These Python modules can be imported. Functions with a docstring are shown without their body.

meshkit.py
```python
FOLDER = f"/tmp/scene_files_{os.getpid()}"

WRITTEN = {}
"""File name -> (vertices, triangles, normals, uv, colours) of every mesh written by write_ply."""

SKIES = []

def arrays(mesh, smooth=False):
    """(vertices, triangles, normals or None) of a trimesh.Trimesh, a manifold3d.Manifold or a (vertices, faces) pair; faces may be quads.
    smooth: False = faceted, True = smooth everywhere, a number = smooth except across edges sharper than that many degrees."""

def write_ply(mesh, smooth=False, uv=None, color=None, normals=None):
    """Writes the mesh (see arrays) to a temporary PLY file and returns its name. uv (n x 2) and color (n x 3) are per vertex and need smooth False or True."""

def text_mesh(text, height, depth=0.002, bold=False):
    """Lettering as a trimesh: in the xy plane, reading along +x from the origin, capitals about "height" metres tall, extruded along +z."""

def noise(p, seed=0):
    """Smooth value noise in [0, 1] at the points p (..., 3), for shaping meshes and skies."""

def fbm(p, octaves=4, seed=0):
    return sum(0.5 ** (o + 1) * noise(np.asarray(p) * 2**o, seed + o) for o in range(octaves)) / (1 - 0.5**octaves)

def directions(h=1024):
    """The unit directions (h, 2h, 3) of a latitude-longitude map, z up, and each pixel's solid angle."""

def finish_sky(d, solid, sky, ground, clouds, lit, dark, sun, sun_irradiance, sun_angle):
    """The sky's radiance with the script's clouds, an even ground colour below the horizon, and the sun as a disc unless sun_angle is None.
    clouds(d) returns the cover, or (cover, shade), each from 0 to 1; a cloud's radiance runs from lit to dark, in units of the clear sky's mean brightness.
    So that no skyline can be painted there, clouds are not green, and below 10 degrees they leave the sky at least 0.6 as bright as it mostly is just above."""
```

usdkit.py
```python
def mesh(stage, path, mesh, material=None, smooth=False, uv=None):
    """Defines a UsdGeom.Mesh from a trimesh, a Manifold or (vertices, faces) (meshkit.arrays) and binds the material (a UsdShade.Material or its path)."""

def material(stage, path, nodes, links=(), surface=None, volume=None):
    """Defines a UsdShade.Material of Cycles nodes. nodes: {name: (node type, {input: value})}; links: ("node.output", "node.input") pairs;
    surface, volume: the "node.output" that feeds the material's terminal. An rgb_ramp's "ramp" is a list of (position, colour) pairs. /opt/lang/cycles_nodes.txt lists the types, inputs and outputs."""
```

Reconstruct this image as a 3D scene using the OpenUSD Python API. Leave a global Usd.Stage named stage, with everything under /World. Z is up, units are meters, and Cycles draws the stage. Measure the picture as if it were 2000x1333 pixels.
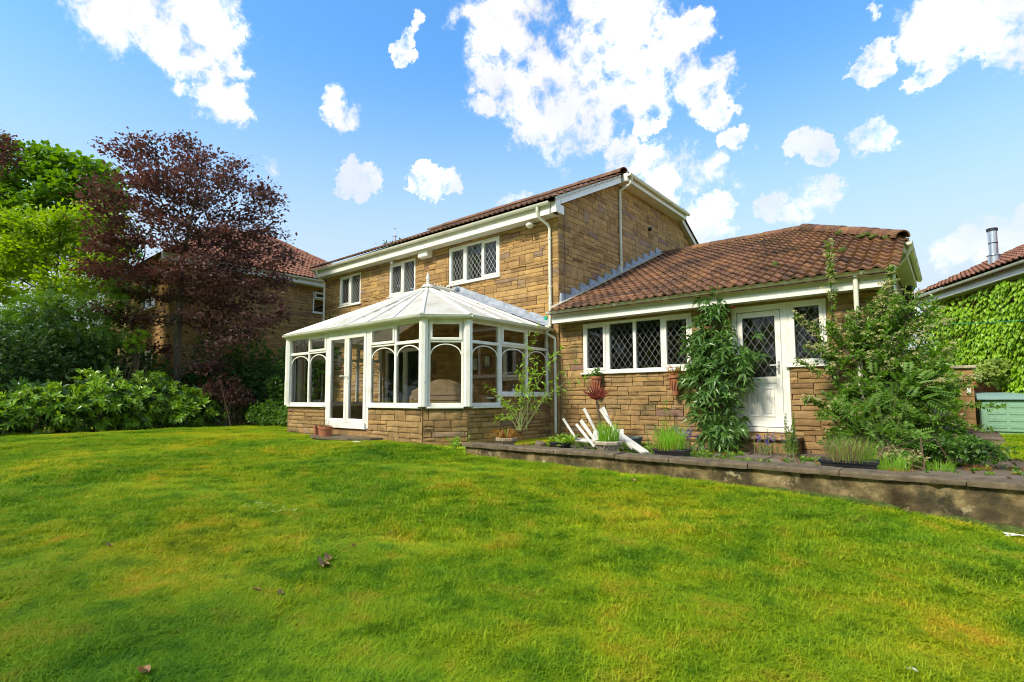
import math
import numpy as np
import trimesh
from scipy.spatial import cKDTree
from scipy.interpolate import RBFInterpolator
from shapely.geometry import Polygon, box as sbox
from pxr import Usd, UsdGeom, UsdLux, UsdShade, Gf, Sdf, Vt
import usdkit
from meshkit import noise as vnoise

stage = Usd.Stage.CreateInMemory()
UsdGeom.SetStageUpAxis(stage, 'Z')
UsdGeom.SetStageMetersPerUnit(stage, 1.0)
UsdGeom.Xform.Define(stage, '/World')
UsdGeom.Scope.Define(stage, '/World/Looks')
PI = math.pi

# ------------------------------------------------------------------ camera, sky, sun, exposure
CAM = np.array([6.5498, -9.498, 0.5434])
YAW, PITCH, ROLL = 0.692984, 0.077386, -0.0032
def camera_axes():
    cy, sy, cp, sp = math.cos(YAW), math.sin(YAW), math.cos(PITCH), math.sin(PITCH)
    F = np.array([-sy * cp, cy * cp, sp]); R = np.array([cy, sy, 0.0]); U = np.cross(R, F)
    c, s = math.cos(ROLL), math.sin(ROLL)
    return c * R + s * U, -s * R + c * U, F
CR, CU, CF = camera_axes()
cam = UsdGeom.Camera.Define(stage, '/World/camera')
cam.AddTransformOp().Set(Gf.Matrix4d(*CR, 0, *CU, 0, *(-CF), 0, *CAM, 1))
cam.CreateHorizontalApertureAttr(36.0)
cam.CreateVerticalApertureAttr(24.0)
cam.CreateFocalLengthAttr(1033.756 / 2000 * 36)
cam.CreateVerticalApertureOffsetAttr(31.46 / 2000 * 36)
cam.CreateClippingRangeAttr(Gf.Vec2f(0.05, 2000.0))
EXPOSURE, SKY, SUN = 2.0, 0.15, 0.36
cam.CreateExposureAttr(EXPOSURE)
SUN_DIR = np.array([-0.20, -0.98, 0.95]); SUN_DIR /= np.linalg.norm(SUN_DIR)
SUN_EL, SUN_ROT = math.asin(SUN_DIR[2]), math.atan2(SUN_DIR[0], SUN_DIR[1])

CLOUDS = [(-0.832,0.179,0.526,2.72),(-0.821,0.217,0.528,3.56),(-0.795,0.259,0.548,3.69),(-0.825,0.238,0.512,2.75),(-0.809,0.278,0.519,2.28),(-0.834,0.254,0.49,1.5),(-0.836,0.192,0.514,1.91),(-0.777,0.292,0.558,1.69),(-0.842,0.293,0.453,1.79),(-0.837,0.316,0.447,1.71),(-0.847,0.275,0.455,0.86),(-0.748,0.443,0.494,1.23),(-0.753,0.463,0.468,1.53),(-0.734,0.476,0.484,1.08),(-0.758,0.445,0.477,0.8),(-0.639,0.511,0.575,0.86),(-0.625,0.51,0.591,0.55),(-0.649,0.512,0.563,0.61),(-0.525,0.609,0.595,3.98),(-0.559,0.628,0.541,2.54),(-0.549,0.663,0.509,2.37),(-0.599,0.628,0.497,1.52),(-0.491,0.673,0.553,2.51),(-0.471,0.703,0.533,3.95),(-0.4,0.731,0.553,4.74),(-0.396,0.71,0.583,2.83),(-0.337,0.766,0.547,3.28),(-0.316,0.796,0.515,2.87),(-0.276,0.829,0.487,1.83),(-0.268,0.842,0.469,1.22),(-0.467,0.727,0.503,3.56),(-0.376,0.771,0.514,3.42),(-0.501,0.73,0.466,3.02),(-0.459,0.762,0.457,2.03),(-0.535,0.702,0.471,1.55),(-0.283,0.779,0.56,1.45),(-0.412,0.675,0.612,1.69),(-0.375,0.804,0.462,0.84),(-0.25,0.874,0.417,0.89),(-0.165,0.904,0.394,1.26),(-0.149,0.911,0.385,1.08),(-0.139,0.916,0.377,0.58),(-0.176,0.904,0.39,0.68),(-0.071,0.922,0.381,1.24),(-0.052,0.928,0.368,0.91),(-0.086,0.915,0.393,0.86),(-0.06,0.93,0.362,0.77),(-0.108,0.925,0.364,0.52),(-0.413,0.811,0.415,1.46),(-0.38,0.832,0.404,1.64),(-0.335,0.855,0.395,1.89),(-0.292,0.878,0.379,1.67),(-0.261,0.895,0.361,1.46),(-0.369,0.848,0.381,1.84),(-0.326,0.873,0.362,1.62),(-0.384,0.858,0.342,1.98),(-0.3,0.896,0.328,1.33),(-0.321,0.902,0.29,1.94),(-0.202,0.922,0.329,1.42),(-0.159,0.931,0.328,1.54),(-0.218,0.924,0.315,1.17),(-0.129,0.938,0.322,0.92),(-0.178,0.934,0.31,1.22),(-0.147,0.94,0.308,1.11),(0.02,0.868,0.497,2.47),(0.059,0.877,0.476,3.33),(0.085,0.875,0.476,2.9),(0.012,0.893,0.45,1.36),(0.036,0.888,0.458,1.81),(0.073,0.893,0.445,1.42),(-0.004,0.899,0.438,0.77),(-0.063,0.881,0.47,0.95),(-0.052,0.887,0.459,0.95),(-0.073,0.886,0.458,0.67),(-0.041,0.88,0.472,0.53),(-0.131,0.862,0.489,0.66),(-0.155,0.861,0.484,0.48),(-0.056,0.848,0.527,0.56),(0.005,0.976,0.216,1.34),(0.036,0.975,0.219,1.72),(0.067,0.973,0.222,1.79),(0.09,0.97,0.227,1.84),(0.004,0.98,0.199,1.35),(-0.838,0.386,0.385,1.41),(-0.824,0.415,0.385,0.99),(-0.763,0.521,0.382,0.97),(-0.778,0.507,0.372,0.87),(-0.754,0.539,0.376,0.78),(-0.773,0.516,0.37,0.87),(-0.681,0.62,0.388,0.95),(-0.697,0.61,0.378,0.7),(-0.675,0.632,0.381,0.71),(-0.723,0.576,0.381,0.69),(-0.596,0.719,0.357,1.55),(-0.572,0.736,0.362,1.03),(-0.958,0.092,0.272,1.2)]

def sky_material():
    n = {'tc': ('texture_coordinate', {}),
         'sky': ('sky_texture', {'sky_type': 'single_scattering', 'sun_disc': False, 'sun_elevation': SUN_EL, 'sun_rotation': SUN_ROT % (2 * PI), 'aerosol_density': 1.5, 'ozone_density': 3.0, 'air_density': 1.1}),
         'hs': ('hsv', {'saturation': 1.05, 'value': 1.0, 'fac': 1.0}),
         'tint': ('mix_color', {'blend_type': 'multiply', 'fac': 1.0, 'b': (0.30, 0.49, 0.58), 'use_clamp': False}),
         'sz': ('separate_xyz', {}), 'hz': ('map_range', {'range_type': 'smoothstep', 'from_min': 0.58, 'from_max': 0.10, 'to_min': 0.0, 'to_max': 1.0, 'clamp': True}), 'hazy': ('mix_color', {'b': (1.22, 1.38, 1.52), 'use_clamp': False}),
         'wn': ('noise_texture', {'scale': 13.0, 'detail': 9.0, 'roughness': 0.66}), 'ws': ('vector_math', {'math_type': 'subtract', 'vector2': (0.5, 0.5, 0.5)}), 'wk': ('vector_math', {'math_type': 'scale', 'scale': 0.115}), 'wa': ('vector_math', {'math_type': 'add'}), 'wu': ('vector_math', {'math_type': 'normalize'}),
         'n1': ('noise_texture', {'scale': 24.0, 'detail': 9.0, 'roughness': 0.66, 'distortion': 0.2}),
         'n2': ('noise_texture', {'scale': 7.0, 'detail': 5.0, 'roughness': 0.5}),
         'n3': ('noise_texture', {'scale': 2.4, 'detail': 6.0, 'roughness': 0.55})}
    L = [('sky.color', 'hs.color'), ('hs.color', 'tint.a'), ('tc.generated', 'sz.vector'), ('sz.z', 'hz.value'), ('hz.result', 'hazy.fac'), ('tint.result', 'hazy.a'), ('tc.generated', 'wn.vector'), ('wn.color', 'ws.vector1'), ('ws.vector', 'wk.vector1'), ('wk.vector', 'wa.vector1'), ('tc.generated', 'wa.vector2'), ('wa.vector', 'wu.vector1'), ('tc.generated', 'n1.vector'), ('tc.generated', 'n2.vector'), ('tc.generated', 'n3.vector')]
    last = None
    for i, (x, y, z, deg) in enumerate(CLOUDS):
        c = math.cos(math.radians(deg))
        n[f'd{i}'] = ('vector_math', {'math_type': 'dot_product', 'vector2': (x, y, z)})
        L.append(('wu.vector', f'd{i}.vector1'))
        k = 1.0 / (1.0 - c)
        n[f'm{i}'] = ('math', {'math_type': 'multiply_add', 'value2': k, 'value3': -c * k})
        L.append((f'd{i}.value', f'm{i}.value1'))
        if last is None:
            last = f'm{i}.value'
        else:
            n[f'x{i}'] = ('math', {'math_type': 'maximum'})
            L += [(last, f'x{i}.value1'), (f'm{i}.value', f'x{i}.value2')]
            last = f'x{i}.value'
    # elsewhere in the sky: scattered cumulus of the same kind
    n['fd'] = ('vector_math', {'math_type': 'dot_product', 'vector2': tuple(CF)})
    n['fm'] = ('map_range', {'from_min': 0.52, 'from_max': 0.40, 'to_min': -3.0, 'to_max': 0.0, 'clamp': True})
    n['g1'] = ('map_range', {'from_min': 0.44, 'from_max': 0.60, 'to_min': -0.8, 'to_max': 0.9, 'clamp': True})
    n['g2'] = ('math', {'math_type': 'add'})
    n['gx'] = ('math', {'math_type': 'maximum'})
    L += [('tc.generated', 'fd.vector1'), ('fd.value', 'fm.value'), ('n3.fac', 'g1.value'), ('g1.result', 'g2.value1'), ('fm.result', 'g2.value2'), (last, 'gx.value1'), ('g2.value', 'gx.value2')]
    # ragged edge: blob field + fine noise
    n['cl'] = ('map_range', {'from_min': -3.0, 'from_max': 0.75, 'to_min': -3.0, 'to_max': 0.75, 'clamp': True})
    n['e1'] = ('math', {'math_type': 'multiply_add', 'value2': 5.2, 'value3': -2.15})
    n['sum'] = ('math', {'math_type': 'add'})
    n['cov'] = ('map_range', {'range_type': 'smoothstep', 'from_min': -0.2, 'from_max': 1.35, 'to_min': 0.0, 'to_max': 1.0, 'clamp': True})
    L += [('gx.value', 'cl.value'), ('n1.fac', 'e1.value1'), ('cl.result', 'sum.value1'), ('e1.value', 'sum.value2'), ('sum.value', 'cov.value')]
    n['shade'] = ('rgb_ramp', {'ramp': [(0.36, (1.5, 1.54, 1.62)), (0.46, (1.75, 1.75, 1.76)), (0.57, (2.3, 2.28, 2.22))]})
    n['hv'] = ('map_range', {'from_min': 0.0, 'from_max': 1.0, 'to_min': 1.0, 'to_max': 0.5, 'clamp': True}); n['hk'] = ('math', {'math_type': 'multiply'}); L.append(('hz.result', 'hv.value'))
    n['pw'] = ('math', {'math_type': 'power', 'value2': 1.6}); L.append(('cov.result', 'pw.value1'))
    n['mx'] = ('mix_color', {'blend_type': 'mix', 'use_clamp': False})
    n['bg'] = ('background_shader', {'strength': SKY})
    L += [('n2.fac', 'shade.fac'), ('hv.result', 'hk.value1'), ('pw.value', 'hk.value2'), ('hk.value', 'mx.fac'), ('hazy.result', 'mx.a'), ('shade.color', 'mx.b'), ('mx.result', 'bg.color')]
    return usdkit.material(stage, '/World/Looks/sky_look', n, L, surface='bg.background')

dome = UsdLux.DomeLight.Define(stage, '/World/sky')
dome.GetPrim().SetCustomDataByKey('kind', 'structure')
UsdShade.MaterialBindingAPI.Apply(dome.GetPrim()).Bind(sky_material())
sun = UsdLux.DistantLight.Define(stage, '/World/sun')
sun.CreateIntensityAttr(SUN); sun.CreateAngleAttr(10.0); sun.CreateNormalizeAttr(True)
sun.CreateColorAttr(Gf.Vec3f(1.0, 0.90, 0.74))
_s = SUN_DIR; _r = np.cross([0, 0, 1.0], _s); _r /= np.linalg.norm(_r); _u = np.cross(_s, _r)
sun.AddTransformOp().Set(Gf.Matrix4d(*_r, 0, *_u, 0, *_s, 0, 0, 0, 40, 1))

# ------------------------------------------------------------------ materials
def look(name, base, cols=None, scale=6.0, detail=4.0, rough=0.6, bump=0.0, bump_scale=60.0, by='noise', vary=0.0, spec=0.4,
         stain=None, translucent=0.0, metallic=0.0, transl_col=None, bdist=0.01, coat=0.0, stretch=None):
    """Principled look. by: noise (world position), tone (the mesh's primvar), island (each leaf). vary: noise modulation on top. stain: (colour, scale, low, high)."""
    n = {'p': ('principled_bsdf', {'roughness': rough, 'specular_ior_level': spec, 'metallic': metallic, 'base_color': base if base else (0.5, 0.5, 0.5)}),
         'g': ('geometry', {})}
    L = []
    pos = 'g.position'
    if stretch:
        n['mp'] = ('mapping', {'scale': stretch}); L.append((pos, 'mp.vector')); pos = 'mp.vector'
    out = None
    if cols:
        n['r'] = ('rgb_ramp', {'ramp': cols})
        if by == 'noise':
            n['nz'] = ('noise_texture', {'scale': scale, 'detail': detail, 'roughness': 0.6}); L += [(pos, 'nz.vector'), ('nz.fac', 'r.fac')]
        elif by == 'tone':
            n['at'] = ('attribute', {'attribute': 'tone'}); L.append(('at.fac', 'r.fac'))
        elif by == 'island':
            L.append(('g.random_per_island', 'r.fac'))
        out = 'r.color'
    if vary and out:
        n['vn'] = ('noise_texture', {'scale': scale, 'detail': 5.0, 'roughness': 0.65}); L.append((pos, 'vn.vector'))
        n['vr'] = ('map_range', {'from_min': 0.25, 'from_max': 0.75, 'to_min': 1 - vary, 'to_max': 1 + vary, 'clamp': False}); L.append(('vn.fac', 'vr.value'))
        n['vc'] = ('combine_color', {}); L += [('vr.result', 'vc.r'), ('vr.result', 'vc.g'), ('vr.result', 'vc.b')]
        n['vm'] = ('mix_color', {'blend_type': 'multiply', 'fac': 1.0, 'use_clamp': False}); L += [(out, 'vm.a'), ('vc.color', 'vm.b')]
        out = 'vm.result'
    for k, (col, sc, lo, hi) in enumerate(stain or []):
        n[f'sn{k}'] = ('noise_texture', {'scale': sc, 'detail': 6.0, 'roughness': 0.68}); L.append((pos, f'sn{k}.vector'))
        n[f'sr{k}'] = ('map_range', {'from_min': lo, 'from_max': hi, 'clamp': True}); L.append((f'sn{k}.fac', f'sr{k}.value'))
        n[f'sm{k}'] = ('mix_color', {'b': col, 'use_clamp': False, 'a': base if base else (0.5, 0.5, 0.5)})
        L.append((f'sr{k}.result', f'sm{k}.fac'))
        if out: L.append((out, f'sm{k}.a'))
        out = f'sm{k}.result'
    if out: L.append((out, 'p.base_color'))
    if bump:
        n['bn'] = ('noise_texture', {'scale': bump_scale, 'detail': 6.0, 'roughness': 0.65}); L.append(('g.position', 'bn.vector'))
        n['b'] = ('bump', {'strength': bump, 'distance': bdist}); L += [('bn.fac', 'b.height'), ('b.normal', 'p.normal')]
    surf = 'p.BSDF'
    if translucent:
        n['t'] = ('translucent_bsdf', {'color': transl_col or (0.3, 0.4, 0.05)})
        if out and transl_col is None:
            n['th'] = ('hsv', {'saturation': 1.15, 'value': 1.7, 'hue': 0.49}); L += [(out, 'th.color'), ('th.color', 't.color')]
        n['mx'] = ('mix_closure', {'fac': translucent}); L += [('p.BSDF', 'mx.closure1'), ('t.BSDF', 'mx.closure2')]
        surf = 'mx.closure'
    return usdkit.material(stage, '/World/Looks/' + name, n, L, surface=surf)

def glass_look(name, tint=(0.86, 0.9, 0.88), ior=1.5):
    n = {'t': ('transparent_bsdf', {'color': tint}), 'g': ('glossy_bsdf', {'color': (0.95, 0.97, 1.0), 'roughness': 0.0, 'distribution': 'ggx'}),
         'f': ('fresnel', {'IOR': ior}), 'm': ('mix_closure', {}),
         'ge': ('geometry', {}), 'nz': ('noise_texture', {'scale': 1.3, 'detail': 1.0}), 'b': ('bump', {'strength': 0.06, 'distance': 0.02})}
    L = [('f.fac', 'm.fac'), ('t.BSDF', 'm.closure1'), ('g.BSDF', 'm.closure2'), ('ge.position', 'nz.vector'), ('nz.fac', 'b.height'), ('b.normal', 'g.normal')]
    return usdkit.material(stage, '/World/Looks/' + name, n, L, surface='m.closure')

G = {}
STONE = [(0.0, (0.181, 0.108, 0.052)), (0.12, (0.251, 0.149, 0.064)), (0.35, (0.33, 0.199, 0.08)), (0.6, (0.378, 0.238, 0.102)), (0.8, (0.411, 0.248, 0.087)), (0.92, (0.294, 0.193, 0.112)), (0.98, (0.224, 0.155, 0.109)), (1.0, (0.256, 0.144, 0.1))]
G['stone'] = look('sandstone', None, STONE, scale=5.0, rough=0.9, bump=0.9, bump_scale=45, by='tone', vary=0.30, spec=0.15, bdist=0.015, stain=[((0.15, 0.115, 0.07), 1.3, 0.56, 0.78)])
DARKST = [(p, (c[0] * 0.88, c[1] * 0.90, c[2] * 0.95)) for p, c in STONE]
G['stone_damp'] = look('weathered_sandstone', None, DARKST, scale=5.0, rough=0.9, bump=0.9, bump_scale=45, by='tone', vary=0.34, spec=0.15, bdist=0.015, stain=[((0.10, 0.09, 0.045), 1.6, 0.52, 0.72)])
G['mortar'] = look('mortar', None, [(0.3, (0.27, 0.185, 0.085)), (0.7, (0.36, 0.26, 0.13))], scale=9, rough=0.95, bump=0.4, bump_scale=120, spec=0.1)
G['tile'] = look('lichened_roof_tile', None, [(0.0, (0.075, 0.042, 0.030)), (0.4, (0.135, 0.070, 0.045)), (0.75, (0.19, 0.090, 0.052)), (1.0, (0.25, 0.12, 0.06))], scale=7.0, rough=0.9, bump=0.6, bump_scale=70, by='tone', vary=0.3, spec=0.15,
                 stain=[((0.21, 0.11, 0.036), 1.7, 0.50, 0.74), ((0.33, 0.21, 0.08), 14.0, 0.54, 0.70), ((0.055, 0.036, 0.028), 0.9, 0.52, 0.68)])
G['tile_clean'] = look('red_roof_tile', None, [(0.0, (0.16, 0.070, 0.045)), (1.0, (0.25, 0.115, 0.07))], scale=7.0, rough=0.85, bump=0.4, bump_scale=70, by='tone', vary=0.25, spec=0.2)
G['tile_brown'] = look('brown_roof_tile', None, [(0.0, (0.12, 0.065, 0.045)), (1.0, (0.20, 0.11, 0.07))], scale=7.0, rough=0.9, bump=0.5, bump_scale=70, by='tone', vary=0.3, spec=0.15, stain=[((0.25, 0.19, 0.06), 3.0, 0.58, 0.72)])
G['pvc'] = look('white_upvc', (0.72, 0.70, 0.64), rough=0.32, spec=0.5, stain=[((0.55, 0.53, 0.42), 3.6, 0.48, 0.78), ((0.38, 0.37, 0.26), 9.0, 0.62, 0.80)])
G['pvc_old'] = look('greyed_white_board', (0.62, 0.60, 0.50), rough=0.45, spec=0.4, stain=[((0.44, 0.44, 0.34), 3.0, 0.5, 0.85)])
G['barge'] = look('mould_streaked_white_board', (0.74, 0.745, 0.72), rough=0.5, spec=0.35, stain=[((0.16, 0.16, 0.13), 5.0, 0.60, 0.72)], stretch=(2.4, 2.4, 0.9))
G['gutter'] = look('white_gutter', (0.62, 0.60, 0.49), rough=0.38, spec=0.45, stain=[((0.40, 0.40, 0.29), 2.6, 0.5, 0.85)])
G['glass'] = glass_look('window_glass', (0.84, 0.86, 0.85), 1.55)
G['glass_c'] = glass_look('conservatory_glass', (0.92, 0.94, 0.93), 1.42)
G['lead'] = look('window_leading', (0.17, 0.17, 0.17), rough=0.5, metallic=0.3)
G['lead_far'] = look('pale_window_leading', (0.36, 0.36, 0.35), rough=0.5)
G['dark'] = look('dark_rubber', (0.02, 0.02, 0.022), rough=0.55)
G['metal'] = look('brushed_metal', (0.62, 0.63, 0.64), rough=0.3, metallic=0.9)
G['flash'] = look('lead_flashing', None, [(0.3, (0.20, 0.23, 0.27)), (0.7, (0.38, 0.41, 0.46))], scale=7, rough=0.55, metallic=0.25, bump=0.5, bump_scale=14, bdist=0.02)
G['poly'] = look('opal_polycarbonate', (0.78, 0.755, 0.68), rough=0.35, spec=0.4, translucent=0.35, transl_col=(0.7, 0.68, 0.6), stain=[((0.58, 0.53, 0.41), 2.6, 0.48, 0.70), ((0.26, 0.22, 0.13), 8.0, 0.60, 0.74)])
G['grime'] = look('brown_roof_grime', (0.20, 0.13, 0.07), rough=0.9)
G['room'] = look('room_plaster', (0.20, 0.17, 0.13), rough=0.9)
G['curtain'] = look('pale_curtain', (0.30, 0.28, 0.24), rough=0.9)
G['curtain_warm'] = look('brown_curtain', (0.12, 0.08, 0.06), rough=0.9)
G['floor'] = look('quarry_tile_floor', None, [(0.3, (0.20, 0.10, 0.06)), (0.7, (0.27, 0.15, 0.09))], scale=3, rough=0.6)
G['wood'] = look('grey_timber_boards', None, [(0.3, (0.24, 0.20, 0.12)), (0.7, (0.36, 0.31, 0.20))], scale=4, rough=0.8, bump=0.3, bump_scale=30, stretch=(6, 6, 0.6))
G['black'] = look('black_plastic', (0.016, 0.016, 0.018), rough=0.42, spec=0.4)
G['green_pl'] = look('dark_teal_plastic', (0.05, 0.085, 0.085), rough=0.5)
G['terra'] = look('terracotta', None, [(0.3, (0.25, 0.085, 0.04)), (0.7, (0.36, 0.135, 0.06))], scale=8, rough=0.85, bump=0.3, bump_scale=50, stain=[((0.16, 0.09, 0.05), 7, 0.56, 0.75)])
G['caststone'] = look('cast_stone', None, [(0.3, (0.34, 0.29, 0.20)), (0.7, (0.47, 0.41, 0.30))], scale=9, rough=0.92, bump=0.4, bump_scale=70, stain=[((0.17, 0.15, 0.09), 6, 0.55, 0.75)])
G['soil'] = look('soil', None, [(0.3, (0.035, 0.024, 0.014)), (0.7, (0.09, 0.06, 0.032))], scale=14, rough=1.0, bump=1.0, bump_scale=40, bdist=0.03, spec=0.1)
G['render'] = look('stained_render', None, [(0.36, (0.04, 0.030, 0.016)), (0.48, (0.10, 0.075, 0.036)), (0.57, (0.19, 0.142, 0.068)), (0.70, (0.33, 0.255, 0.13))], scale=3.4, detail=7, rough=0.95, bump=0.8, bump_scale=22, bdist=0.02, spec=0.1,
                   stain=[((0.045, 0.040, 0.024), 2.4, 0.50, 0.64), ((0.38, 0.31, 0.18), 5.0, 0.60, 0.72), ((0.04, 0.05, 0.015), 4.0, 0.60, 0.72)])
G['coping'] = look('coping_stone', None, [(0.25, (0.075, 0.058, 0.038)), (0.6, (0.16, 0.125, 0.082)), (0.8, (0.25, 0.20, 0.135))], scale=9, detail=7, rough=0.95, bump=0.9, bump_scale=60, bdist=0.012, spec=0.1, stain=[((0.06, 0.055, 0.04), 5, 0.55, 0.7)])
G['slab'] = look('paving_slab', None, [(0.0, (0.095, 0.072, 0.054)), (1.0, (0.16, 0.125, 0.092))], scale=5, rough=0.9, bump=0.5, bump_scale=60, by='tone', vary=0.3, spec=0.2, stain=[((0.05, 0.05, 0.03), 3.0, 0.55, 0.72)])
G['moss'] = look('moss', None, [(0.3, (0.035, 0.055, 0.012)), (0.7, (0.10, 0.13, 0.03))], scale=20, rough=1.0, bump=1.0, bump_scale=90, spec=0.1)
G['wicker'] = look('wicker', None, [(0.3, (0.30, 0.175, 0.075)), (0.7, (0.50, 0.33, 0.16))], scale=40, rough=0.7, bump=0.8, bump_scale=90)
G['cushion'] = look('pale_cushion', (0.55, 0.50, 0.40), rough=0.9)
G['chairpl'] = look('weathered_white_plastic', (0.56, 0.54, 0.49), rough=0.4, spec=0.4, stain=[((0.30, 0.27, 0.21), 6, 0.50, 0.72)])
G['mint'] = look('mint_green_paint', (0.19, 0.35, 0.24), rough=0.5, stain=[((0.13, 0.24, 0.16), 2.0, 0.5, 0.8)])
G['mint_lid'] = look('blue_green_lid', (0.22, 0.36, 0.35), rough=0.5)
G['brick'] = look('red_brick', None, [(0.0, (0.28, 0.10, 0.06)), (1.0, (0.42, 0.16, 0.08))], by='tone', scale=9, vary=0.2, rough=0.9, bump=0.4, bump_scale=60)
G['bark'] = look('tree_bark', None, [(0.3, (0.060, 0.046, 0.034)), (0.7, (0.14, 0.11, 0.08))], scale=9, rough=0.95, bump=0.9, bump_scale=22, bdist=0.03, spec=0.1, stretch=(1, 1, 0.3))
G['stem'] = look('brown_stem', (0.12, 0.08, 0.045), rough=0.8)
G['greenstem'] = look('green_stem', (0.14, 0.17, 0.05), rough=0.7)
G['wire'] = look('green_line', (0.01, 0.30, 0.17), rough=0.5)
G['cable'] = look('black_cable', (0.015, 0.015, 0.015), rough=0.6)
G['paper'] = look('white_paper', (0.75, 0.74, 0.70), rough=0.8)
G['deadleaf'] = look('dead_leaf', None, [(0.3, (0.20, 0.09, 0.04)), (0.7, (0.40, 0.24, 0.13))], scale=30, rough=0.8)
G['owl'] = look('dark_ornament', (0.10, 0.08, 0.06), rough=0.5)
G['owl_l'] = look('pale_ornament', (0.50, 0.45, 0.36), rough=0.5)
G['art'] = look('picture_print', None, [(0.3, (0.30, 0.30, 0.26)), (0.6, (0.55, 0.54, 0.48))], scale=9, rough=0.6)

def leaf_look(name, a, b, c, tr=0.3, rough=0.45, spec=0.4, d=None):
    cols = [(0.0, a), (0.5, b), (0.9, c), (1.0, d or c)]
    G[name] = look(name, None, cols, by='island', rough=rough, translucent=tr, spec=spec, vary=0.30, scale=1.6)
leaf_look('beech_leaf', (0.094, 0.044, 0.033), (0.171, 0.088, 0.062), (0.242, 0.138, 0.094), tr=0.36, rough=0.55, spec=0.3, d=(0.352, 0.176, 0.055))
leaf_look('sycamore_leaf', (0.111, 0.214, 0.024), (0.191, 0.338, 0.033), (0.294, 0.455, 0.044), tr=0.38)
leaf_look('elder_leaf', (0.206, 0.323, 0.026), (0.323, 0.455, 0.035), (0.485, 0.588, 0.052), tr=0.42)
leaf_look('rowan_leaf', (0.111, 0.214, 0.029), (0.176, 0.302, 0.041), (0.264, 0.411, 0.053), tr=0.3)
leaf_look('laurel_leaf', (0.220, 0.367, 0.033), (0.367, 0.514, 0.044), (0.529, 0.620, 0.066), tr=0.30, rough=0.30, spec=0.55)
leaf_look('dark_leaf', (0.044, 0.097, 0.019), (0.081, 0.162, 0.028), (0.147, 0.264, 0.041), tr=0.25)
leaf_look('mid_leaf', (0.081, 0.176, 0.020), (0.147, 0.279, 0.029), (0.235, 0.382, 0.041), tr=0.33)
leaf_look('climber_leaf', (0.081, 0.169, 0.029), (0.147, 0.264, 0.038), (0.264, 0.382, 0.050), tr=0.28, rough=0.33, spec=0.5)
leaf_look('pyracantha_leaf', (0.111, 0.214, 0.020), (0.220, 0.353, 0.029), (0.382, 0.499, 0.047), tr=0.32, rough=0.35)
leaf_look('ivy_leaf', (0.264, 0.441, 0.024), (0.411, 0.588, 0.033), (0.588, 0.620, 0.047), tr=0.35, rough=0.4)
leaf_look('pale_leaf', (0.294, 0.382, 0.088), (0.470, 0.558, 0.132), (0.620, 0.620, 0.264), tr=0.35)
leaf_look('shoot_leaf', (0.206, 0.338, 0.029), (0.323, 0.485, 0.044), (0.455, 0.617, 0.059), tr=0.4)
leaf_look('blade', (0.191, 0.367, 0.029), (0.294, 0.499, 0.044), (0.441, 0.620, 0.073), tr=0.4)
leaf_look('straw', (0.257, 0.198, 0.089), (0.356, 0.287, 0.129), (0.436, 0.366, 0.178), tr=0.35)
leaf_look('rust_leaf', (0.268, 0.125, 0.026), (0.357, 0.214, 0.054), (0.321, 0.268, 0.063), tr=0.35)
leaf_look('red_leaf', (0.187, 0.044, 0.026), (0.308, 0.083, 0.040), (0.418, 0.143, 0.066), tr=0.3)
leaf_look('blossom', (0.396, 0.369, 0.162), (0.495, 0.459, 0.243), (0.594, 0.558, 0.342), tr=0.3)
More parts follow.
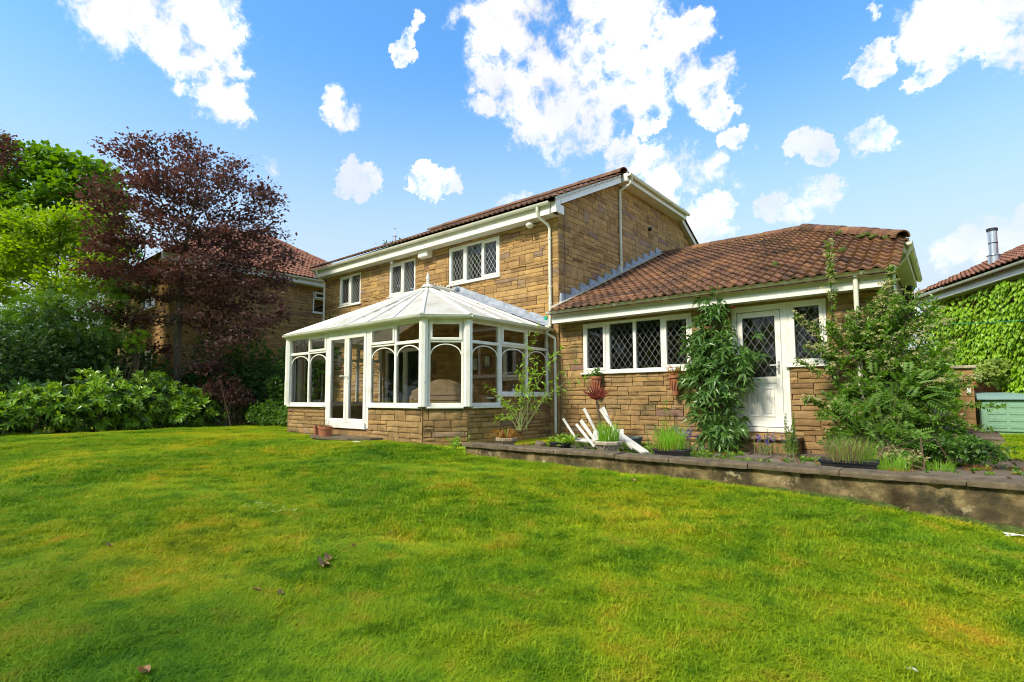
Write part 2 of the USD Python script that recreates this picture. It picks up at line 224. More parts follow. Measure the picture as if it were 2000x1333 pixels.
leaf_look('white_blossom', (0.527, 0.476, 0.476), (0.600, 0.595, 0.500), (0.600, 0.600, 0.500), tr=0.3)
leaf_look('violet_blossom', (0.100, 0.060, 0.320), (0.150, 0.090, 0.420), (0.200, 0.130, 0.460), tr=0.2)

def lawn_look(name, blades):
    """Mown grass: colour by world position in broad patches, finer mottling on top."""
    n = {'p': ('principled_bsdf', {'roughness': 0.55, 'specular_ior_level': 0.2}), 'g': ('geometry', {}),
         'n1': ('noise_texture', {'scale': 0.55, 'detail': 5.0, 'roughness': 0.6}), 'n2': ('noise_texture', {'scale': 3.5, 'detail': 5.0, 'roughness': 0.65}),
         'r': ('rgb_ramp', {'ramp': [(0.34, (0.22, 0.39, 0.010)), (0.45, (0.36, 0.50, 0.011)), (0.54, (0.48, 0.56, 0.012)), (0.64, (0.66, 0.60, 0.016))]}),
         'r2': ('rgb_ramp', {'ramp': [(0.36, (0.50, 0.68, 0.7)), (0.47, (0.95, 1.0, 1.0)), (0.55, (1.1, 1.05, 1.0)), (0.64, (1.45, 1.02, 2.4))]}),
         'm': ('mix_color', {'blend_type': 'multiply', 'fac': 1.0, 'use_clamp': False})}
    L = [('g.position', 'n1.vector'), ('g.position', 'n2.vector'), ('n1.fac', 'r.fac'), ('n2.fac', 'r2.fac'), ('r.color', 'm.a'), ('r2.color', 'm.b')]
    out = 'm.result'
    if blades:
        n['ri'] = ('rgb_ramp', {'ramp': [(0.0, (0.62, 0.72, 0.7)), (0.5, (1.05, 1.05, 1.0)), (0.85, (1.45, 1.35, 1.2)), (0.94, (1.7, 1.3, 2.6)), (1.0, (1.8, 1.35, 4.0))]})
        n['m2'] = ('mix_color', {'blend_type': 'multiply', 'fac': 1.0, 'use_clamp': False})
        n['t'] = ('translucent_bsdf', {}); n['x'] = ('mix_closure', {'fac': 0.35})
        L += [('g.random_per_island', 'ri.fac'), (out, 'm2.a'), ('ri.color', 'm2.b'), ('m2.result', 'p.base_color'), ('m2.result', 't.color'), ('p.BSDF', 'x.closure1'), ('t.BSDF', 'x.closure2')]
        return usdkit.material(stage, '/World/Looks/' + name, n, L, surface='x.closure')
    n['d'] = ('mix_color', {'blend_type': 'multiply', 'fac': 1.0, 'b': (0.90, 0.90, 0.95)})
    n['bn'] = ('noise_texture', {'scale': 60.0, 'detail': 4.0}); n['b'] = ('bump', {'strength': 0.8, 'distance': 0.02})
    L += [(out, 'd.a'), ('d.result', 'p.base_color'), ('g.position', 'bn.vector'), ('bn.fac', 'b.height'), ('b.normal', 'p.normal')]
    return usdkit.material(stage, '/World/Looks/' + name, n, L, surface='p.BSDF')
G['lawn'] = lawn_look('lawn_turf', False)
G['grass'] = lawn_look('lawn_blades', True)

# ------------------------------------------------------------------ scene tree helpers
COUNT = {}
class Node:
    def __init__(s, path, loc): s.path, s.loc = path, np.asarray(loc, float)
    @property
    def prim(s): return stage.GetPrimAtPath(s.path)
WORLD = Node('/World', (0, 0, 0))
def uniq(parent, name):
    k = (parent.path, name); i = COUNT.get(k, 0); COUNT[k] = i + 1
    return f'{parent.path}/{name}' if i == 0 else f'{parent.path}/{name}_{i:03d}'
def tag(node, label=None, cat=None, group=None, kind=None):
    p = node.prim
    for k, v in (('label', label), ('category', cat), ('group', group), ('kind', kind)):
        if v: p.SetCustomDataByKey(k, v)
    return node
def thing(name, label, cat, loc, group=None, kind=None):
    path = uniq(WORLD, name)
    x = UsdGeom.Xform.Define(stage, path); x.AddTranslateOp().Set(Gf.Vec3d(*map(float, loc)))
    return tag(Node(path, loc), label, cat, group, kind)
def part(parent, name, m, mat, label=None, kind=None, smooth=False, tone=None):
    """One Mesh under parent; m in world coordinates (vertices, triangles or quads)."""
    v, f = m.get() if isinstance(m, MB) else (m.vertices, m.faces) if isinstance(m, trimesh.Trimesh) else m
    if len(f) == 0: return None
    path = uniq(parent, name)
    g = usdkit.mesh(stage, path, (np.asarray(v, float) - parent.loc, np.asarray(f)), G[mat], smooth=smooth)
    if tone is not None:
        pv = UsdGeom.PrimvarsAPI(g).CreatePrimvar('tone', Sdf.ValueTypeNames.FloatArray, 'vertex')
        n = len(g.GetPointsAttr().Get())
        pv.Set(Vt.FloatArray.FromNumpy(np.asarray(tone, np.float32) if np.ndim(tone) else np.full(n, tone, np.float32)))
    node = Node(path, parent.loc)
    if label or kind: tag(node, label, None, None, kind)
    return node
def copy_of(src, loc, label, rotz=0.0, scale=1.0, group=None):
    """A copy of a thing with copies of its parts, under the next number."""
    base = src.path.split('/')[-1].rsplit('_0', 1)[0] if src.path[-4:-2] == '_0' else src.path.split('/')[-1]
    path = uniq(WORLD, base)
    x = UsdGeom.Xform.Define(stage, path)
    x.AddTranslateOp().Set(Gf.Vec3d(*map(float, loc))); x.AddRotateZOp().Set(math.degrees(rotz)); x.AddScaleOp().Set(Gf.Vec3f(scale, scale, scale))
    p = x.GetPrim(); p.GetReferences().AddInternalReference(Sdf.Path(src.path)); p.SetInstanceable(True)
    cd = src.prim.GetCustomData()
    return tag(Node(path, loc), label, cd['category'], group or cd.get('group'))

class MB:
    """Collects triangles of one mesh. o, u, n: local frame (origin, along, outward), up is z."""
    def __init__(s, o=(0, 0, 0), u=(1, 0, 0), n=(0, -1, 0)):
        s.v, s.f, s.t, s.c = [], [], [], 0
        s.o, s.u, s.n = np.asarray(o, float), np.asarray(u, float), np.asarray(n, float)
    def add(s, v, f, tone=None):
        v = np.asarray(v, float); f = np.asarray(f, int)
        if f.ndim == 2 and f.shape[1] == 4: f = np.vstack([f[:, [0, 1, 2]], f[:, [0, 2, 3]]])
        s.v.append(v); s.f.append(f + s.c); s.c += len(v)
        if tone is not None: s.t.append(np.full(len(v), tone) if np.ndim(tone) == 0 else tone)
        return s
    def get(s):
        if not s.v: return np.zeros((0, 3)), np.zeros((0, 3), int)
        return np.vstack(s.v), np.vstack(s.f)
    def tone(s): return np.concatenate(s.t)
    def W(s, a):
        a = np.asarray(a, float)
        return s.o + a[..., :1] * s.u + a[..., 1:2] * s.n + a[..., 2:3] * np.array([0, 0, 1.0])
    BOXF = np.array([[0, 1, 2, 3], [7, 6, 5, 4], [0, 4, 5, 1], [1, 5, 6, 2], [2, 6, 7, 3], [3, 7, 4, 0]])
    def hexa(s, p): return s.add(p, s.BOXF)
    def bar(s, u0, u1, d0, d1, z0, z1, c=0.004):
        """Box in the local frame from depth d0 (back) to d1 (outward face), outward edges chamfered by c."""
        if c <= 0 or min(u1 - u0, z1 - z0) < 2.5 * c:
            p = [(u0, d0, z0), (u1, d0, z0), (u1, d0, z1), (u0, d0, z1), (u0, d1, z0), (u1, d1, z0), (u1, d1, z1), (u0, d1, z1)]
            return s.add(s.W(p), s.BOXF)
        m = d1 - c
        p = [(u0, d0, z0), (u1, d0, z0), (u1, d0, z1), (u0, d0, z1), (u0, m, z0), (u1, m, z0), (u1, m, z1), (u0, m, z1),
             (u0 + c, d1, z0 + c), (u1 - c, d1, z0 + c), (u1 - c, d1, z1 - c), (u0 + c, d1, z1 - c)]
        f = [[0, 1, 2, 3], [0, 4, 5, 1], [1, 5, 6, 2], [2, 6, 7, 3], [3, 7, 4, 0], [4, 8, 9, 5], [5, 9, 10, 6], [6, 10, 11, 7], [7, 11, 8, 4], [8, 11, 10, 9]]
        return s.add(s.W(p), f)
    def box(s, x0, x1, y0, y1, z0, z1):
        return s.add([(x0, y0, z0), (x1, y0, z0), (x1, y1, z0), (x0, y1, z0), (x0, y0, z1), (x1, y0, z1), (x1, y1, z1), (x0, y1, z1)], s.BOXF)
    def frame(s, u0, u1, z0, z1, w, d0, d1, c=0.004):
        s.bar(u0, u1, d0, d1, z0, z0 + w, c); s.bar(u0, u1, d0, d1, z1 - w, z1, c)
        s.bar(u0, u0 + w, d0, d1 - 0.0015, z0 + w, z1 - w, c); return s.bar(u1 - w, u1, d0, d1 - 0.0015, z0 + w, z1 - w, c)
    def tube(s, pts, r, n=8, caps=True):
        p = np.asarray(pts, float); r = np.broadcast_to(r, (len(p),)).astype(float)
        t = np.gradient(p, axis=0); t /= np.linalg.norm(t, axis=1, keepdims=True) + 1e-12
        ref = np.array([0, 0, 1.0]) if abs(t[:, 2]).mean() < 0.8 else np.array([1.0, 0, 0])
        a = np.cross(t, ref); a /= np.linalg.norm(a, axis=1, keepdims=True) + 1e-12; b = np.cross(t, a)
        g = np.arange(n) * 2 * PI / n
        v = (p[:, None] + r[:, None, None] * (np.cos(g)[None, :, None] * a[:, None] + np.sin(g)[None, :, None] * b[:, None])).reshape(-1, 3)
        i, j = np.meshgrid(np.arange(len(p) - 1), np.arange(n), indexing='ij')
        q = np.stack([i * n + j, i * n + (j + 1) % n, (i + 1) * n + (j + 1) % n, (i + 1) * n + j], -1).reshape(-1, 4)
        f = np.vstack([q[:, [0, 1, 2]], q[:, [0, 2, 3]]])
        if caps:
            k = len(v); v = np.vstack([v, p[:1], p[-1:]]); e = (len(p) - 1) * n
            f = np.vstack([f, [[k, (j + 1) % n, j] for j in range(n)], [[k + 1, e + j, e + (j + 1) % n] for j in range(n)]])
        return s.add(v, f)
    def lathe(s, prof, c=(0, 0, 0), n=16, sq=None, rot=0.0):
        pr = np.asarray(prof, float); g = np.arange(n) * 2 * PI / n + rot
        x, y = np.cos(g), np.sin(g)
        v = np.stack([pr[:, :1] * x, pr[:, :1] * y, np.repeat(pr[:, 1:2], n, 1)], -1).reshape(-1, 3) + np.asarray(c, float)
        i, j = np.meshgrid(np.arange(len(pr) - 1), np.arange(n), indexing='ij')
        return s.add(v, np.stack([i * n + j, i * n + (j + 1) % n, (i + 1) * n + (j + 1) % n, (i + 1) * n + j], -1).reshape(-1, 4))
    def ico(s, c, r, k=1):
        m = trimesh.creation.icosphere(k, 1.0); return s.add(m.vertices * np.asarray(r) + np.asarray(c), m.faces)
    def prism(s, poly, d0, d1, holes=True):
        """A shapely polygon in (u, z) as a slab from depth d0 to d1 of the local frame."""
        for g in getattr(poly, 'geoms', [poly]):
            if g.is_empty or g.geom_type != 'Polygon': continue
            m = trimesh.creation.extrude_polygon(g, d1 - d0, engine='earcut')
            s.add(s.W(np.stack([m.vertices[:, 0], m.vertices[:, 2] + d0, m.vertices[:, 1]], 1)), m.faces)
        return s

def dist_to_cam(c): return np.linalg.norm(np.asarray(c) - CAM, axis=-1)

# ------------------------------------------------------------------ stone walling
def stone_mesh(rng, poly, fr):
    """One pitch-faced stone over the polygon (u, z) of the wall frame fr (an MB)."""
    x0, z0, x1, z1 = poly.bounds; w, h = x1 - x0, z1 - z0
    e = 0.0065
    prd = rng.uniform(0.005, 0.026)
    if poly.area > 0.985 * w * h:
        nx, nz = int(np.clip(round(w / 0.10), 2, 5)), 2 if h < 0.16 else 3
        us, zs = np.linspace(x0 + e, x1 - e, nx + 1), np.linspace(z0 + e, z1 - e, nz + 1)
        uu, zz = np.meshgrid(us, zs)
        edge = np.zeros_like(uu, bool); edge[[0, -1]] = True; edge[:, [0, -1]] = True
        d = np.where(edge, rng.uniform(0.001, 0.009, uu.shape), prd + rng.uniform(-0.012, 0.015, uu.shape))
        d[-1] += rng.uniform(0, 0.011)          # the top arris catches light, the foot is undercut
        zz = zz + np.where(edge, rng.uniform(-0.003, 0.003, zz.shape), rng.uniform(-0.25, 0.25, zz.shape) * h / nz)
        uu = uu + rng.uniform(-0.003, 0.003, uu.shape)
        v = np.stack([uu, d, zz], -1).reshape(-1, 3); k = nx + 1
        f = []
        for a in range(nz):
            for b in range(nx):
                i = a * k + b
                f += [[i, i + 1, i + k + 1], [i, i + k + 1, i + k]] if (a + b) % 2 else [[i, i + 1, i + k], [i + 1, i + k + 1, i + k]]
        ring = list(range(k)) + [a * k + nx for a in range(1, nz + 1)] + [nz * k + b for b in range(nx - 1, -1, -1)] + [a * k for a in range(nz - 1, 0, -1)]
    else:
        q = poly.buffer(-e, join_style=2)
        if q.is_empty or q.geom_type != 'Polygon': return None
        c = np.array(q.exterior.coords)[:-1]
        if q.exterior.is_ccw is False: c = c[::-1]
        v = np.vstack([np.column_stack([c[:, 0], rng.uniform(0.001, 0.009, len(c)), c[:, 1]]), [[q.centroid.x, prd, q.centroid.y]]])
        m = len(c); ring = list(range(m)); f = [[i, (i + 1) % m, m] for i in range(m)]
    n0 = len(v); back = v[ring].copy(); back[:, 1] = -0.032
    v = np.vstack([v, back]); m = len(ring)
    for i in range(m):
        j = (i + 1) % m
        f += [[ring[j], ring[i], n0 + i], [ring[j], n0 + i, n0 + j]]
    f = np.array(f)[:, ::-1] if np.dot(np.cross(fr.u, [0, 0, 1.0]), fr.n) < 0 else np.array(f)
    return fr.W(v), f
def courses(rng, s0, s1, z0, z1, hs=(0.14, 0.17, 0.20, 0.24), fine=True):
    """Snecked courses as rectangles (u0, z0, u1, z1)."""
    out, z = [], z0
    while z < z1:
        H = rng.choice(hs); s = s0 - rng.uniform(0, 0.5)
        while s < s1:
            if fine and rng.random() < 0.20:
                w = rng.uniform(0.14, 0.42); out.append((s, z, s + w, z + H)); s += w; continue
            w = rng.uniform(0.45, 1.05); zm = z + H * rng.uniform(0.36, 0.64)
            for a, b in ((z, zm), (zm, z + H)):
                cuts = np.sort(rng.uniform(0.22, 0.78, rng.choice([0, 1, 1, 2]) if w > 0.6 else rng.choice([0, 1])))
                cuts = [c for i, c in enumerate(cuts) if i == 0 or c - cuts[i - 1] > 0.22]
                e = [0, *cuts, 1]
                out += [(s + w * e[i], a, s + w * e[i + 1], b) for i in range(len(e) - 1)]
            s += w
        z += H
    return out
def stone_wall(rng, fr, region, **k):
    """[(vertices, triangles, size in the picture, tone)] of all the stones of a region of the frame's plane."""
    x0, z0, x1, z1 = region.bounds; got = []
    for r in courses(rng, x0, x1, z0, z1, **k):
        p = sbox(*r)
        if not region.contains(p):
            p = p.intersection(region)
            if p.geom_type != 'Polygon' or p.area < 0.0012: continue
            if len(p.interiors) or p.convex_hull.area > p.area * 1.02: 
                # an opening bites into the stone: keep its largest convex piece
                p = max((p.intersection(sbox(*b)) for b in ((r[0], r[1], p.centroid.x, r[3]), (p.centroid.x, r[1], r[2], r[3]), (r[0], r[1], r[2], p.centroid.y), (r[0], p.centroid.y, r[2], r[3]))), key=lambda g: g.area if g.geom_type == 'Polygon' else 0)
                if p.geom_type != 'Polygon' or p.area < 0.0012: continue
            x, y, X, Y = p.bounds
            if min(X - x, Y - y) < 0.022: continue
        m = stone_mesh(rng, p, fr)
        if m is None: continue
        c = m[0].mean(0); d = c - CAM
        got.append((m[0], m[1], p.area * abs(d @ fr.n) / np.linalg.norm(d) ** 3, float(np.clip(rng.beta(2.2, 2.0) + (0.35 if rng.random() < 0.06 else 0), 0, 1))))
    return got
def place_stones(walls, limit, owner, rest_name='stone_infill'):
    """walls: [(wall part, stones, look)]. The largest in the picture become parts of their wall, the rest one part of the thing."""
    order = sorted(((s[2], i, j) for i, (_, st, _) in enumerate(walls) for j, s in enumerate(st)), reverse=True)
    rest = {}
    for k, (_, i, j) in enumerate(order):
        wall, st, lk = walls[i]; v, f, _, t = st[j]
        if k < limit: part(wall, 'stone', (v, f), lk, tone=t, smooth=42)
        else: rest.setdefault(lk, MB()).add(v, f, t)
    for lk, mb in rest.items(): part(owner, rest_name, mb, lk, kind='stuff', tone=mb.tone())

# ------------------------------------------------------------------ roof tiles
def tile_mesh(rng, w, g, rolls=2, amp=0.046):
    n = 6 * rolls + 1
    t = np.linspace(0, 1, n); h = amp * (0.5 - 0.5 * np.cos(2 * PI * rolls * t)) ** 1.3
    u = t * w * 1.004
    j = rng.uniform(-0.004, 0.004); sk = rng.uniform(-0.006, 0.006)
    front = np.column_stack([u, np.full(n, -0.035) + sk * (t - .5) * 2, h + 0.036 + j])
    back = np.column_stack([u, np.full(n, g), h - 0.004])
    lip = front - [0, -0.006, 0.032]
    v = np.vstack([lip, front, front, back]); i = np.arange(n - 1)
    q = np.vstack([np.stack([i, i + 1, n + i + 1, n + i], 1), np.stack([2 * n + i, 2 * n + i + 1, 3 * n + i + 1, 3 * n + i], 1)])
    return v, np.vstack([q[:, [0, 1, 2]], q[:, [0, 2, 3]]])
def tile_field(rng, roof, O, U, S, N, inside, ncol, nrow, w, g, lk, limit, owner, rolls=2, prefer=None, amp=0.046):
    O, U, S, N = (np.asarray(a, float) for a in (O, U, S, N))
    made = []
    for r in range(nrow):
        for c in range(ncol):
            if not inside((c + 0.5) * w, (r + 0.4) * g): continue
            v, f = tile_mesh(rng, w, g, rolls, amp)
            v = O + (v[:, :1] + c * w) * U + (v[:, 1:2] + r * g) * S + v[:, 2:] * N
            d = np.linalg.norm(v.mean(0) - CAM)
            made.append((prefer(c, r) if prefer else 0, d, v, f, float(rng.beta(1.6, 1.6))))
    made.sort(key=lambda m: (m[0], m[1])); rest = MB()
    for k, (_, _, v, f, t) in enumerate(made):
        if k < limit: part(roof, 'tile', (v, f), lk, tone=t, smooth=True)
        else: rest.add(v, f, t)
    if rest.v: part(owner, 'tile_infill', rest, lk, kind='stuff', tone=rest.tone(), smooth=True)
def ridge_tiles(rng, roof, A, B, r, lk, length=0.46, name='ridge_tile', lift=0.0):
    A, B = np.asarray(A, float), np.asarray(B, float); L = np.linalg.norm(B - A); n = max(1, round(L / length)); D = (B - A) / L
    side = np.cross(D, [0, 0, 1.0]); side /= np.linalg.norm(side); up = np.cross(side, D)
    for k in range(n):
        a, b = k * L / n, (k + 1) * L / n + 0.03
        g = np.linspace(-0.1, PI + 0.1, 9); rr = r * (1 + rng.uniform(-.03, .03)); z = lift + rng.uniform(-.006, .006)
        ring = lambda t, q: A + D * t + np.cos(g)[:, None] * side * q + (np.sin(g)[:, None] * q + z) * up
        v = np.vstack([ring(a, rr), ring(b, rr * 0.93), ring(a, rr - .022)]); i = np.arange(8)
        q = np.vstack([np.stack([i, i + 1, 9 + i + 1, 9 + i], 1), np.stack([i, 18 + i, 18 + i + 1, i + 1], 1)])
        part(roof, name, (v, q), lk, tone=float(rng.uniform(.2, .9)), smooth=50)

# ------------------------------------------------------------------ windows
def lattice(fr, u0, u1, z0, z1, d, pw=0.125, ph=0.185, w=0.0062):
    """Diamond leading over a pane, as thin raised strips."""
    from shapely.geometry import LineString
    R = sbox(u0, z0, u1, z1); mb = MB(fr.o, fr.u, fr.n); W, H = u1 - u0, z1 - z0
    pw = W / max(1, round(W / pw)); ph = H / max(1, round(H / ph)); k = ph / pw
    polys = []
    for sgn in (1, -1):
        b = -W * k - ph
        a0 = -int((W * k + H) / ph) - 2
        for i in range(a0, -a0):
            zc = z0 + i * ph if sgn > 0 else z0 + i * ph
            ln = LineString([(u0 - .1, zc + sgn * k * (-.1)), (u1 + .1, zc + sgn * k * (W + .1))]).intersection(R)
            if ln.length > 0.02: polys.append(ln.buffer(w / 2, cap_style=2, join_style=2).intersection(R))
    for j, p in enumerate(polys):
        if p.geom_type != 'Polygon': continue
        c = np.array(p.exterior.coords)[:-1]
        dd = d + (0.0006 if j % 2 else 0.0)
        mb.add(mb.W(np.column_stack([c[:, 0], np.full(len(c), dd), c[:, 1]])), [[0, i, i + 1] for i in range(1, len(c) - 1)])
    return mb
def window(owner, fr, u0, u1, z0, z1, lights, leaded=True, sill=True, label=None, fw=0.055, name='window', lk='pvc', glass='glass', pane_d=-0.045, lw=0.0062, lead='lead'):
    """lights: [(u_left, u_right, opening)] inside the frame; mullions fill what lies between. The window is its frame; panes, sashes, leading and sill are its sub-parts."""
    m = MB(fr.o, fr.u, fr.n); m.bar(u0, u1, -0.075, 0.0, z0, z0 + fw); m.bar(u0, u1, -0.075, 0.0, z1 - fw, z1)
    edges = [u0] + [e for l in lights for e in l[:2]] + [u1]
    for a, b in zip(edges[::2], edges[1::2]): m.bar(a, b, -0.075, -0.0015, z0 + fw, z1 - fw)
    win = part(owner, name, m, lk, label=label)
    for a, b, opening in lights:
        p0, p1, q0, q1 = a, b, z0 + fw, z1 - fw
        if opening:
            s = MB(fr.o, fr.u, fr.n); s.frame(a - 0.012, b + 0.012, q0 - 0.012, q1 + 0.012, 0.055, -0.05, 0.014)
            part(win, 'sash', s, lk); p0, p1, q0, q1 = a + .043, b - .043, q0 + .043, q1 - .043
        pm = MB(fr.o, fr.u, fr.n); pm.add(pm.W([(p0, pane_d, q0), (p1, pane_d, q0), (p1, pane_d, q1), (p0, pane_d, q1)]), [[0, 1, 2, 3]])
        part(win, 'pane', pm, glass)
        if leaded: part(win, 'leading', lattice(fr, p0, p1, q0, q1, pane_d + 0.004, w=lw), lead)
    if sill:
        s = MB(fr.o, fr.u, fr.n); s.bar(u0 - .045, u1 + .045, -0.05, 0.055, z0 - .035, z0 - .0015, .006); part(win, 'sill', s, lk)
    return win
def gutter_run(owner, A, B, r=0.058, joints=True, name='gutter', lk='gutter', bracket=True, down=0.0):
    """Half-round gutter from A to B (lip height), with union brackets as sub-parts."""
    A, B = np.asarray(A, float), np.asarray(B, float); L = np.linalg.norm(B - A); D = (B - A) / L
    side = np.cross(D, [0, 0, 1.0]); side /= np.linalg.norm(side)
    def half(mb, a, b, rad, t=0.004, lip=0.006):
        g = np.linspace(PI, 2 * PI, 9)
        sect = [(math.cos(x) * rad, math.sin(x) * rad) for x in g] + [(rad + lip, lip), (rad - t, lip)] + [(math.cos(x) * (rad - t), math.sin(x) * (rad - t)) for x in g[::-1]] + [(-rad + t, lip), (-rad - lip, lip)]
        sc = np.array(sect); n = len(sc)
        ring = lambda s: A + D * s + sc[:, :1] * side + sc[:, 1:] * np.array([0, 0, 1.0])
        v = np.vstack([ring(a), ring(b)]); i = np.arange(n); j = (i + 1) % n
        mb.add(v, np.stack([i, j, n + j, n + i], 1))
        k = 9
        for o in (0, n):
            mb.add(v[o:o + k], [[0, q, q + 1] for q in range(1, k - 1)]) if (o == 0 and a <= 0.001) or (o and b >= L - 0.001) else None
    m = MB(); half(m, 0, L, r); g = part(owner, name, m, lk, smooth=40)
    if bracket:
        n = max(2, int(L / 0.95))
        for k in range(n):
            s = (k + 0.6) * L / n
            b = MB(); half(b, s, s + (0.10 if k % 3 == 1 else 0.03), r + 0.006); part(g, 'bracket', b, lk, smooth=40)
    return g

# ------------------------------------------------------------------ ground
_A = np.array([(-5.8, -3.2, -.28), (-2.6, -3.25, -.285), (-.8, -3.25, -.29), (.24, -3.2, -.405), (2, -3.2, -.43), (4, -3.2, -.45), (5.4, -3.2, -.49), (6.45, -3.2, -.58), (6.92, -3.2, -.64), (8.5, -3.2, -.72),
               (6.5, -9.5, -.86), (2.7, -8.5, -.78), (-2, -9, -.62), (-6, -9, -.48), (0, -6, -.55), (5, -6, -.70), (8, -6, -.86), (-4, -5.2, -.36), (-10, -7.6, -.32), (-10.5, -5, -.31), (-10.4, -2.8, -.30), (-10, 1, -.3), (-13, -8, -.4), (-13, -3, -.33), (-7, 0, -.28), (10, -9, -1.0), (2, -11, -.9), (-8, -11, -.55)])
_rbf = RBFInterpolator(_A[:, :2], _A[:, 2], kernel='linear', smoothing=0.02)
_gx, _gy = np.linspace(-15, 11, 105), np.linspace(-12, 2, 57)
_GZ = _rbf(np.stack(np.meshgrid(_gx, _gy, indexing='ij'), -1).reshape(-1, 2)).reshape(105, 57)
def ground(x, y):
    """Height of the lawn."""
    x, y = np.asarray(x, float), np.asarray(y, float)
    cx, cy = np.clip(x, -14.99, 10.99), np.clip(y, -11.99, 1.99)
    fx, fy = (cx + 15) / 26 * 104, (cy + 12) / 14 * 56; i, j = fx.astype(int), fy.astype(int); a, b = fx - i, fy - j
    z = _GZ[i, j] * (1 - a) * (1 - b) + _GZ[i + 1, j] * a * (1 - b) + _GZ[i, j + 1] * (1 - a) * b + _GZ[i + 1, j + 1] * a * b
    p = np.stack([x * 0.55, y * 0.8, np.zeros_like(x)], -1)
    und = (vnoise(p, 5) - 0.5) * 0.15 + (vnoise(p * 2.6, 9) - 0.5) * 0.04
    fade = np.clip((-3.3 - y) / 1.2, 0, 1) * np.clip(1 - (np.hypot(x + 1, y + 5) - 14) / 6, 0, 1)
    z = z + und * fade - 0.10 * np.exp(-(((x - 2.75) / 0.5) ** 2 + ((y + 6.35) / 0.22) ** 2)) * fade
    up = (x > 0.3) & (y > -3.1)
    return np.where(up, -0.365 + .08 * np.clip((y - .3) / 2.7, 0, 1), z)
def graded(a, b, fine, far, n1):
    return np.concatenate([-np.geomspace(far, fine + 1, n1)[:-1] + a + fine + 1 - 1, np.arange(a, b, fine), b + np.geomspace(fine + 1, far, n1) - fine - 1 + fine])
gx = np.unique(np.round(graded(-15, 11, 0.13, 260, 14), 3)); gy = np.unique(np.round(np.concatenate([graded(-12, 3, 0.13, 260, 14), [-3.1001, -3.0999]]), 4))
X, Y = np.meshgrid(gx, gy, indexing='ij'); Z = ground(X, Y)
far = np.clip((np.hypot(X + 1, Y + 5) - 20) / 60, 0, 1); Z = Z * (1 - far) + (-0.5) * far
i, j = np.meshgrid(np.arange(len(gx) - 1), np.arange(len(gy) - 1), indexing='ij'); m = len(gy)
lawn = part(WORLD, 'lawn', (np.stack([X, Y, Z], -1).reshape(-1, 3), np.stack([i * m + j, (i + 1) * m + j, (i + 1) * m + j + 1, i * m + j + 1], -1).reshape(-1, 4)), 'lawn', smooth=True)
tag(lawn, 'mown undulating garden lawn in front of the stone house', 'lawn', kind='structure')

# ------------------------------------------------------------------ house
FU, FN = (1, 0, 0), (0, -1, 0)                      # front walls: u = x, facing -y
rng = np.random.default_rng(11)
house = thing('house', 'two-storey sandstone house with tiled roof and leaded white upstairs windows', 'house', (-4.77, 0, -0.28))
HL, HD = -9.53, 9.46
front = MB((0, 0, 0), FU, FN)
W1, W2, W3 = (-8.609, -7.448, 3.50, 4.48), (-6.007, -4.846, 3.50, 4.48), (-3.487, -1.724, 3.49, 4.485)
op = [sbox(a, c, b, d) for a, b, c, d in (W1, W2, W3)]
IW = (-1.62, -0.93, 0.98, 1.75)                     # window under the conservatory roof
D1 = (-6.15, -4.35, -0.15, 1.95)                    # glazed doors from the house into the conservatory
wallpoly = sbox(HL, -0.35, 0, 4.62)
for o in op + [sbox(IW[0], IW[2], IW[1], IW[3]), sbox(D1[0], D1[2], D1[1], D1[3])]: wallpoly = wallpoly.difference(o)
fw = part(house, 'front_wall', MB((0, 0, 0), FU, FN).prism(wallpoly, -0.26, -0.028), 'mortar')
# gable wall faces +x; its top follows the half-hipped roof
GU, GN = (0, 1, 0), (1, 0, 0)
RS = 0.49                                           # slope of the main roof
def roof_z(y): return 4.90 + (min(y, 9.46 - y) + 0.40) * RS
gpoly = Polygon([(0.0, -0.35), (HD, -0.35), (HD, roof_z(HD) - .12), (6.75, roof_z(6.75) - .16), (2.71, roof_z(2.71) - .16), (0.0, roof_z(0.0) - .12)])
gw = part(house, 'gable_wall', MB((0, 0, 0), GU, GN).prism(gpoly, -0.26, -0.028), 'mortar')
bw = MB(); bw.box(HL, HL + .25, .26, HD, -.35, 4.75); bw.box(HL, -.26, HD - .25, HD, -.35, 4.75); part(house, 'rear_walls', bw, 'mortar')
fl = MB(); fl.box(HL + .25, -.26, .27, HD - .25, -.12, -.02); fl.box(HL + .25, -.26, .27, HD - .25, 2.42, 2.6); fl.box(HL + .25, -.26, .27, HD - .25, 4.78, 4.86)
fl.box(HL + .26, -.27, 4.2, 4.3, 0, 4.77); fl.box(-4.2, -4.1, .27, 4.2, 2.61, 4.77); part(house, 'floors', fl, 'room')
vis = wallpoly.intersection(sbox(HL, -.3, 0, 4.62))
inside_c = sbox(-6.2, -.2, -0.3, 2.35)              # walling seen only through the conservatory glass
upper = stone_wall(rng, front, vis.difference(sbox(-6.3, -.35, -.27, 2.2)))
inner = stone_wall(np.random.default_rng(12), front, vis.intersection(inside_c), fine=True)
for k, s in enumerate(inner): inner[k] = (s[0], s[1], s[2] * 0.15, s[3])
gstones = stone_wall(np.random.default_rng(13), MB((0, 0, 0), GU, GN), gpoly.intersection(Polygon([(0, 2.5), (5.4, 4.8), (8.5, 4.9), (8.5, 9), (0, 9)])), hs=(0.2, 0.23, 0.26, 0.3))
place_stones([(fw, upper + inner, 'stone'), (gw, gstones, 'stone')], 300, house)
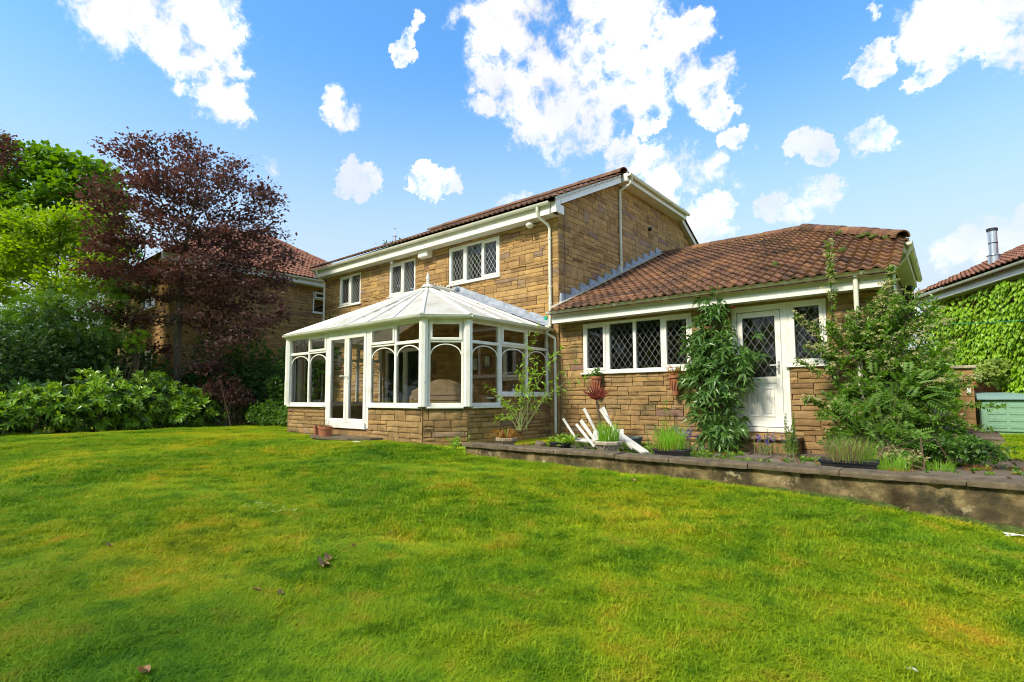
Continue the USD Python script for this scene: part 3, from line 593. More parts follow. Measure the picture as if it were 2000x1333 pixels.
# windows
def lights2(a, b): m = (a + b) / 2; return [(a + .055, m - .03, True), (m + .03, b - .055, False)]
window(house, front, *W1, lw=.0095, lead='lead_far', lights=[(W1[0] + .055, -8.06, True), (-7.83, W1[1] - .055, False)][:0] or [(W1[0] + .055, -8.04, True), (-7.975, W1[1] - .055, False)], label='left-hand upstairs window of two leaded lights')
window(house, front, *W2, lw=.0095, lead='lead_far', lights=[(W2[0] + .055, -5.42, True), (-5.36, W2[1] - .055, False)], label='middle upstairs window of two leaded lights above the conservatory ridge')
window(house, front, *W3, lw=.0095, lead='lead_far', lights=[(W3[0] + .055, -2.90, True), (-2.845, -2.32, False), (-2.265, W3[1] - .055, True)], label='wide upstairs window of three leaded lights')
window(house, front, *IW, [(IW[0] + .055, IW[1] - .055, True)], label='white window seen through the conservatory')
dd = window(house, front, *D1, [(-6.095, -5.28, True), (-5.22, -4.405, True)], sill=False, name='glazed_doors', label='leaded white double doors inside the conservatory')
def curtain(owner, x0, x1, y, z0, z1, mat, n=9, name='curtain'):
    u = np.linspace(x0, x1, 4 * n + 1); d = y + 0.025 * np.sin(np.linspace(0, 2 * PI * n / 2, len(u)))
    v = np.vstack([np.column_stack([u, d, np.full(len(u), z0)]), np.column_stack([u, d, np.full(len(u), z1)])]); k = np.arange(len(u) - 1); m = len(u)
    part(owner, name, (v, np.stack([k, k + 1, m + k + 1, m + k], 1)), mat, smooth=True)
curtain(house, -3.40, -2.95, .34, 3.4, 4.6, 'curtain', 5); curtain(house, -8.57, -8.2, .34, 3.4, 4.6, 'curtain', 4); curtain(house, -7.75, -7.5, .34, 3.4, 4.6, 'curtain', 3)
curtain(house, -6.0, -5.5, .36, 3.4, 4.6, 'curtain', 4); curtain(house, -1.98, -1.76, .34, 3.4, 4.6, 'curtain', 3)
# roof: slab under tiles
EY, EZ = -0.38, 4.86
HY0, HY1 = 2.75, 6.71; HZ = 4.90 + (HY0 + .40) * RS - .02
RY = 4.73; RZ = 4.90 + (RY + .4) * RS; RX = -2.55
XR, XL = 0.20, HL - 0.16
rt = MB()
rv = np.array([(XL, -.40, 4.86), (XR, -.40, 4.86), (XR, HY0, HZ), (RX, RY, RZ - .03), (XL, RY, RZ - .03), (XL, 9.86, 4.86), (XR, 9.86, 4.86), (XR, HY1, HZ)])
rt.add(rv, [[0, 1, 2], [0, 2, 3], [0, 3, 4]]); rt.add(rv, [[5, 4, 3], [5, 3, 7], [5, 7, 6]]); rt.add(rv, [[2, 7, 3]])
rt.add(rv - [0, 0, .07], [[0, 4, 3], [0, 3, 2], [0, 2, 1], [5, 6, 7], [5, 7, 3], [5, 3, 4], [2, 3, 7]])
mroof = part(house, 'roof', rt, 'tile_brown')
S = np.array([0, 1, RS]); S /= np.linalg.norm(S); Nn = np.array([0, -RS, 1.0]); Nn /= np.linalg.norm(Nn)
L_hip = math.hypot(HY0 + .4, HZ - 4.86); L_r = math.hypot(RY + .4, RZ - 4.89)
def in_main(u, s):
    if s < L_hip: return True
    return u + XL < XR + 0.1 + (RX - XR) * (s - L_hip) / (L_r - L_hip)
tile_field(np.random.default_rng(21), mroof, (XL - .02, -.415, 4.845), (1, 0, 0), S, Nn, in_main, 31, 19, 0.32, 0.30, 'tile_brown', 200, house, rolls=2, prefer=lambda c, r: 0 if (r == 0 or c > 28) else 1, amp=.032)
# half-hip slope, tiles facing +x
hs = np.array([RX - XR, 0, RZ - HZ]); hs /= np.linalg.norm(hs); hn = np.cross([0, 1.0, 0], hs); hn = hn if hn[2] > 0 else -hn
hl = math.hypot(RX - XR, RZ - HZ); hwid = HY1 - HY0
tile_field(np.random.default_rng(22), mroof, (XR + .05, HY0, HZ - .02), (0, 1, 0), hs, hn, lambda u, s: hwid / 2 * s / hl < u < hwid - hwid / 2 * s / hl, 13, 10, 0.32, 0.30, 'tile_brown', 13, house)
ridge_tiles(np.random.default_rng(23), mroof, (XR + .02, HY0 - .02, HZ + .03), (RX, RY, RZ + .02), 0.115, 'tile_brown', name='hip_tile')
ridge_tiles(np.random.default_rng(24), mroof, (XR + .02, HY1 + .02, HZ + .03), (RX, RY, RZ + .02), 0.115, 'tile_brown', name='hip_tile')
ridge_tiles(np.random.default_rng(25), mroof, (XL, RY, RZ + .01), (RX, RY, RZ + .01), 0.115, 'tile_brown')
# boards and gutters
fs = MB(); fs.box(XL + .03, 0.02, -.30, -.275, 4.56, 4.83); fs.box(XL + .03, 0.02, -.274, .0, 4.56, 4.58); fs.box(XL + .03, XL + .05, -.274, 0.0, 4.581, 4.83); part(house, 'fascia', fs, 'pvc_old')
lb = MB(); lb.box(XL + .05, 0.0, -.318, -.301, 4.545, 4.64); part(house, 'fascia_board', lb, 'pvc', label='bright lower board under the main eaves')
gutter_run(house, (XL + .02, -.362, 4.80), (0.03, -.362, 4.80), r=.055)
def verge(owner, x, pts, h, t, mat, name='bargeboard'):
    """A board of height h under the line of points (y, z), at x."""
    v = np.array([(x + dx, y, z - dz) for y, z in pts for dx in (0, t) for dz in (0, h)]); n = len(pts); f = []
    for k in range(n - 1):
        a, b = 4 * k, 4 * (k + 1)
        f += [[a, b, b + 1, a + 1], [a + 2, a + 3, b + 3, b + 2], [a, a + 2, b + 2, b], [a + 1, b + 1, b + 3, a + 3]]
    f += [[0, 1, 3, 2], [4 * n - 4, 4 * n - 2, 4 * n - 1, 4 * n - 3]]
    return part(owner, name, (v, f), mat)
zb = lambda y: 4.90 + (min(y, 9.46 - y) + .40) * RS - 0.045
verge(house, 0.145, [(-.32, zb(-.32)), (HY0 - .06, zb(HY0 - .06))], 0.21, .024, 'barge')
verge(house, 0.145, [(HY1 + .06, zb(HY1 + .06)), (9.78, zb(9.78))], 0.21, .024, 'pvc_old')
for a, b in ((0.0, HY0 - .06), (HY1 + .06, HD)): sf = MB(); sf.add([(0.005, a, zb(a) - .17), (.144, a, zb(a) - .17), (.144, b, zb(b) - .17), (.005, b, zb(b) - .17)], [[0, 1, 2, 3]]); part(house, 'verge_soffit', sf, 'pvc_old')
bxe = MB(); bxe.box(.0, .168, -.30, -.276, 4.565, 4.80); bxe.box(.144, .17, -.2755, .0, 4.565, 4.76); part(house, 'eaves_box_end', bxe, 'pvc')
hf = MB(); hf.box(.30, .322, HY0 - .02, HY1 + .02, HZ - .24, HZ - .02); hf.box(.005, .2995, HY0, HY1, HZ - .24, HZ - .225); hf.box(.17, .2995, HY0 - .018, HY0 + .006, HZ - .224, HZ - .03); hf.box(.17, .2995, HY1 - .006, HY1 + .018, HZ - .224, HZ - .03)
part(house, 'fascia', hf, 'pvc', label='boards under the half hip of the gable')
gutter_run(house, (.38, HY0 - .05, HZ - .075), (.38, HY1 + .05, HZ - .075), r=.055)
# pipes
def pipe(owner, pts, r=.034, mat='gutter', clips=(), n=10):
    m = MB(); m.tube(pts, r, n); p = part(owner, 'downpipe', m, mat, smooth=45)
    for c, d in clips:
        b = MB(); b.tube([np.array(c) - [0, 0, .025], np.array(c) + [0, 0, .025]], r + .008, 10); b.box(c[0] - .012, c[0] + .012, min(c[1], c[1] + d), max(c[1], c[1] + d), c[2] - .015, c[2] + .015); part(p, 'pipe_clip', b, mat)
    return p
pipe(house, [(-.30, -.362, 4.75), (-.30, -.362, 4.62), (-.285, -.30, 4.52), (-.20, -.10, 4.40), (-.19, -.055, 4.30), (-.19, -.055, 3.4), (-.185, -.055, 2.5), (-.185, -.07, 2.13)], clips=[((-.19, -.055, 4.1), .05), ((-.187, -.055, 3.0), .05), ((-.187, -.055, 2.62), .05)])
pipe(house, [(-9.42, -.362, 4.75), (-9.42, -.362, 4.66), (-9.42, -.25, 4.52), (-9.44, -.06, 4.42), (-9.44, -.055, 4.3), (-9.44, -.055, 0.0)])
pipe(house, [(.38, 2.85, HZ - .12), (.38, 2.85, HZ - .20), (.33, 2.84, HZ - .30), (.08, 2.80, HZ - .42), (.06, 2.80, HZ - .5), (.06, 2.80, 3.80)], clips=[((.06, 2.80, 5.3), .0), ((.06, 2.80, 4.2), .0)])
# fittings
ab = MB(front.o, FU, FN); ab.bar(-4.50, -4.12, 0.02, .22, 4.36, 4.56, .02); part(house, 'alarm_box', ab, 'pvc', label='white alarm box under the main eaves')
fl = MB(); fl.tube([(-.62, -.02, 4.50), (-.62, -.16, 4.46)], .022, 8); fl.ico((-.62, -.22, 4.44), (.085, .10, .065), 2); part(house, 'floodlight', fl, 'pvc_old', smooth=60)
se = MB(); se.tube([(-5.75, -.02, 4.52), (-5.75, -.09, 4.50)], .018, 8); se.ico((-5.75, -.12, 4.47), (.06, .07, .05), 1); part(house, 'security_lamp', se, 'metal', smooth=60)
cb = MB(); cb.tube([(.062, .16, 4.75), (.066, .14, 4.2), (.062, .17, 3.6), (.066, .15, 3.0), (.062, .16, 2.72)], .009, 5); cb.tube([(.062, .24, 4.80), (.066, .22, 4.5), (.062, .19, 4.35)], .005, 5); part(house, 'cable', cb, 'cable')
vt = MB(); vt.tube([(.0, 4.62, 5.42), (.10, 4.62, 5.42)], .055, 12); part(house, 'flue_vent', vt, 'dark')
fp = MB(); fp.tube([(-9.30, 2.70, 6.2), (-9.30, 2.70, 6.62)], .055, 10); fp.tube([(-9.30, 2.70, 6.62), (-9.30, 2.70, 6.66)], .075, 10); fp.tube([(-9.30, 2.70, 6.66), (-9.30, 2.70, 6.92)], .018, 6); fp.tube([(-9.30, 2.70, 6.92), (-9.30, 2.70, 6.94)], .05, 8); part(house, 'flue_pipe', fp, 'metal', smooth=50)
# stepped lead flashing up the gable, where the extension roof meets it
ER = 0.42
def ez(y): return 2.57 + ER * y
def lead_strip(owner, P, Q, w, name='lead_flashing', n=26, seed=3):
    P, Q = np.asarray(P, float), np.asarray(Q, float); r = np.random.default_rng(seed); t = np.linspace(0, 1, n)[:, None]
    up = np.asarray(w, float); k = np.arange(n - 1)
    a = P + (Q - P) * t + r.uniform(-.008, .008, (n, 3)); b = a + up + r.uniform(-.012, .012, (n, 3))
    return part(owner, name, (np.vstack([a, b]), np.stack([k, k + 1, n + k + 1, n + k], 1)), 'flash', smooth=True)
r9 = np.random.default_rng(9); y = 0.02
while y < 5.2:
    st = r9.uniform(.33, .42); z = ez(y) + .03
    fm = MB((0.0, 0, 0), GU, GN); fm.prism(Polygon([(y, z), (y + st, z + st * ER), (y + st, z + st * ER + .07), (y + .015, z + r9.uniform(.22, .27))]), .0, .055 + .004 * (int(y * 10) % 2))
    part(house, 'step_flashing', fm, 'flash'); y += st
sv = MB(); sv.hexa([(.02, -.35, ez(-.35) + .03), (.14, -.35, ez(-.35) + .045), (.14, 5.4, ez(5.4) + .045), (.02, 5.4, ez(5.4) + .03), (.02, -.35, ez(-.35) + .07), (.14, -.35, ez(-.35) + .062), (.14, 5.4, ez(5.4) + .062), (.02, 5.4, ez(5.4) + .07)])
part(house, 'roof_fillet', sv, 'caststone')

# ------------------------------------------------------------------ extension
ext = thing('extension', 'single-storey sandstone extension with mossy red tiled roof and white back door', 'extension', (2.9, 0, -0.28))
EX = 5.77
EWn = (0.608, 2.939, 1.063, 2.095); DR = (3.643, 4.528, 0.0, 2.10); SWn = (4.5285, 5.083, 1.06, 2.10)
ep = sbox(0.02, -.45, EX, 2.17)
for q in (EWn, DR, SWn): ep = ep.difference(sbox(q[0], q[2], q[1], q[3]))
ew = part(ext, 'front_wall', MB((0, 0, 0), FU, FN).prism(ep, -.26, -.028), 'mortar')
est = stone_wall(np.random.default_rng(31), front, ep.intersection(sbox(.03, -.37, EX, 2.165)), hs=(.15, .18, .21, .24))
place_stones([(ew, est, 'stone_damp')], 300, ext)
xw = MB(); xw.box(EX - .26, EX - .02, .261, 5.1, -.45, 2.55); xw.box(.02, EX - .02, 5.1, 5.3, -.35, 3.3); part(ext, 'side_walls', xw, 'mortar')
xf = MB(); xf.box(.02, EX - .26, .27, 5.1, -.12, -.02); xf.box(.02, EX - .26, .27, 5.1, 2.3, 2.36); part(ext, 'floors', xf, 'room')
window(ext, front, *EWn, [(.665, 1.135, True), (1.235, 1.755, False), (1.82, 2.33, False), (2.41, 2.88, True)], label='wide window of four leaded lights in the extension')
window(ext, front, *SWn, [(4.585, 5.028, True)], label='leaded window light beside the back door')
curtain(ext, 4.62, 5.02, .30, .95, 2.15, 'curtain_warm', 4); curtain(ext, 2.6, 2.92, .32, .95, 2.15, 'curtain_warm', 3)
# the back door
dr = MB(front.o, FU, FN); dr.bar(3.643, 3.722, -.08, .0, .02, 2.10); dr.bar(4.421, 4.528, -.08, .0, .02, 2.10); dr.bar(3.722, 4.421, -.08, -.0015, 2.0, 2.10); door = part(ext, 'door', dr, 'pvc', label='white half-glazed back door')
th = MB(front.o, FU, FN); th.bar(3.62, 4.55, -.05, .065, -.03, .045, .008); part(door, 'threshold', th, 'pvc')
lf = MB(front.o, FU, FN)
lf.bar(3.730, 3.815, -.065, -.012, .055, 1.992); lf.bar(4.328, 4.413, -.065, -.012, .055, 1.992); lf.bar(3.815, 4.328, -.065, -.0135, 1.9, 1.992); lf.bar(3.815, 4.328, -.065, -.0135, .78, .885); lf.bar(3.815, 4.328, -.065, -.0135, .055, .15); lf.bar(3.815, 4.328, -.06, -.026, .15, .78)
part(door, 'door_leaf', lf, 'pvc')
for a, b in ((3.86, 4.045), (4.098, 4.283)):
    pn = MB(front.o, FU, FN); pn.frame(a, b, .22, .71, .03, -.027, -.012, .006); pn.bar(a + .055, b - .055, -.027, -.016, .275, .655, .008); part(door, 'panel', pn, 'pvc')
pm = MB(front.o, FU, FN); pm.add(pm.W([(3.815, -.04, .885), (4.328, -.04, .885), (4.328, -.04, 1.9), (3.815, -.04, 1.9)]), [[0, 1, 2, 3]]); part(door, 'pane', pm, 'glass')
part(door, 'leading', lattice(front, 3.815, 4.328, .885, 1.9, -.036, pw=.125, ph=.2), 'lead')
curtain(ext, 3.84, 4.3, .36, .3, 2.05, 'curtain_warm', 3)
hd = MB(front.o, FU, FN); hd.bar(4.352, 4.385, -.012, .0, .93, 1.14, .004); part(door, 'handle_plate', hd, 'metal'); hh = MB(); hh.tube([(4.368, -.0, 1.07), (4.368, -.05, 1.07), (4.36, -.055, 1.07), (4.25, -.055, 1.072)], .010, 8); part(door, 'handle', hh, 'pvc', smooth=50)
kh = MB(front.o, FU, FN); kh.bar(4.362, 4.374, -.005, .002, .965, .99, 0); part(door, 'keyhole', kh, 'dark')
# roof
XE = 5.99; RYE = 5.4; RZE = ez(RYE) - .03; RXE = 3.85; HY = 1.62; HZE = ez(HY) - .02; HYB = 5.4
r2 = MB(); rv = np.array([(.02, -.42, ez(-.42) - .04), (XE, -.42, ez(-.42) - .04), (XE, HY, ez(HY) - .04), (RXE, RYE, RZE - .03), (.02, RYE, RZE - .03), (.02, 9.6, 3.1), (RXE, 9.6, 3.1), (XE, HYB, ez(HY) - .04)])
r2.add(rv, [[0, 1, 2], [0, 2, 3], [0, 3, 4], [4, 3, 6], [4, 6, 5], [2, 7, 3]]); r2.add(rv - [0, 0, .06], [[0, 2, 1], [0, 3, 2], [0, 4, 3], [4, 6, 3], [4, 5, 6], [2, 3, 7]])
r2.add([(RXE, RYE, RZE - .03), (XE, HYB, ez(HY) - .04), (XE, HYB, 2.0), (RXE, HYB, 2.0), (RXE, 9.6, 3.1), (RXE, 9.6, -.3), (RXE, HYB, -.3)], [[0, 1, 2], [0, 2, 3], [0, 4, 5], [0, 5, 6]])
eroof = part(ext, 'roof', r2, 'tile')
S2 = np.array([0, 1, ER]); S2 /= np.linalg.norm(S2); N2 = np.array([0, -ER, 1.0]); N2 /= np.linalg.norm(N2)
lh, lr = (HY + .42) * math.hypot(1, ER), (RYE + .42) * math.hypot(1, ER)
def in_ext(u, s): return s < lr - .1 and (s < lh or u + .06 < XE + .06 + (RXE - XE) * (s - lh) / (lr - lh))
TW = 0.352
tile_field(np.random.default_rng(32), eroof, (.08, -.42, ez(-.42) - .03), (1, 0, 0), S2, N2, in_ext, 17, 22, TW, .288, 'tile', 300, ext)
hs2 = np.array([RXE - XE, 0, RZE - HZE]); hl2 = np.linalg.norm(hs2); hs2 /= hl2; hn2 = np.cross([0, 1.0, 0], hs2); hn2 = hn2 if hn2[2] > 0 else -hn2
tile_field(np.random.default_rng(33), eroof, (XE + .05, HY, HZE - .02), (0, 1, 0), hs2, hn2, lambda u, s: (HYB - HY) * s / hl2 < u, 11, 9, .344, .288, 'tile', 0, ext)
ridge_tiles(np.random.default_rng(34), eroof, (XE + .04, HY - .05, HZE + .04), (RXE, RYE, RZE + .03), .125, 'tile', name='hip_tile', lift=-.01)
ridge_tiles(np.random.default_rng(35), eroof, (.06, RYE, RZE + .0), (RXE, RYE, RZE + .0), .125, 'tile')
mo = np.random.default_rng(36)
for k, (mx, my, rr) in enumerate([(5.45, 2.35, .16), (5.62, 2.05, .12), (5.85, 1.75, .12), (4.9, 3.3, .09), (5.2, 1.2, .07), (4.2, .8, .06)]):
    b = MB(); mm = trimesh.creation.icosphere(2, 1.0); vv = mm.vertices * [rr, rr * .8, .055] * (0.8 + .4 * vnoise(mm.vertices * 3 + k, 3))[:, None]; b.add(vv + [mx, my, ez(my) + .03], mm.faces); part(eroof, 'moss_cushion', b, 'moss', smooth=True)
# eaves
e1 = MB(); e1.box(.03, EX + .21, -.30, -.277, 2.145, 2.36); e1.box(.03, EX + .18, -.2765, .0, 2.145, 2.165); part(ext, 'fascia', e1, 'pvc_old')
e2 = MB(); e2.box(.035, EX + .205, -.316, -.301, 2.13, 2.235); part(ext, 'fascia_board', e2, 'pvc', label='lower white board along the extension eaves')
gutter_run(ext, (-.06, -.362, 2.375), (EX + .23, -.362, 2.375), r=.056)
zbe = lambda y: ez(y) - .03
verge(ext, 5.955, [(-.30, zbe(-.30)), (HY - .02, zbe(HY - .02))], .20, .022, 'pvc_old')
be = MB(); be.box(EX + .185, EX + .208, -.2755, .02, 2.10, 2.40); part(ext, 'eaves_box_end', be, 'pvc')
h2 = MB(); h2.box(6.035, 6.055, HY + .02, HYB, HZE - .23, HZE - .02); h2.box(5.80, 6.0345, HY + .02, HYB, HZE - .23, HZE - .215); h2.box(5.978, 6.0345, HY + .0, HY + .02, HZE - .22, HZE - .02); part(ext, 'fascia', h2, 'pvc_old', label='boards under the half hip at the right end')
gutter_run(ext, (6.105, HY - .04, HZE - .06), (6.105, HYB + .02, HZE - .06), r=.05)
pipe(ext, [(6.105, 1.75, HZE - .1), (6.105, 1.75, HZE - .17), (6.05, 1.78, HZE - .26), (5.87, 1.97, HZE - .42), (5.85, 2.0, HZE - .50), (5.85, 2.0, 0.0)], r=.03)
pipe(ext, [(5.533, -.362, 2.33), (5.533, -.362, 2.25), (5.533, -.362, 1.2), (5.533, -.362, -.33)])
pipe(ext, [(-.185, -.07, 2.13), (-.19, -.10, 2.09), (-.21, -.2, 2.06), (-.23, -.25, 2.06)], r=.036)
gb = MB(); ys = np.arange(.0, 5.0, .15)
gab = part(ext, 'gable_wall', MB((EX, 0, 0), GU, GN).prism(Polygon([(0.0, -.45), (4.95, -.45), (4.95, ez(HY) - .3), (HY, ez(HY) - .3), (0, ez(0) - .3)]), -.02, .01), 'wood')
for yy in ys:
    top = min(ez(yy), ez(HY)) - .31
    b = MB((EX, 0, 0), GU, GN); b.bar(yy + .006, yy + .144, .011, .03, .9, top, .004); part(gab, 'board', b, 'wood')
lamp = MB(); lamp.tube([(5.81, 4.2, 2.80), (5.92, 4.2, 2.82)], .03, 8); lamp.ico((5.98, 4.2, 2.80), (.09, .12, .06), 1); part(ext, 'gable_lamp', lamp, 'dark', smooth=50)
gm = MB(); gm.tube([(-.10, -.33, 2.26), (-.10, -.36, 2.26)], .045, 10); part(ext, 'hose_fitting', gm, 'wire')
# step under the back door
for z0, z1, y0, x0, x1 in ((-.35, -.14, -.42, 3.50, 4.66), (-.139, -.045, -.06, 3.6, 4.6)):
    b = MB(front.o, FU, FN); b.bar(x0, x1, .03, -y0 - .03 if z0 < -.2 else -y0, z0, z1, .006); part(ext, 'step_riser', b, 'stone_damp', tone=.4)
b = MB(front.o, FU, FN); b.bar(3.47, 4.69, .028, .45, -.139, -.085, .02); part(ext, 'step_tread', b, 'stone_damp', tone=.55)

# ------------------------------------------------------------------ conservatory
cons = thing('conservatory', 'white uPVC conservatory with opal roof, finial and low stone walls', 'conservatory', (-3.2, -1.6, -0.28))
PL1, PL2, PA, PB, PC, PL3 = (-5.73, -3.125), (-6.30, -2.55), (-0.843, -3.125), (-0.27, -2.552), (-0.27, -0.02), (-6.30, -0.02)
def face_frame(P, Q):
    P, Q = np.array([*P, 0.0]), np.array([*Q, 0.0]); u = (Q - P) / np.linalg.norm(Q - P)
    return MB(P, u, (u[1], -u[0], 0.0)), float(np.linalg.norm(Q - P))
def arch(fr, a, b, z, d, h=.20, w=.020):
    g = np.linspace(0.0, PI, 17); m = (a + b) / 2; r = (b - a) / 2 + .004
    o = np.column_stack([m - np.cos(g) * r, z - h + np.sin(g) * h]); i = np.column_stack([m - np.cos(g) * (r - w), z - h + np.sin(g) * (h - w)])
    mb = MB(fr.o, fr.u, fr.n); n = len(g); v = [mb.W(np.column_stack([p[:, 0], np.full(n, dd), p[:, 1]])) for p, dd in ((o, d), (i, d), (o, d - .012), (i, d - .012))]; k = np.arange(n - 1)
    mb.add(np.vstack(v), np.vstack([np.stack([k, k + 1, n + k + 1, n + k], 1), np.stack([k, 2 * n + k, 2 * n + k + 1, k + 1], 1), np.stack([n + k, n + k + 1, 3 * n + k + 1, 3 * n + k], 1)]))
    return mb
ZT, ZH, ZG = 1.60, 2.0, 2.06
def screen(fr, u0, u1, zs, bays, label=None):
    """A glazed screen: frame with transom, lower panes under arched bars, top lights (opening ones with a sash). bays: [(left, right, top opens)]."""
    m = MB(fr.o, fr.u, fr.n)
    m.bar(u0, u1, -.07, 0, zs, zs + .065); m.bar(u0, u1, -.07, 0, ZH - .055, ZH)
    e = [u0] + [x for b in bays for x in b[:2]] + [u1]
    for a, b in zip(e[::2], e[1::2]): m.bar(a, b, -.07, -.0015, zs + .065, ZH - .055)
    for a, b, _ in bays: m.bar(a, b, -.07, -.003, ZT - .03, ZT + .03)
    win = part(cons, 'window', m, 'pvc', label=label)
    for a, b, opens in bays:
        pm = MB(fr.o, fr.u, fr.n); pm.add(pm.W([(a, -.035, zs + .065), (b, -.035, zs + .065), (b, -.035, ZT - .03), (a, -.035, ZT - .03)]), [[0, 1, 2, 3]]); part(win, 'pane', pm, 'glass_c')
        part(win, 'arched_bar', arch(fr, a, b, ZT - .05, -.02), 'pvc')
        q = (a, b, ZT + .03, ZH - .055)
        if opens:
            s = MB(fr.o, fr.u, fr.n); s.frame(a - .016, b + .016, ZT + .012, ZH - .04, .052, -.04, .016); part(win, 'sash', s, 'pvc'); q = (a + .036, b - .036, ZT + .064, ZH - .092)
        pm = MB(fr.o, fr.u, fr.n); pm.add(pm.W([(q[0], -.03, q[2]), (q[1], -.03, q[2]), (q[1], -.03, q[3]), (q[0], -.03, q[3])]), [[0, 1, 2, 3]]); part(win, 'pane', pm, 'glass_c')
    s = MB(fr.o, fr.u, fr.n); s.bar(u0 - .01, u1 + .01, -.12, .065, zs - .036, zs - .0015, .008); part(win, 'sill', s, 'pvc')
    return win
FZ = 0.395
cf = MB((0, -3.125, 0), (1, 0, 0), (0, -1, 0))
screen(cf, -5.70, -4.09, FZ, [(-5.655, -4.87, False), (-4.81, -4.12, True)], 'screen left of the conservatory doors')
screen(cf, -2.50, -.93, FZ, [(-2.44, -1.70, True), (-1.635, -.955, False)], 'screen right of the conservatory doors')
fr, ln = face_frame(PA, PB); screen(fr, .085, ln - .085, FZ, [(.125, ln - .125, True)], 'angled corner screen')
fr, ln = face_frame(PB, PC); screen(fr, .085, .90, FZ, [(.125, .85, False)], 'first side screen')
screen(fr, .935, ln, .61, [(.965, 1.735, True), (1.80, ln - .05, False)], 'side screen with the raised sill')
fl_, l_ = face_frame(PL2, PL1); screen(fl_, .085, l_ - .085, FZ, [(.125, l_ - .125, True)], 'left corner screen')
fs_, l2_ = face_frame(PL3, PL2); screen(fs_, .03, l2_ - .085, FZ, [(.08, .8, True), (.86, 1.6, False), (1.66, l2_ - .12, True)], 'left side screen')
for P, nm in ((PA, 0), (PB, 0), (PL1, 0), (PL2, 0)):
    m = MB(); m.lathe([(0, FZ), (.088, FZ), (.088, ZH), (0, ZH)], (P[0], P[1], 0), n=8, rot=PI / 8); part(cons, 'corner_post', m, 'pvc')
m = MB(fr.o, fr.u, fr.n); m.bar(.901, .934, -.09, .004, FZ, ZH); part(cons, 'post', m, 'pvc')
# doors
d = MB(cf.o, cf.u, cf.n); d.bar(-4.089, -3.98, -.075, .004, -.06, ZH); d.bar(-2.59, -2.501, -.075, .004, -.06, ZH); d.bar(-3.98, -2.59, -.075, .0025, 1.90, ZH)
dfr = part(cons, 'doors', d, 'pvc', label='white glazed double doors of the conservatory')
for a, b in ((-3.975, -3.29), (-3.28, -2.595)):
    m = MB(cf.o, cf.u, cf.n); m.frame(a, b, .045, 1.895, .082, -.06, .016, .006); lf = part(dfr, 'door_leaf', m, 'pvc')
    pm = MB(cf.o, cf.u, cf.n); pm.add(pm.W([(a + .08, -.02, .125), (b - .08, -.02, .125), (b - .08, -.02, 1.815), (a + .08, -.02, 1.815)]), [[0, 1, 2, 3]]); part(dfr, 'pane', pm, 'glass_c')
th = MB(cf.o, cf.u, cf.n); th.bar(-4.0, -2.56, -.06, .05, -.075, .04, .008); part(dfr, 'threshold', th, 'pvc')
for s in (-1, 1):
    m = MB(cf.o, cf.u, cf.n); m.bar(-3.285 + s * .045 - .014, -3.285 + s * .045 + .014, .015, .024, .86, 1.08, .002); part(dfr, 'handle_plate', m, 'pvc')
    m = MB(); m.tube([(-3.285 + s * .045, -3.14, 1.02), (-3.285 + s * .045, -3.19, 1.02), (-3.285 + s * .06, -3.195, 1.02), (-3.285 + s * .16, -3.195, 1.02)], .010, 8); part(dfr, 'handle', m, 'pvc', smooth=50)
# dwarf walls
cstone = []
def dwarf(fr, u0, u1, z1, seed, show=True):
    w = part(cons, 'dwarf_wall', MB(fr.o, fr.u, fr.n).bar(u0, u1, -.22, -.028, -.5, z1, 0), 'mortar')
    if show: cstone.append((w, stone_wall(np.random.default_rng(seed), MB(fr.o, fr.u, fr.n), sbox(u0, -.42, u1, z1), hs=(.15, .18, .21)), 'stone_damp'))
dwarf(cf, -5.73, -4.095, FZ - .04, 41); dwarf(cf, -2.495, -.85, FZ - .04, 42)
fr, ln = face_frame(PA, PB); dwarf(fr, 0.0, ln, FZ - .04, 43)
fr, ln = face_frame(PB, PC); dwarf(fr, 0.0, .90, FZ - .04, 44); dwarf(fr, .905, ln + .02, .57, 45)
dwarf(fl_, 0, l_, FZ - .04, 46); dwarf(fs_, 0, l2_, FZ - .04, 47, False)
m = MB(cf.o, cf.u, cf.n); m.bar(-4.09, -2.5, -.22, .0, -.45, -.08, 0); part(cons, 'door_footing', m, 'stone_damp', tone=.3)
place_stones(cstone, 300, cons)
m = trimesh.creation.extrude_polygon(Polygon([(-6.1, -.02), (-6.1, -2.4), (-5.65, -2.92), (-.93, -2.92), (-.48, -2.46), (-.48, -.02)]), .06, engine='earcut'); m.apply_translation((0, 0, -.16)); part(cons, 'floor', m, 'floor')
# roof
FX, FY, FZt = -3.17, -.98, 3.24; EVZ = 2.075; o_ = .075
eL2, eL1, eA, eB, eC, eL3 = (np.array(p) for p in ((-6.30 - o_, -2.55 - o_ * .41, EVZ), (-5.73 - o_ * .41, -3.125 - o_, EVZ), (-.843 + o_ * .41, -3.125 - o_, EVZ), (-.27 + o_, -2.552 - o_ * .41, EVZ), (-.27 + o_, -.03, EVZ), (-6.30 - o_, -.03, EVZ)))
apex = np.array([FX, FY, FZt]); rw = np.array([FX, -.03, FZt])
ribs = [(apex + [-.02, -.03, 0], np.array([x, eA[1], EVZ])) for x in (eL1[0], -4.94, -4.13, -3.33, -2.51, -1.68, eA[0])]
right = [(apex, eB), (apex + [0, .02, 0], np.array([eB[0], -1.74, EVZ])), (np.array([FX, -.62, FZt]), np.array([eB[0], -1.08, EVZ])), (np.array([FX, -.30, FZt]), np.array([eB[0], -.48, EVZ])), (rw, eC)]
left = [(apex, eL2), (apex + [0, .02, 0], np.array([eL2[0], -1.74, EVZ])), (np.array([FX, -.5, FZt]), np.array([eL2[0], -.9, EVZ])), (rw, eL3)]
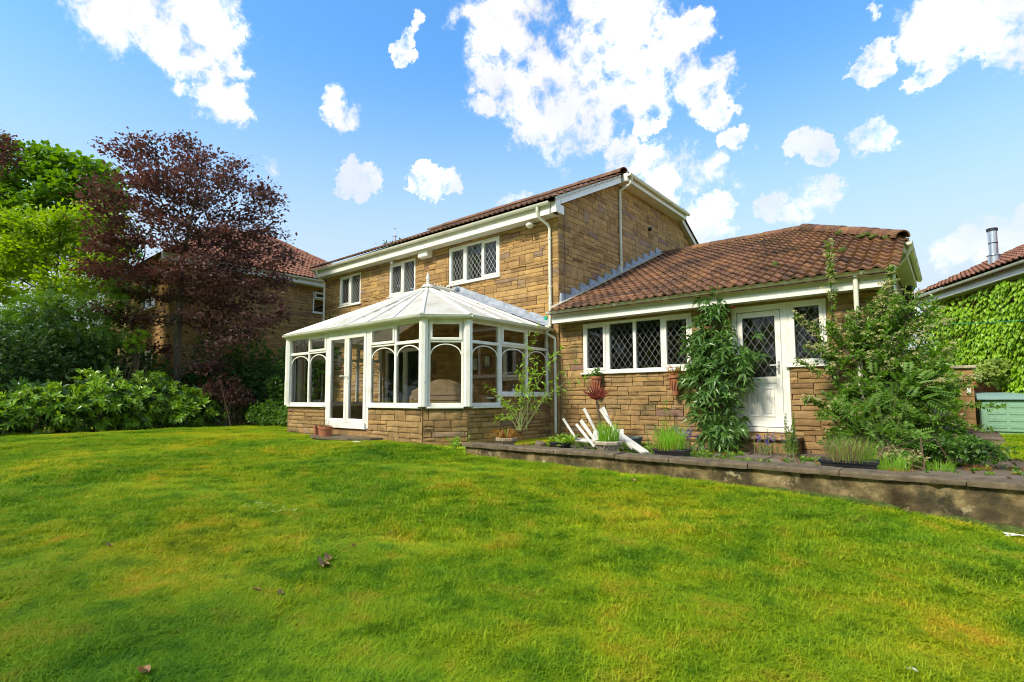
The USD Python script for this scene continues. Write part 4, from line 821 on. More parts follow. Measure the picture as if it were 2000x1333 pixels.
def panel(a, b, seed):
    (t0, e0), (t1, e1) = a, b
    n = np.cross(e1 - e0, t0 - e0); n = n / np.linalg.norm(n); n = n if n[2] > 0 else -n
    p = [e0, e1, t1, t0]; q = [x - n * .028 for x in p]
    part(cons, 'roof_panel', (np.array(p + q), np.array([[0, 1, 2, 3], [7, 6, 5, 4], [0, 4, 5, 1], [1, 5, 6, 2], [3, 2, 6, 7], [0, 3, 7, 4]])), 'poly')
seq = ribs + right
for a, b in zip(seq[:-1], seq[1:]): panel(a, b, 0)
panel(left[0], ribs[0], 0)
for a, b in zip(left[:-1], left[1:]): panel(b, a, 0)
rg = np.random.default_rng(48)
for k, (t, e) in enumerate(seq[:-1] + left[:-1]):
    hip = k in (0, 6, 7, 11); w = .036 if hip else .024
    D = (t - e) / np.linalg.norm(t - e); sd = np.cross(D, [0, 0, 1.0]); sd /= np.linalg.norm(sd); up = np.cross(sd, D)
    a, b = e - D * .02, t - D * .04
    m = MB(); m.add([a - sd * w - up * .01, a + sd * w - up * .01, a + sd * w * .7 + up * .03, a - sd * w * .7 + up * .03, b - sd * w - up * .01, b + sd * w - up * .01, b + sd * w * .7 + up * .03, b - sd * w * .7 + up * .03], MB.BOXF)
    br = part(cons, 'glazing_bar', m, 'pvc')
    m = MB(); g = np.linspace(0, PI, 9); rr = .05 if hip else .038
    r0 = np.array([a - D * .004 + sd * math.cos(x) * rr + up * (math.sin(x) * rr - .012) for x in g]); r1 = r0 - D * .022
    m.add(np.vstack([r0, r1]), [[i, i + 1, 9 + i + 1, 9 + i] for i in range(8)]); m.add(r1, [[0, i, i + 1] for i in range(1, 8)]); part(br, 'end_cap', m, 'gutter')
    if k in (4, 5, 3, 9, 8, 10):                      # dirt lying along the bar
        for _ in range(4 if k < 6 else 9):
            s = rg.uniform(.05, .75); l = rg.uniform(.06, .3) if k < 6 else rg.uniform(.03, .09); q = e + (t - e) * s + sd * (w + .022) * (1 if k < 6 else rg.choice([-1, 1])) + up * .003
            wd = rg.uniform(.012, .024) if k < 6 else rg.uniform(.014, .03); m = MB(); c = np.array([q - sd * wd, q + D * l * .5 - sd * wd * 1.5, q + D * l, q + D * l * .6 + sd * wd, q + D * .02 + sd * wd])
            m.add(np.vstack([c, c + up * .004]), [[5, 6, 7], [5, 7, 8], [5, 8, 9]] + [[i, (i + 1) % 5, 5 + (i + 1) % 5] for i in range(5)] + [[i, 5 + (i + 1) % 5, 5 + i] for i in range(5)]); part(br, 'dirt_patch', m, 'grime')
m = MB(); m.tube([(FX, FY - .03, FZt + .03), (FX, -.02, FZt + .03)], .062, 10); rdg = part(cons, 'ridge', m, 'pvc_old', smooth=50)
for k in range(9):
    yy = FY + .10 + k * .1; m = MB(); m.tube([(FX, yy, FZt + .08), (FX, yy, FZt + .15)], [.016, .004], 6); m.tube([(FX, yy - .05, FZt + .085), (FX, yy, FZt + .115), (FX, yy + .05, FZt + .085)], .008, 5); part(rdg, 'cresting', m, 'pvc_old')
m = MB(); m.lathe([(r_, .62 * z_) for r_, z_ in [(0, 0), (.065, 0), (.065, .05), (.035, .07), (.030, .15), (.043, .17), (.030, .19), (.026, .22), (.045, .26), (.05, .30), (.042, .36), (.026, .42), (.010, .50), (0, .53)]], (FX, FY - .02, FZt + .05), 14); part(cons, 'finial', m, 'pvc', smooth=50)
m = MB(); m.lathe([(.02, .09), (.10, .07), (.17, .0), (.16, -.015)], (FX, FY - .02, FZt - .0), 14); part(cons, 'finial_collar', m, 'pvc_old', smooth=40)
lead_strip(cons, (FX, -.035, FZt + .06), (-.22, -.035, EVZ + .07), (0, .01, .15), seed=4)
lead_strip(cons, (FX + .02, -.19, FZt + .005), (-.22, -.19, EVZ + .035), (0, .155, .055), seed=5)
m = MB(); m.ico((FX + .01, -.06, FZt + .10), (.10, .10, .07), 2); part(cons, 'lead_saddle', m, 'flash', smooth=True)
for P, Q in ((eL3, eL2), (eL2, eL1), (eL1, eA), (eA, eB), (eB, eC)):
    D = (Q - P) / np.linalg.norm(Q - P); n = np.array([D[1], -D[0], 0]); gutter_run(cons, P + n * .05 + [0, 0, -.02] - D * .02, Q + n * .05 + [0, 0, -.02] + D * .02, r=.052, bracket=False)
    m = MB([P[0] - n[0] * o_, P[1] - n[1] * o_, 0], D, n); L = float(np.linalg.norm(Q - P)); m.bar(-.0, L, -.08, .05, ZH + .001, EVZ - .01, .006); part(cons, 'eaves_beam', m, 'pvc')
pipe(cons, [(-.16, -.22, EVZ - .07), (-.16, -.22, EVZ - .14), (-.10, -.14, EVZ - .19), (-.075, -.06, EVZ - .23), (-.07, -.055, EVZ - .30), (-.07, -.055, -.2)], r=.03, mat='pvc', clips=[((-.07, -.055, .62), .05)])
m = MB(); m.tube([(-.21, -.08, EVZ + .0), (-.13, -.26, EVZ + .0)], .05, 10); part(cons, 'gutter_outlet', m, 'gutter')

# things inside the conservatory
def sofa(cx, cy, rot, W):
    t = thing('wicker_sofa', 'wicker sofa with curved back, behind the conservatory glass', 'sofa', (cx, cy, -.1))
    c, s = math.cos(rot), math.sin(rot); T = lambda v: np.column_stack([cx + v[:, 0] * c - v[:, 1] * s, cy + v[:, 0] * s + v[:, 1] * c, v[:, 2]])
    x = np.linspace(-W / 2, W / 2, 25); k = x / (W / 2)
    top = .86 - .20 * np.abs(k) ** 2.2 + .025 * np.cos(k * PI * 1.5); v = []
    for d in (0, .07): v += [np.column_stack([x, np.full(25, d) - .10 * (1 - k * k) * 0 + .05 * k * k, np.full(25, -.06)]), np.column_stack([x, np.full(25, d - .07) + .05 * k * k, top])]
    v = np.vstack(v); i = np.arange(24)
    f = np.vstack([np.stack([i, i + 1, 25 + i + 1, 25 + i], 1), np.stack([50 + i, 75 + i, 75 + i + 1, 50 + i + 1], 1), np.stack([25 + i, 25 + i + 1, 75 + i + 1, 75 + i], 1)])
    part(t, 'backrest', (T(v), f), 'wicker', smooth=40)
    rail = np.column_stack([x, -.035 + .05 * k * k, top]); m = MB(); m.tube(T(rail), .035, 8); part(t, 'top_rail', m, 'wicker', smooth=60)
    for q in range(7):
        z = .02 + q * .1; m = MB(); m.tube(T(np.column_stack([x, -.012 - .07 * (z + .06) / .95 + .05 * k * k, np.full(25, z)])), .011, 5); part(t, 'woven_band', m, 'wicker', smooth=60)
    for sd in (-1, 1):
        m = MB(); b = np.array([(sd * W / 2 - .06, 0, -.06), (sd * W / 2 + .06, 0, -.06), (sd * W / 2 + .06, .7, -.06), (sd * W / 2 - .06, .7, -.06), (sd * W / 2 - .07, 0, .56), (sd * W / 2 + .09, 0, .56), (sd * W / 2 + .09, .7, .50), (sd * W / 2 - .07, .7, .50)]); m.add(T(b), MB.BOXF); a = part(t, 'arm', m, 'wicker')
        m = MB(); m.tube(T(np.array([(sd * W / 2, -.02, .57), (sd * W / 2 + .01, .35, .55), (sd * W / 2 + .01, .72, .50)])), .05, 8); part(a, 'arm_rail', m, 'wicker', smooth=60)
    m = MB(); m.add(T(np.array([(-W / 2 + .06, .07, .12), (W / 2 - .06, .07, .12), (W / 2 - .06, .68, .12), (-W / 2 + .06, .68, .12), (-W / 2 + .06, .07, .30), (W / 2 - .06, .07, .30), (W / 2 - .06, .68, .34), (-W / 2 + .06, .68, .34)])), MB.BOXF); part(t, 'seat', m, 'cushion')
    m = MB(); m.add(T(np.array([(-W / 2 + .1, .07, .34), (W / 2 - .1, .07, .34), (W / 2 - .1, .2, .34), (-W / 2 + .1, .2, .34), (-W / 2 + .14, .0, .82), (W / 2 - .14, .0, .82), (W / 2 - .14, .12, .82), (-W / 2 + .14, .12, .82)])), MB.BOXF); part(t, 'back_cushion', m, 'cushion')
sofa(-1.12, -2.36, .30, 1.45)
t = thing('plant_stand', 'white pedestal stand behind the conservatory side glass', 'stand', (-.55, -1.75, -.1)); m = MB(); m.lathe([(0, -.1), (.14, -.1), (.14, -.06), (.07, -.02), (.06, .48), (.10, .53), (0, .53)], (-.55, -1.75, 0), 14); part(t, 'column', m, 'pvc', smooth=40); m = MB(); m.lathe([(0, .531), (.17, .531), (.17, .57), (0, .57)], (-.55, -1.75, 0), 14); part(t, 'top', m, 'pvc', smooth=40)
t = thing('owl_ornament', 'small owl ornament on the conservatory side window sill', 'ornament', (-.36, -1.18, .57)); m = MB(); m.lathe([(0, .575), (.06, .575), (.075, .64), (.07, .72), (.05, .765), (.058, .80), (.045, .84), (0, .86)], (-.36, -1.18, 0), 12); part(t, 'body', m, 'owl', smooth=60); m = MB(); m.ico((-.315, -1.20, .67), (.035, .05, .075), 2); part(t, 'breast', m, 'owl_l', smooth=60); m = MB(); m.ico((-.315, -1.185, .80), (.012, .02, .025), 1); part(t, 'face', m, 'owl_l')
for k, (x, z, w, h) in enumerate(((-2.50, 1.38, .24, .34), (-2.08, 1.44, .22, .30))):
    t = thing('picture', ('lower framed picture' if k == 0 else 'upper framed picture') + ' on the house wall inside the conservatory', 'picture', (x, -.03, z)); m = MB((0, -.03, 0), FU, FN); m.frame(x - w / 2, x + w / 2, z - h / 2, z + h / 2, .025, 0, .03, .004); part(t, 'frame', m, 'owl'); m = MB((0, -.03, 0), FU, FN); m.bar(x - w / 2 + .025, x + w / 2 - .025, 0, .012, z - h / 2 + .025, z + h / 2 - .025, 0); part(t, 'print', m, 'art')
t = thing('side_table', 'dark round side table inside the conservatory', 'table', (-3.0, -1.2, -.1)); m = MB(); m.lathe([(0, .42), (.36, .42), (.36, .46), (0, .46)], (-3.0, -1.2, 0), 20); part(t, 'table_top', m, 'owl')
for a in (.4, 2.5, 4.6): m = MB(); m.tube([(-3.0 + .2 * math.cos(a), -1.2 + .2 * math.sin(a), .42), (-3.0 + .28 * math.cos(a), -1.2 + .28 * math.sin(a), -.1)], .02, 6); part(t, 'leg', m, 'owl')

# ------------------------------------------------------------------ retaining wall and patio
WY, WT = -3.14, -.20
gwall = thing('retaining_wall', 'low stained rendered wall with stone coping between lawn and patio', 'wall', (4.6, WY + .1, -.6))
def wall_y(x): return WY - .006 * (x - 3)
xs = np.arange(.25, 11.01, .05); zs = np.linspace(-1.0, WT - .058, 14)
XX, ZZ = np.meshgrid(xs, zs, indexing='ij')
dd = (vnoise(np.stack([XX * 1.1, ZZ * 3, XX * 0], -1), 2) - .5) * .03 + (vnoise(np.stack([XX * 7, ZZ * 9, XX * 0], -1), 3) - .5) * .016 + (vnoise(np.stack([XX * 22, ZZ * 22, XX * 0], -1), 8) - .5) * .006
for cx in (2.62, 4.05, 5.55, 6.42): dd = np.where(np.abs(XX + .05 * (vnoise(np.stack([ZZ * 9, ZZ * 0 + cx, ZZ * 0], -1), 4) - .5) - cx) < .028, .022, dd)
crack = (np.abs(ZZ + .40 + .05 * (vnoise(np.stack([XX * 2.2, XX * 0, XX * 0], -1), 6) - .5) - .02 * (XX - 4)) < .02) & (XX > 3.9) & (XX < 7.2) & (vnoise(np.stack([XX * 1.3, XX * 0, XX * 0 + 5], -1), 6) > .4); dd = np.where(crack, dd + .016, dd)
i, j = np.meshgrid(np.arange(len(xs) - 1), np.arange(13), indexing='ij')
m = MB(); m.add(np.stack([XX, wall_y(XX) + dd, ZZ], -1).reshape(-1, 3), np.stack([i * 14 + j, (i + 1) * 14 + j, (i + 1) * 14 + j + 1, i * 14 + j + 1], -1).reshape(-1, 4))
m.add([(.25, WY + .02, -1), (.25, WY + .26, -1), (.25, WY + .26, WT - .058), (.25, WY + .02, WT - .058)], [[0, 3, 2, 1]]); part(gwall, 'rendered_face', m, 'render', smooth=True)
m = MB(); m.box(.255, 11, WY + .06, WY + .26, -1, WT - .06); part(gwall, 'core', m, 'mortar')
rc = np.random.default_rng(51); x = .20
while x < 11:
    L = rc.uniform(.72, 1.02); n = 12; u = np.linspace(x + .004, x + L - .004, n); dz = rc.uniform(-.004, .004); tl = rc.uniform(-.006, .006)
    prof = np.array([(-.045, -.056), (-.052, -.02), (-.045, -.003), (.0, .0), (.14, .002), (.27, 0), (.27, -.056)]); v = []
    for a in u:
        p = np.column_stack([np.full(7, a), wall_y(a) + prof[:, 0] + rc.uniform(-.006, .006, 7), WT + prof[:, 1] + dz + tl * (a - x - L / 2) + rc.uniform(-.004, .004, 7)]); v.append(p)
    v = np.vstack(v); q = []
    for a in range(n - 1):
        for b in range(7): q.append([a * 7 + b, (a + 1) * 7 + b, (a + 1) * 7 + (b + 1) % 7, a * 7 + (b + 1) % 7])
    f = [t for s in q for t in ((s[0], s[1], s[2]), (s[0], s[2], s[3]))] + [(0, b, b + 1) for b in range(1, 6)] + [((n - 1) * 7, (n - 1) * 7 + b + 1, (n - 1) * 7 + b) for b in range(1, 6)]
    part(gwall, 'coping_stone', (v, np.array(f)), 'coping', smooth=50); x += L
rm = np.random.default_rng(52)
for cx, cl in ((5.32, .18), (5.62, .35), (5.98, .12), (6.55, .2), (5.05, .12), (6.85, .25)):
    m = MB(); s = trimesh.creation.icosphere(2, 1.0); m.add(s.vertices * [cl, .05, .045] * (.7 + .6 * vnoise(s.vertices * 3 + cx, 2))[:, None] + [cx, wall_y(cx) - .02, float(ground(cx, -3.3)) + .02], s.faces); part(gwall, 'moss', m, 'moss', smooth=True)
# patio: bedding sheet and slabs
pt = thing('patio', None, None, (4, -1.5, -.34), kind='structure')
m = MB(); m.box(.3, 9.4, -2.93, .0, -.50, -.352); m.hexa([(5.9, 0, -.5), (7.25, 0, -.5), (7.25, 7.5, -.5), (5.9, 7.5, -.5), (5.9, 0, -.352), (7.25, 0, -.352), (7.25, 7.5, -.18), (5.9, 7.5, -.18)]); part(pt, 'bedding', m, 'soil')
rp = np.random.default_rng(53); y = -2.92
while y < 7.2:
    h = rp.choice([.45, .6, .6]); x = (.32 if y < -.1 else 5.95) - rp.uniform(0, .1)
    while x < (9.3 if y < -.6 else 7.15):
        w = rp.choice([.45, .6, .6, .75, .9]); z = -.335 + .172 * max(y, 0) / 7.5 + rp.uniform(-.006, .006); g = .010
        x1 = min(x + w, 9.4 if y < -.6 else 7.25); y1 = min(y + h, -.03) if y < -.1 and x < 5.6 else y + h
        c = np.array([(x + g, y + g), (x1 - g, y + g), (x1 - g, y1 - g), (x + g, y1 - g)]) + rp.uniform(-.008, .008, (4, 2)); tz = z + rp.uniform(-.007, .007, 4)
        ci = c + (c.mean(0) - c) * .03
        v = np.vstack([np.column_stack([c, np.full(4, z - .025)]), np.column_stack([c, tz - .006]), np.column_stack([ci, tz])])
        f = [[0, 1, 5, 4], [1, 2, 6, 5], [2, 3, 7, 6], [3, 0, 4, 7], [4, 5, 9, 8], [5, 6, 10, 9], [6, 7, 11, 10], [7, 4, 8, 11], [8, 9, 10, 11]]
        if y1 - y > .1: part(pt, 'slab', (v, np.array(f)), 'slab', tone=float(rp.uniform(0, 1)))
        x += w
    y += h
# half-round step at the conservatory doors
st = thing('doorstep', 'half-round paved step at the conservatory doors', 'step', (-3.1, -3.2, -.3))
g = np.linspace(PI, 2 * PI, 25); m = MB(); rr = np.random.default_rng(54).uniform(.97, 1.03, 25)
ring = np.column_stack([-3.1 + 1.12 * np.cos(g) * rr, -3.14 + .62 * np.sin(g) * rr]); k = np.arange(24)
for z0, z1, q in ((-.33, -.255, .95), (-.254, -.215, 1.0)):
    c = np.array([-3.1, -3.14]); r_ = c + (ring - c) * q; v = np.vstack([np.column_stack([r_, np.full(25, z0)]), np.column_stack([r_, np.full(25, z1)]), [[*c, z1]]]); m = MB()
    m.add(v, np.vstack([np.stack([k, k + 1, 26 + k], 1), np.stack([k, 26 + k, 25 + k], 1), np.stack([25 + k, 26 + k, np.full(24, 50)], 1)])); part(st, 'step_base' if q < 1 else 'step_tread', m, 'coping')

# ------------------------------------------------------------------ foliage
def unit(a): return a / (np.linalg.norm(a, axis=-1, keepdims=True) + 1e-9)
def leaves(P, D, N, L, W, fold=0.18, droop=0.0, wide=0.45):
    """Leaf blades: P base points, D length directions, N face normals, L, W sizes. Each leaf four triangles along a folded midrib."""
    P, D = np.asarray(P, float), unit(np.asarray(D, float)); N = np.asarray(N, float); N = unit(N - (N * D).sum(1, keepdims=True) * D); S = np.cross(D, N)
    L = np.broadcast_to(L, len(P))[:, None]; W = np.broadcast_to(W, len(P))[:, None]
    mid = P + D * L * wide - N * W * fold; tip = P + D * L + np.array([0, 0, -1.0]) * L * droop - N * L * droop * .3
    a, b = P + D * L * wide + S * W / 2, P + D * L * wide - S * W / 2
    n = len(P); v = np.stack([P, a, tip, b, mid], 1).reshape(-1, 3); k = np.arange(n)[:, None] * 5
    f = np.stack([k + [0, 1, 4], k + [1, 2, 4], k + [4, 2, 3], k + [0, 4, 3]], 1).reshape(-1, 3)
    return v, f
def rhombs(P, D, N, L, W):
    P, D = np.asarray(P, float), unit(np.asarray(D, float)); N = np.asarray(N, float); N = unit(N - (N * D).sum(1, keepdims=True) * D); S = np.cross(D, N)
    L = np.broadcast_to(L, len(P))[:, None]; W = np.broadcast_to(W, len(P))[:, None]
    v = np.stack([P, P + D * L * .5 + S * W / 2 , P + D * L, P + D * L * .5 - S * W / 2 + N * W * .25], 1).reshape(-1, 3); k = np.arange(len(P))[:, None] * 4
    return v, np.stack([k + [0, 1, 2], k + [0, 2, 3]], 1).reshape(-1, 3)
def rnd(r, n): return unit(r.normal(size=(n, 3)))
def in_blobs(r, blobs, n, shell=0.55):
    """Points in a union of ellipsoids, crowded towards their outsides, with the outward direction."""
    b = np.asarray(blobs, float); w = np.prod(b[:, 3:6], axis=1) ** (2 / 3); k = r.choice(len(b), n, p=w / w.sum())
    d = rnd(r, n); t = 1 - shell * r.random(n) ** 1.6
    P = b[k, :3] + d * b[k, 3:6] * t[:, None] * (0.78 + .44 * vnoise(b[k, :3] * 3 + d * 2.2, 7))[:, None]
    return P, unit(d / b[k, 3:6])
def rosettes(r, P, O, m, L, W, spread=.9, up=.3, droop=.12, fold=.2, jit=.25):
    """m leaves round each point P, about the direction O (a shoot tip)."""
    n = len(P); A = unit(O + np.array([0, 0, up]) + r.normal(size=(n, 3)) * jit); B = unit(np.cross(A, rnd(r, n))); C = np.cross(A, B)
    ph = (np.arange(m)[None] * 2.399 + r.uniform(0, 7, n)[:, None]); q = r.uniform(.65, 1.25, (n, m)) * spread
    D = A[:, None] + q[..., None] * (np.cos(ph)[..., None] * B[:, None] + np.sin(ph)[..., None] * C[:, None])
    Nn = A[:, None] * 1.0 + r.normal(size=(n, m, 3)) * .25
    Pm = np.repeat(P[:, None], m, 1) - A[:, None] * (np.arange(m) / m * L * .6)[None, :, None]
    s = r.uniform(.7, 1.2, n * m)
    return leaves(Pm.reshape(-1, 3), D.reshape(-1, 3), Nn.reshape(-1, 3), L * s, W * s, fold, droop)
def pinnate(r, P, D, N, length, pairs, L, W):
    """Compound leaves of narrow leaflets (rowan, ash)."""
    D = unit(D); N = unit(N - (N * D).sum(1, keepdims=True) * D); S = np.cross(D, N); V, F, c = [], [], 0
    for k in range(pairs):
        t = .25 + .72 * k / (pairs - 1); q = P + D * length * t - np.array([0, 0, 1.0]) * length * .22 * t * t
        for s in (1, -1):
            v, f = rhombs(q, S * s + D * .55 - np.array([0, 0, .12]), N + r.normal(size=N.shape) * .15, L * (1 - .35 * abs(t - .5)), W); V.append(v); F.append(f + c); c += len(v)
    return np.vstack(V), np.vstack(F)
def join(*ms):
    V, F, c = [], [], 0
    for v, f in ms: V.append(v); F.append(np.asarray(f) + c); c += len(v)
    return np.vstack(V), np.vstack(F)
def split_leaves(owner, m, per_v, per_f, mat, n, name='leaf', rest='foliage', key=None):
    """The n leaves nearest the viewer as parts of their own, the others as one part."""
    v, f = m; k = len(v) // per_v; vv = v.reshape(k, per_v, 3); ff = f.reshape(k, per_f, 3) - (np.arange(k) * per_v)[:, None, None]
    o = np.argsort(dist_to_cam(vv.mean(1))); near = set(o[:n].tolist()); keep = o[n:]
    for q in o[:n]: part(owner, name, (vv[q], ff[q]), mat)
    part(owner, rest, (vv[keep].reshape(-1, 3), (ff[keep] + (np.arange(len(keep)) * per_v)[:, None, None]).reshape(-1, 3)), mat, kind='stuff')

def grow(att, trunk, step=.30, infl=2.2, kill=.42, iters=70, seed=0, grav=0.0):
    """Space colonisation: limbs reach for the attractor points. Returns nodes and parents."""
    r = np.random.default_rng(seed); nodes = [np.asarray(p, float) for p in trunk]; par = [-1] + list(range(len(trunk) - 1)); att = np.asarray(att, float)
    for it in range(iters):
        if len(att) == 0: break
        A = np.array(nodes); d, k = cKDTree(A).query(att)
        near = d < (infl if it > 6 else 50)
        if not near.any(): break
        new = []
        for q in np.unique(k[near]):
            v = unit((att[near & (k == q)] - A[q])).sum(0) + r.normal(size=3) * .25 + np.array([0, 0, grav]); v /= np.linalg.norm(v) + 1e-9
            new.append((A[q] + v * step, q))
        for p, q in new: nodes.append(p); par.append(int(q))
        dn, _ = cKDTree(np.array([p for p, _ in new])).query(att); att = att[dn > kill]
    return np.array(nodes), np.array(par)
def limbs(nodes, par, r_tip=.006, r_max=.17, power=2.3, skip=0.0, sides=5):
    n = len(nodes); w = np.full(n, r_tip ** power); 
    kids = np.zeros(n, int)
    for i in range(n - 1, 0, -1): w[par[i]] += w[i]; kids[par[i]] += 1
    R = np.minimum(w ** (1 / power), r_max); V, F, c = [], [], 0
    g = np.arange(sides) * 2 * PI / sides; i = np.arange(sides); j = (i + 1) % sides
    for q in range(1, n):
        a, b = nodes[par[q]], nodes[q]; d = unit(b - a); s = unit(np.cross(d, [.31, .2, .93])); t = np.cross(d, s)
        o = np.cos(g)[:, None] * s + np.sin(g)[:, None] * t
        V += [a - d * R[q] * .3 + o * min(R[par[q]], R[q] * 1.5), b + o * R[q]]; F.append(np.vstack([np.stack([c + i, c + j, c + sides + j], 1), np.stack([c + i, c + sides + j, c + sides + i], 1)])); c += 2 * sides
    return (np.vstack(V), np.vstack(F)), R, kids
def tree(name, label, cat, base, trunk, blobs, n_att, leaf, n_leaf, seed, L=.09, W=.055, r_max=.17, spray=.22, flat=.55, droop=.15, group=None, step=.3, kill=.42, four=False, shell=.75, maxr=.016, two=True, pin=None, rise=.3):
    t = thing(name, label, cat, base, group=group); r = np.random.default_rng(seed)
    att, _ = in_blobs(r, blobs, n_att, shell)
    nodes, par = grow(att, trunk, step=step, kill=kill, seed=seed)
    wood, R, kids = limbs(nodes, par, r_max=r_max)
    part(t, 'trunk', wood, 'bark', smooth=60)
    tips = np.where((R < maxr))[0]; k = r.choice(tips, n_leaf); c = np.array(trunk).mean(0)
    D0 = unit(nodes[k] - nodes[par[k]]); out = unit((nodes[k] - c) * [1, 1, .35])
    P = nodes[k] + r.normal(size=(n_leaf, 3)) * [spray, spray, spray * flat] - D0 * (r.random(n_leaf) * step)[:, None]
    D = unit(out * .8 + D0 * .4 + r.normal(size=(n_leaf, 3)) * .6 + [0, 0, -droop * 2]); N = np.array([0, 0, 1.0]) + r.normal(size=(n_leaf, 3)) * .45 + out * rise
    s = r.uniform(.65, 1.25, n_leaf)
    if pin: m = pinnate(r, P, D, N, pin[0], pin[1], L, W)
    elif four: m = leaves(P, D, N, L * s, W * s, .2, droop)
    else: m = rhombs(P, D, N, L * s, W * s)
    part(t, 'crown', m, leaf, kind='stuff')
    return t
def shrub(name, label, base, blobs, leaf, n, m, L, W, seed, cat='shrub', group=None, stems=14, spread=.9, up=.3, droop=.12, shell=.5, own=0, fill=None, hub=None, fill_n=0):
    """A bush: stems from the hub to shoot tips, rosettes of m leaves on n shoots. own: that many nearest leaves are parts."""
    t = thing(name, label, cat, base, group=group); r = np.random.default_rng(seed)
    P, O = in_blobs(r, blobs, n, shell); g = ground(P[:, 0], P[:, 1]); P[:, 2] = np.maximum(P[:, 2], g + .04)
    sm = MB(); hb = np.asarray(hub if hub is not None else base, float)
    for q in r.choice(n, min(stems, n), replace=False):
        a = hb + r.normal(size=3) * [.15, .15, 0]; b = P[q]; c = (a + b) / 2 + [0, 0, .15] + r.normal(size=3) * .08; sm.tube([a, c, b], [.016, .010, .004], 5, False)
    part(t, 'stems', sm, 'stem')
    mesh = rosettes(r, P, O, m, L, W, spread, up, droop)
    if own: split_leaves(t, mesh, 5, 4, leaf, own)
    else: part(t, 'foliage', mesh, leaf, kind='stuff')
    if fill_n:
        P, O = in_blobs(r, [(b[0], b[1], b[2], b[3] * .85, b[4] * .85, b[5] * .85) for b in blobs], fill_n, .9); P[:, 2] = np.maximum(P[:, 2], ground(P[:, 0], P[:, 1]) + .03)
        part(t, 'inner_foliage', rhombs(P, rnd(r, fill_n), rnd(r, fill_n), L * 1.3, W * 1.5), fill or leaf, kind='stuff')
    return t
def tuft(t, name, c, rad, n, L, seed, mat, w=.006, lean=.5, spread=1.0, tip=None):
    """Grassy leaves rising and bending from c."""
    r = np.random.default_rng(seed); a = r.uniform(0, 2 * PI, n); q = rad * np.sqrt(r.random(n)); B = np.column_stack([c[0] + np.cos(a) * q, c[1] + np.sin(a) * q, np.full(n, c[2])])
    h = L * r.uniform(.55, 1.15, n); a2 = a + r.normal(size=n) * .8; ln = lean * r.uniform(.2, 1.3, n) * h; o = np.column_stack([np.cos(a2), np.sin(a2), 0 * a2]) * spread
    S = np.column_stack([-np.sin(a2), np.cos(a2), 0 * a2]); ww = (w * r.uniform(.6, 1.3, n))[:, None] / 2
    z = np.array([0, 0, 1.0]); p1 = B + o * (ln * .3)[:, None] + z * (h * .55)[:, None]; p2 = B + o * ln[:, None] + z * (h * (1 - .25 * np.minimum(lean, 1.2)) if tip is None else tip * h)[:, None]
    v = np.stack([B - S * ww, B + S * ww, p1 - S * ww * .9, p1 + S * ww * .9, p2], 1).reshape(-1, 3); k = np.arange(n)[:, None] * 5
    return part(t, name, (v, np.stack([k + [0, 1, 3], k + [0, 3, 2], k + [2, 3, 4]], 1).reshape(-1, 3)), mat, kind='stuff')

# ------------------------------------------------------------------ left side: neighbouring house, trees, shrubs
nb = thing('neighbour_house', 'neighbouring stone house half hidden behind the copper beech', 'house', (-16.5, 0, -.3))
NX, NYF, NYB, NZE = -12.75, -3.55, 4.2, 5.2
sfr = MB((NX, 0, 0), (0, 1, 0), (1, 0, 0)); ffr = MB((0, NYF, 0), FU, FN)
nwin = [(1.42, 2.42, 3.95, 4.80), (.9, 2.1, .45, 1.75)]
sp = sbox(NYF, -.4, NYB, NZE - .15)
for a, b, c, d_ in nwin: sp = sp.difference(sbox(a, c, b, d_))
side = part(nb, 'side_wall', MB(sfr.o, sfr.u, sfr.n).prism(sp, -.26, -.028), 'mortar')
fop = [(-15.6, -14.2, 1.0, 2.2), (-15.6, -14.2, 3.7, 4.8)]
fp_ = sbox(-20.5, -.4, NX, NZE - .15)
for a, b, c, d_ in fop: fp_ = fp_.difference(sbox(a, c, b, d_))
nfront = part(nb, 'front_wall', MB(ffr.o, ffr.u, ffr.n).prism(fp_, -.26, -.028), 'mortar')
s1 = stone_wall(np.random.default_rng(61), sfr, sp.intersection(sbox(-3.5, .6, 4.2, 5.05)), hs=(.2, .23, .26), fine=False)
s2 = stone_wall(np.random.default_rng(62), ffr, fp_.intersection(sbox(-16.4, .6, NX, 5)), hs=(.2, .23, .26), fine=False)
place_stones([(side, s1, 'stone'), (nfront, s2, 'stone')], 260, nb)
window(nb, sfr, *[nwin[0][i] for i in (0, 1, 2, 3)], [(1.475, 2.365, False)], leaded=False, label='upstairs window of the neighbouring house')
w_ = MB(sfr.o, sfr.u, sfr.n); w_.bar(1.43, 2.41, -.03, .012, 4.48, 4.54); w_.frame(1.46, 2.38, 4.53, 4.765, .05, -.02, .08); part(nb, 'top_hung_light', w_, 'pvc')
window(nb, sfr, *nwin[1], [(.955, 1.47, False), (1.53, 2.045, False)], leaded=False, label='ground-floor window behind the shrubs')
for q in fop: window(nb, ffr, *q, [(q[0] + .055, (q[0] + q[1]) / 2 - .03, False), ((q[0] + q[1]) / 2 + .03, q[1] - .055, False)], leaded=False)
m = MB(); m.box(-20.5, NX - .27, NYF + .27, NYB, -.4, -.1); m.box(-20.5, NX - .27, NYB - .2, NYB, -.4, NZE - .2); m.box(-20.5, -20.3, NYF, NYB, -.4, NZE - .2); part(nb, 'rear_walls', m, 'mortar')
NE = .42; NRX, NS = -17.4, .55; NRZ = NZE + (NX + NE - NRX) * NS
rv = np.array([(NX + NE, NYF - .4, NZE), (NX + NE, NYB + .4, NZE), (NRX, NYB - 2.6, NRZ), (NRX, NYF + 3.2, NRZ), (-22, NYF - .4, NZE), (-22, NYB + .4, NZE)])
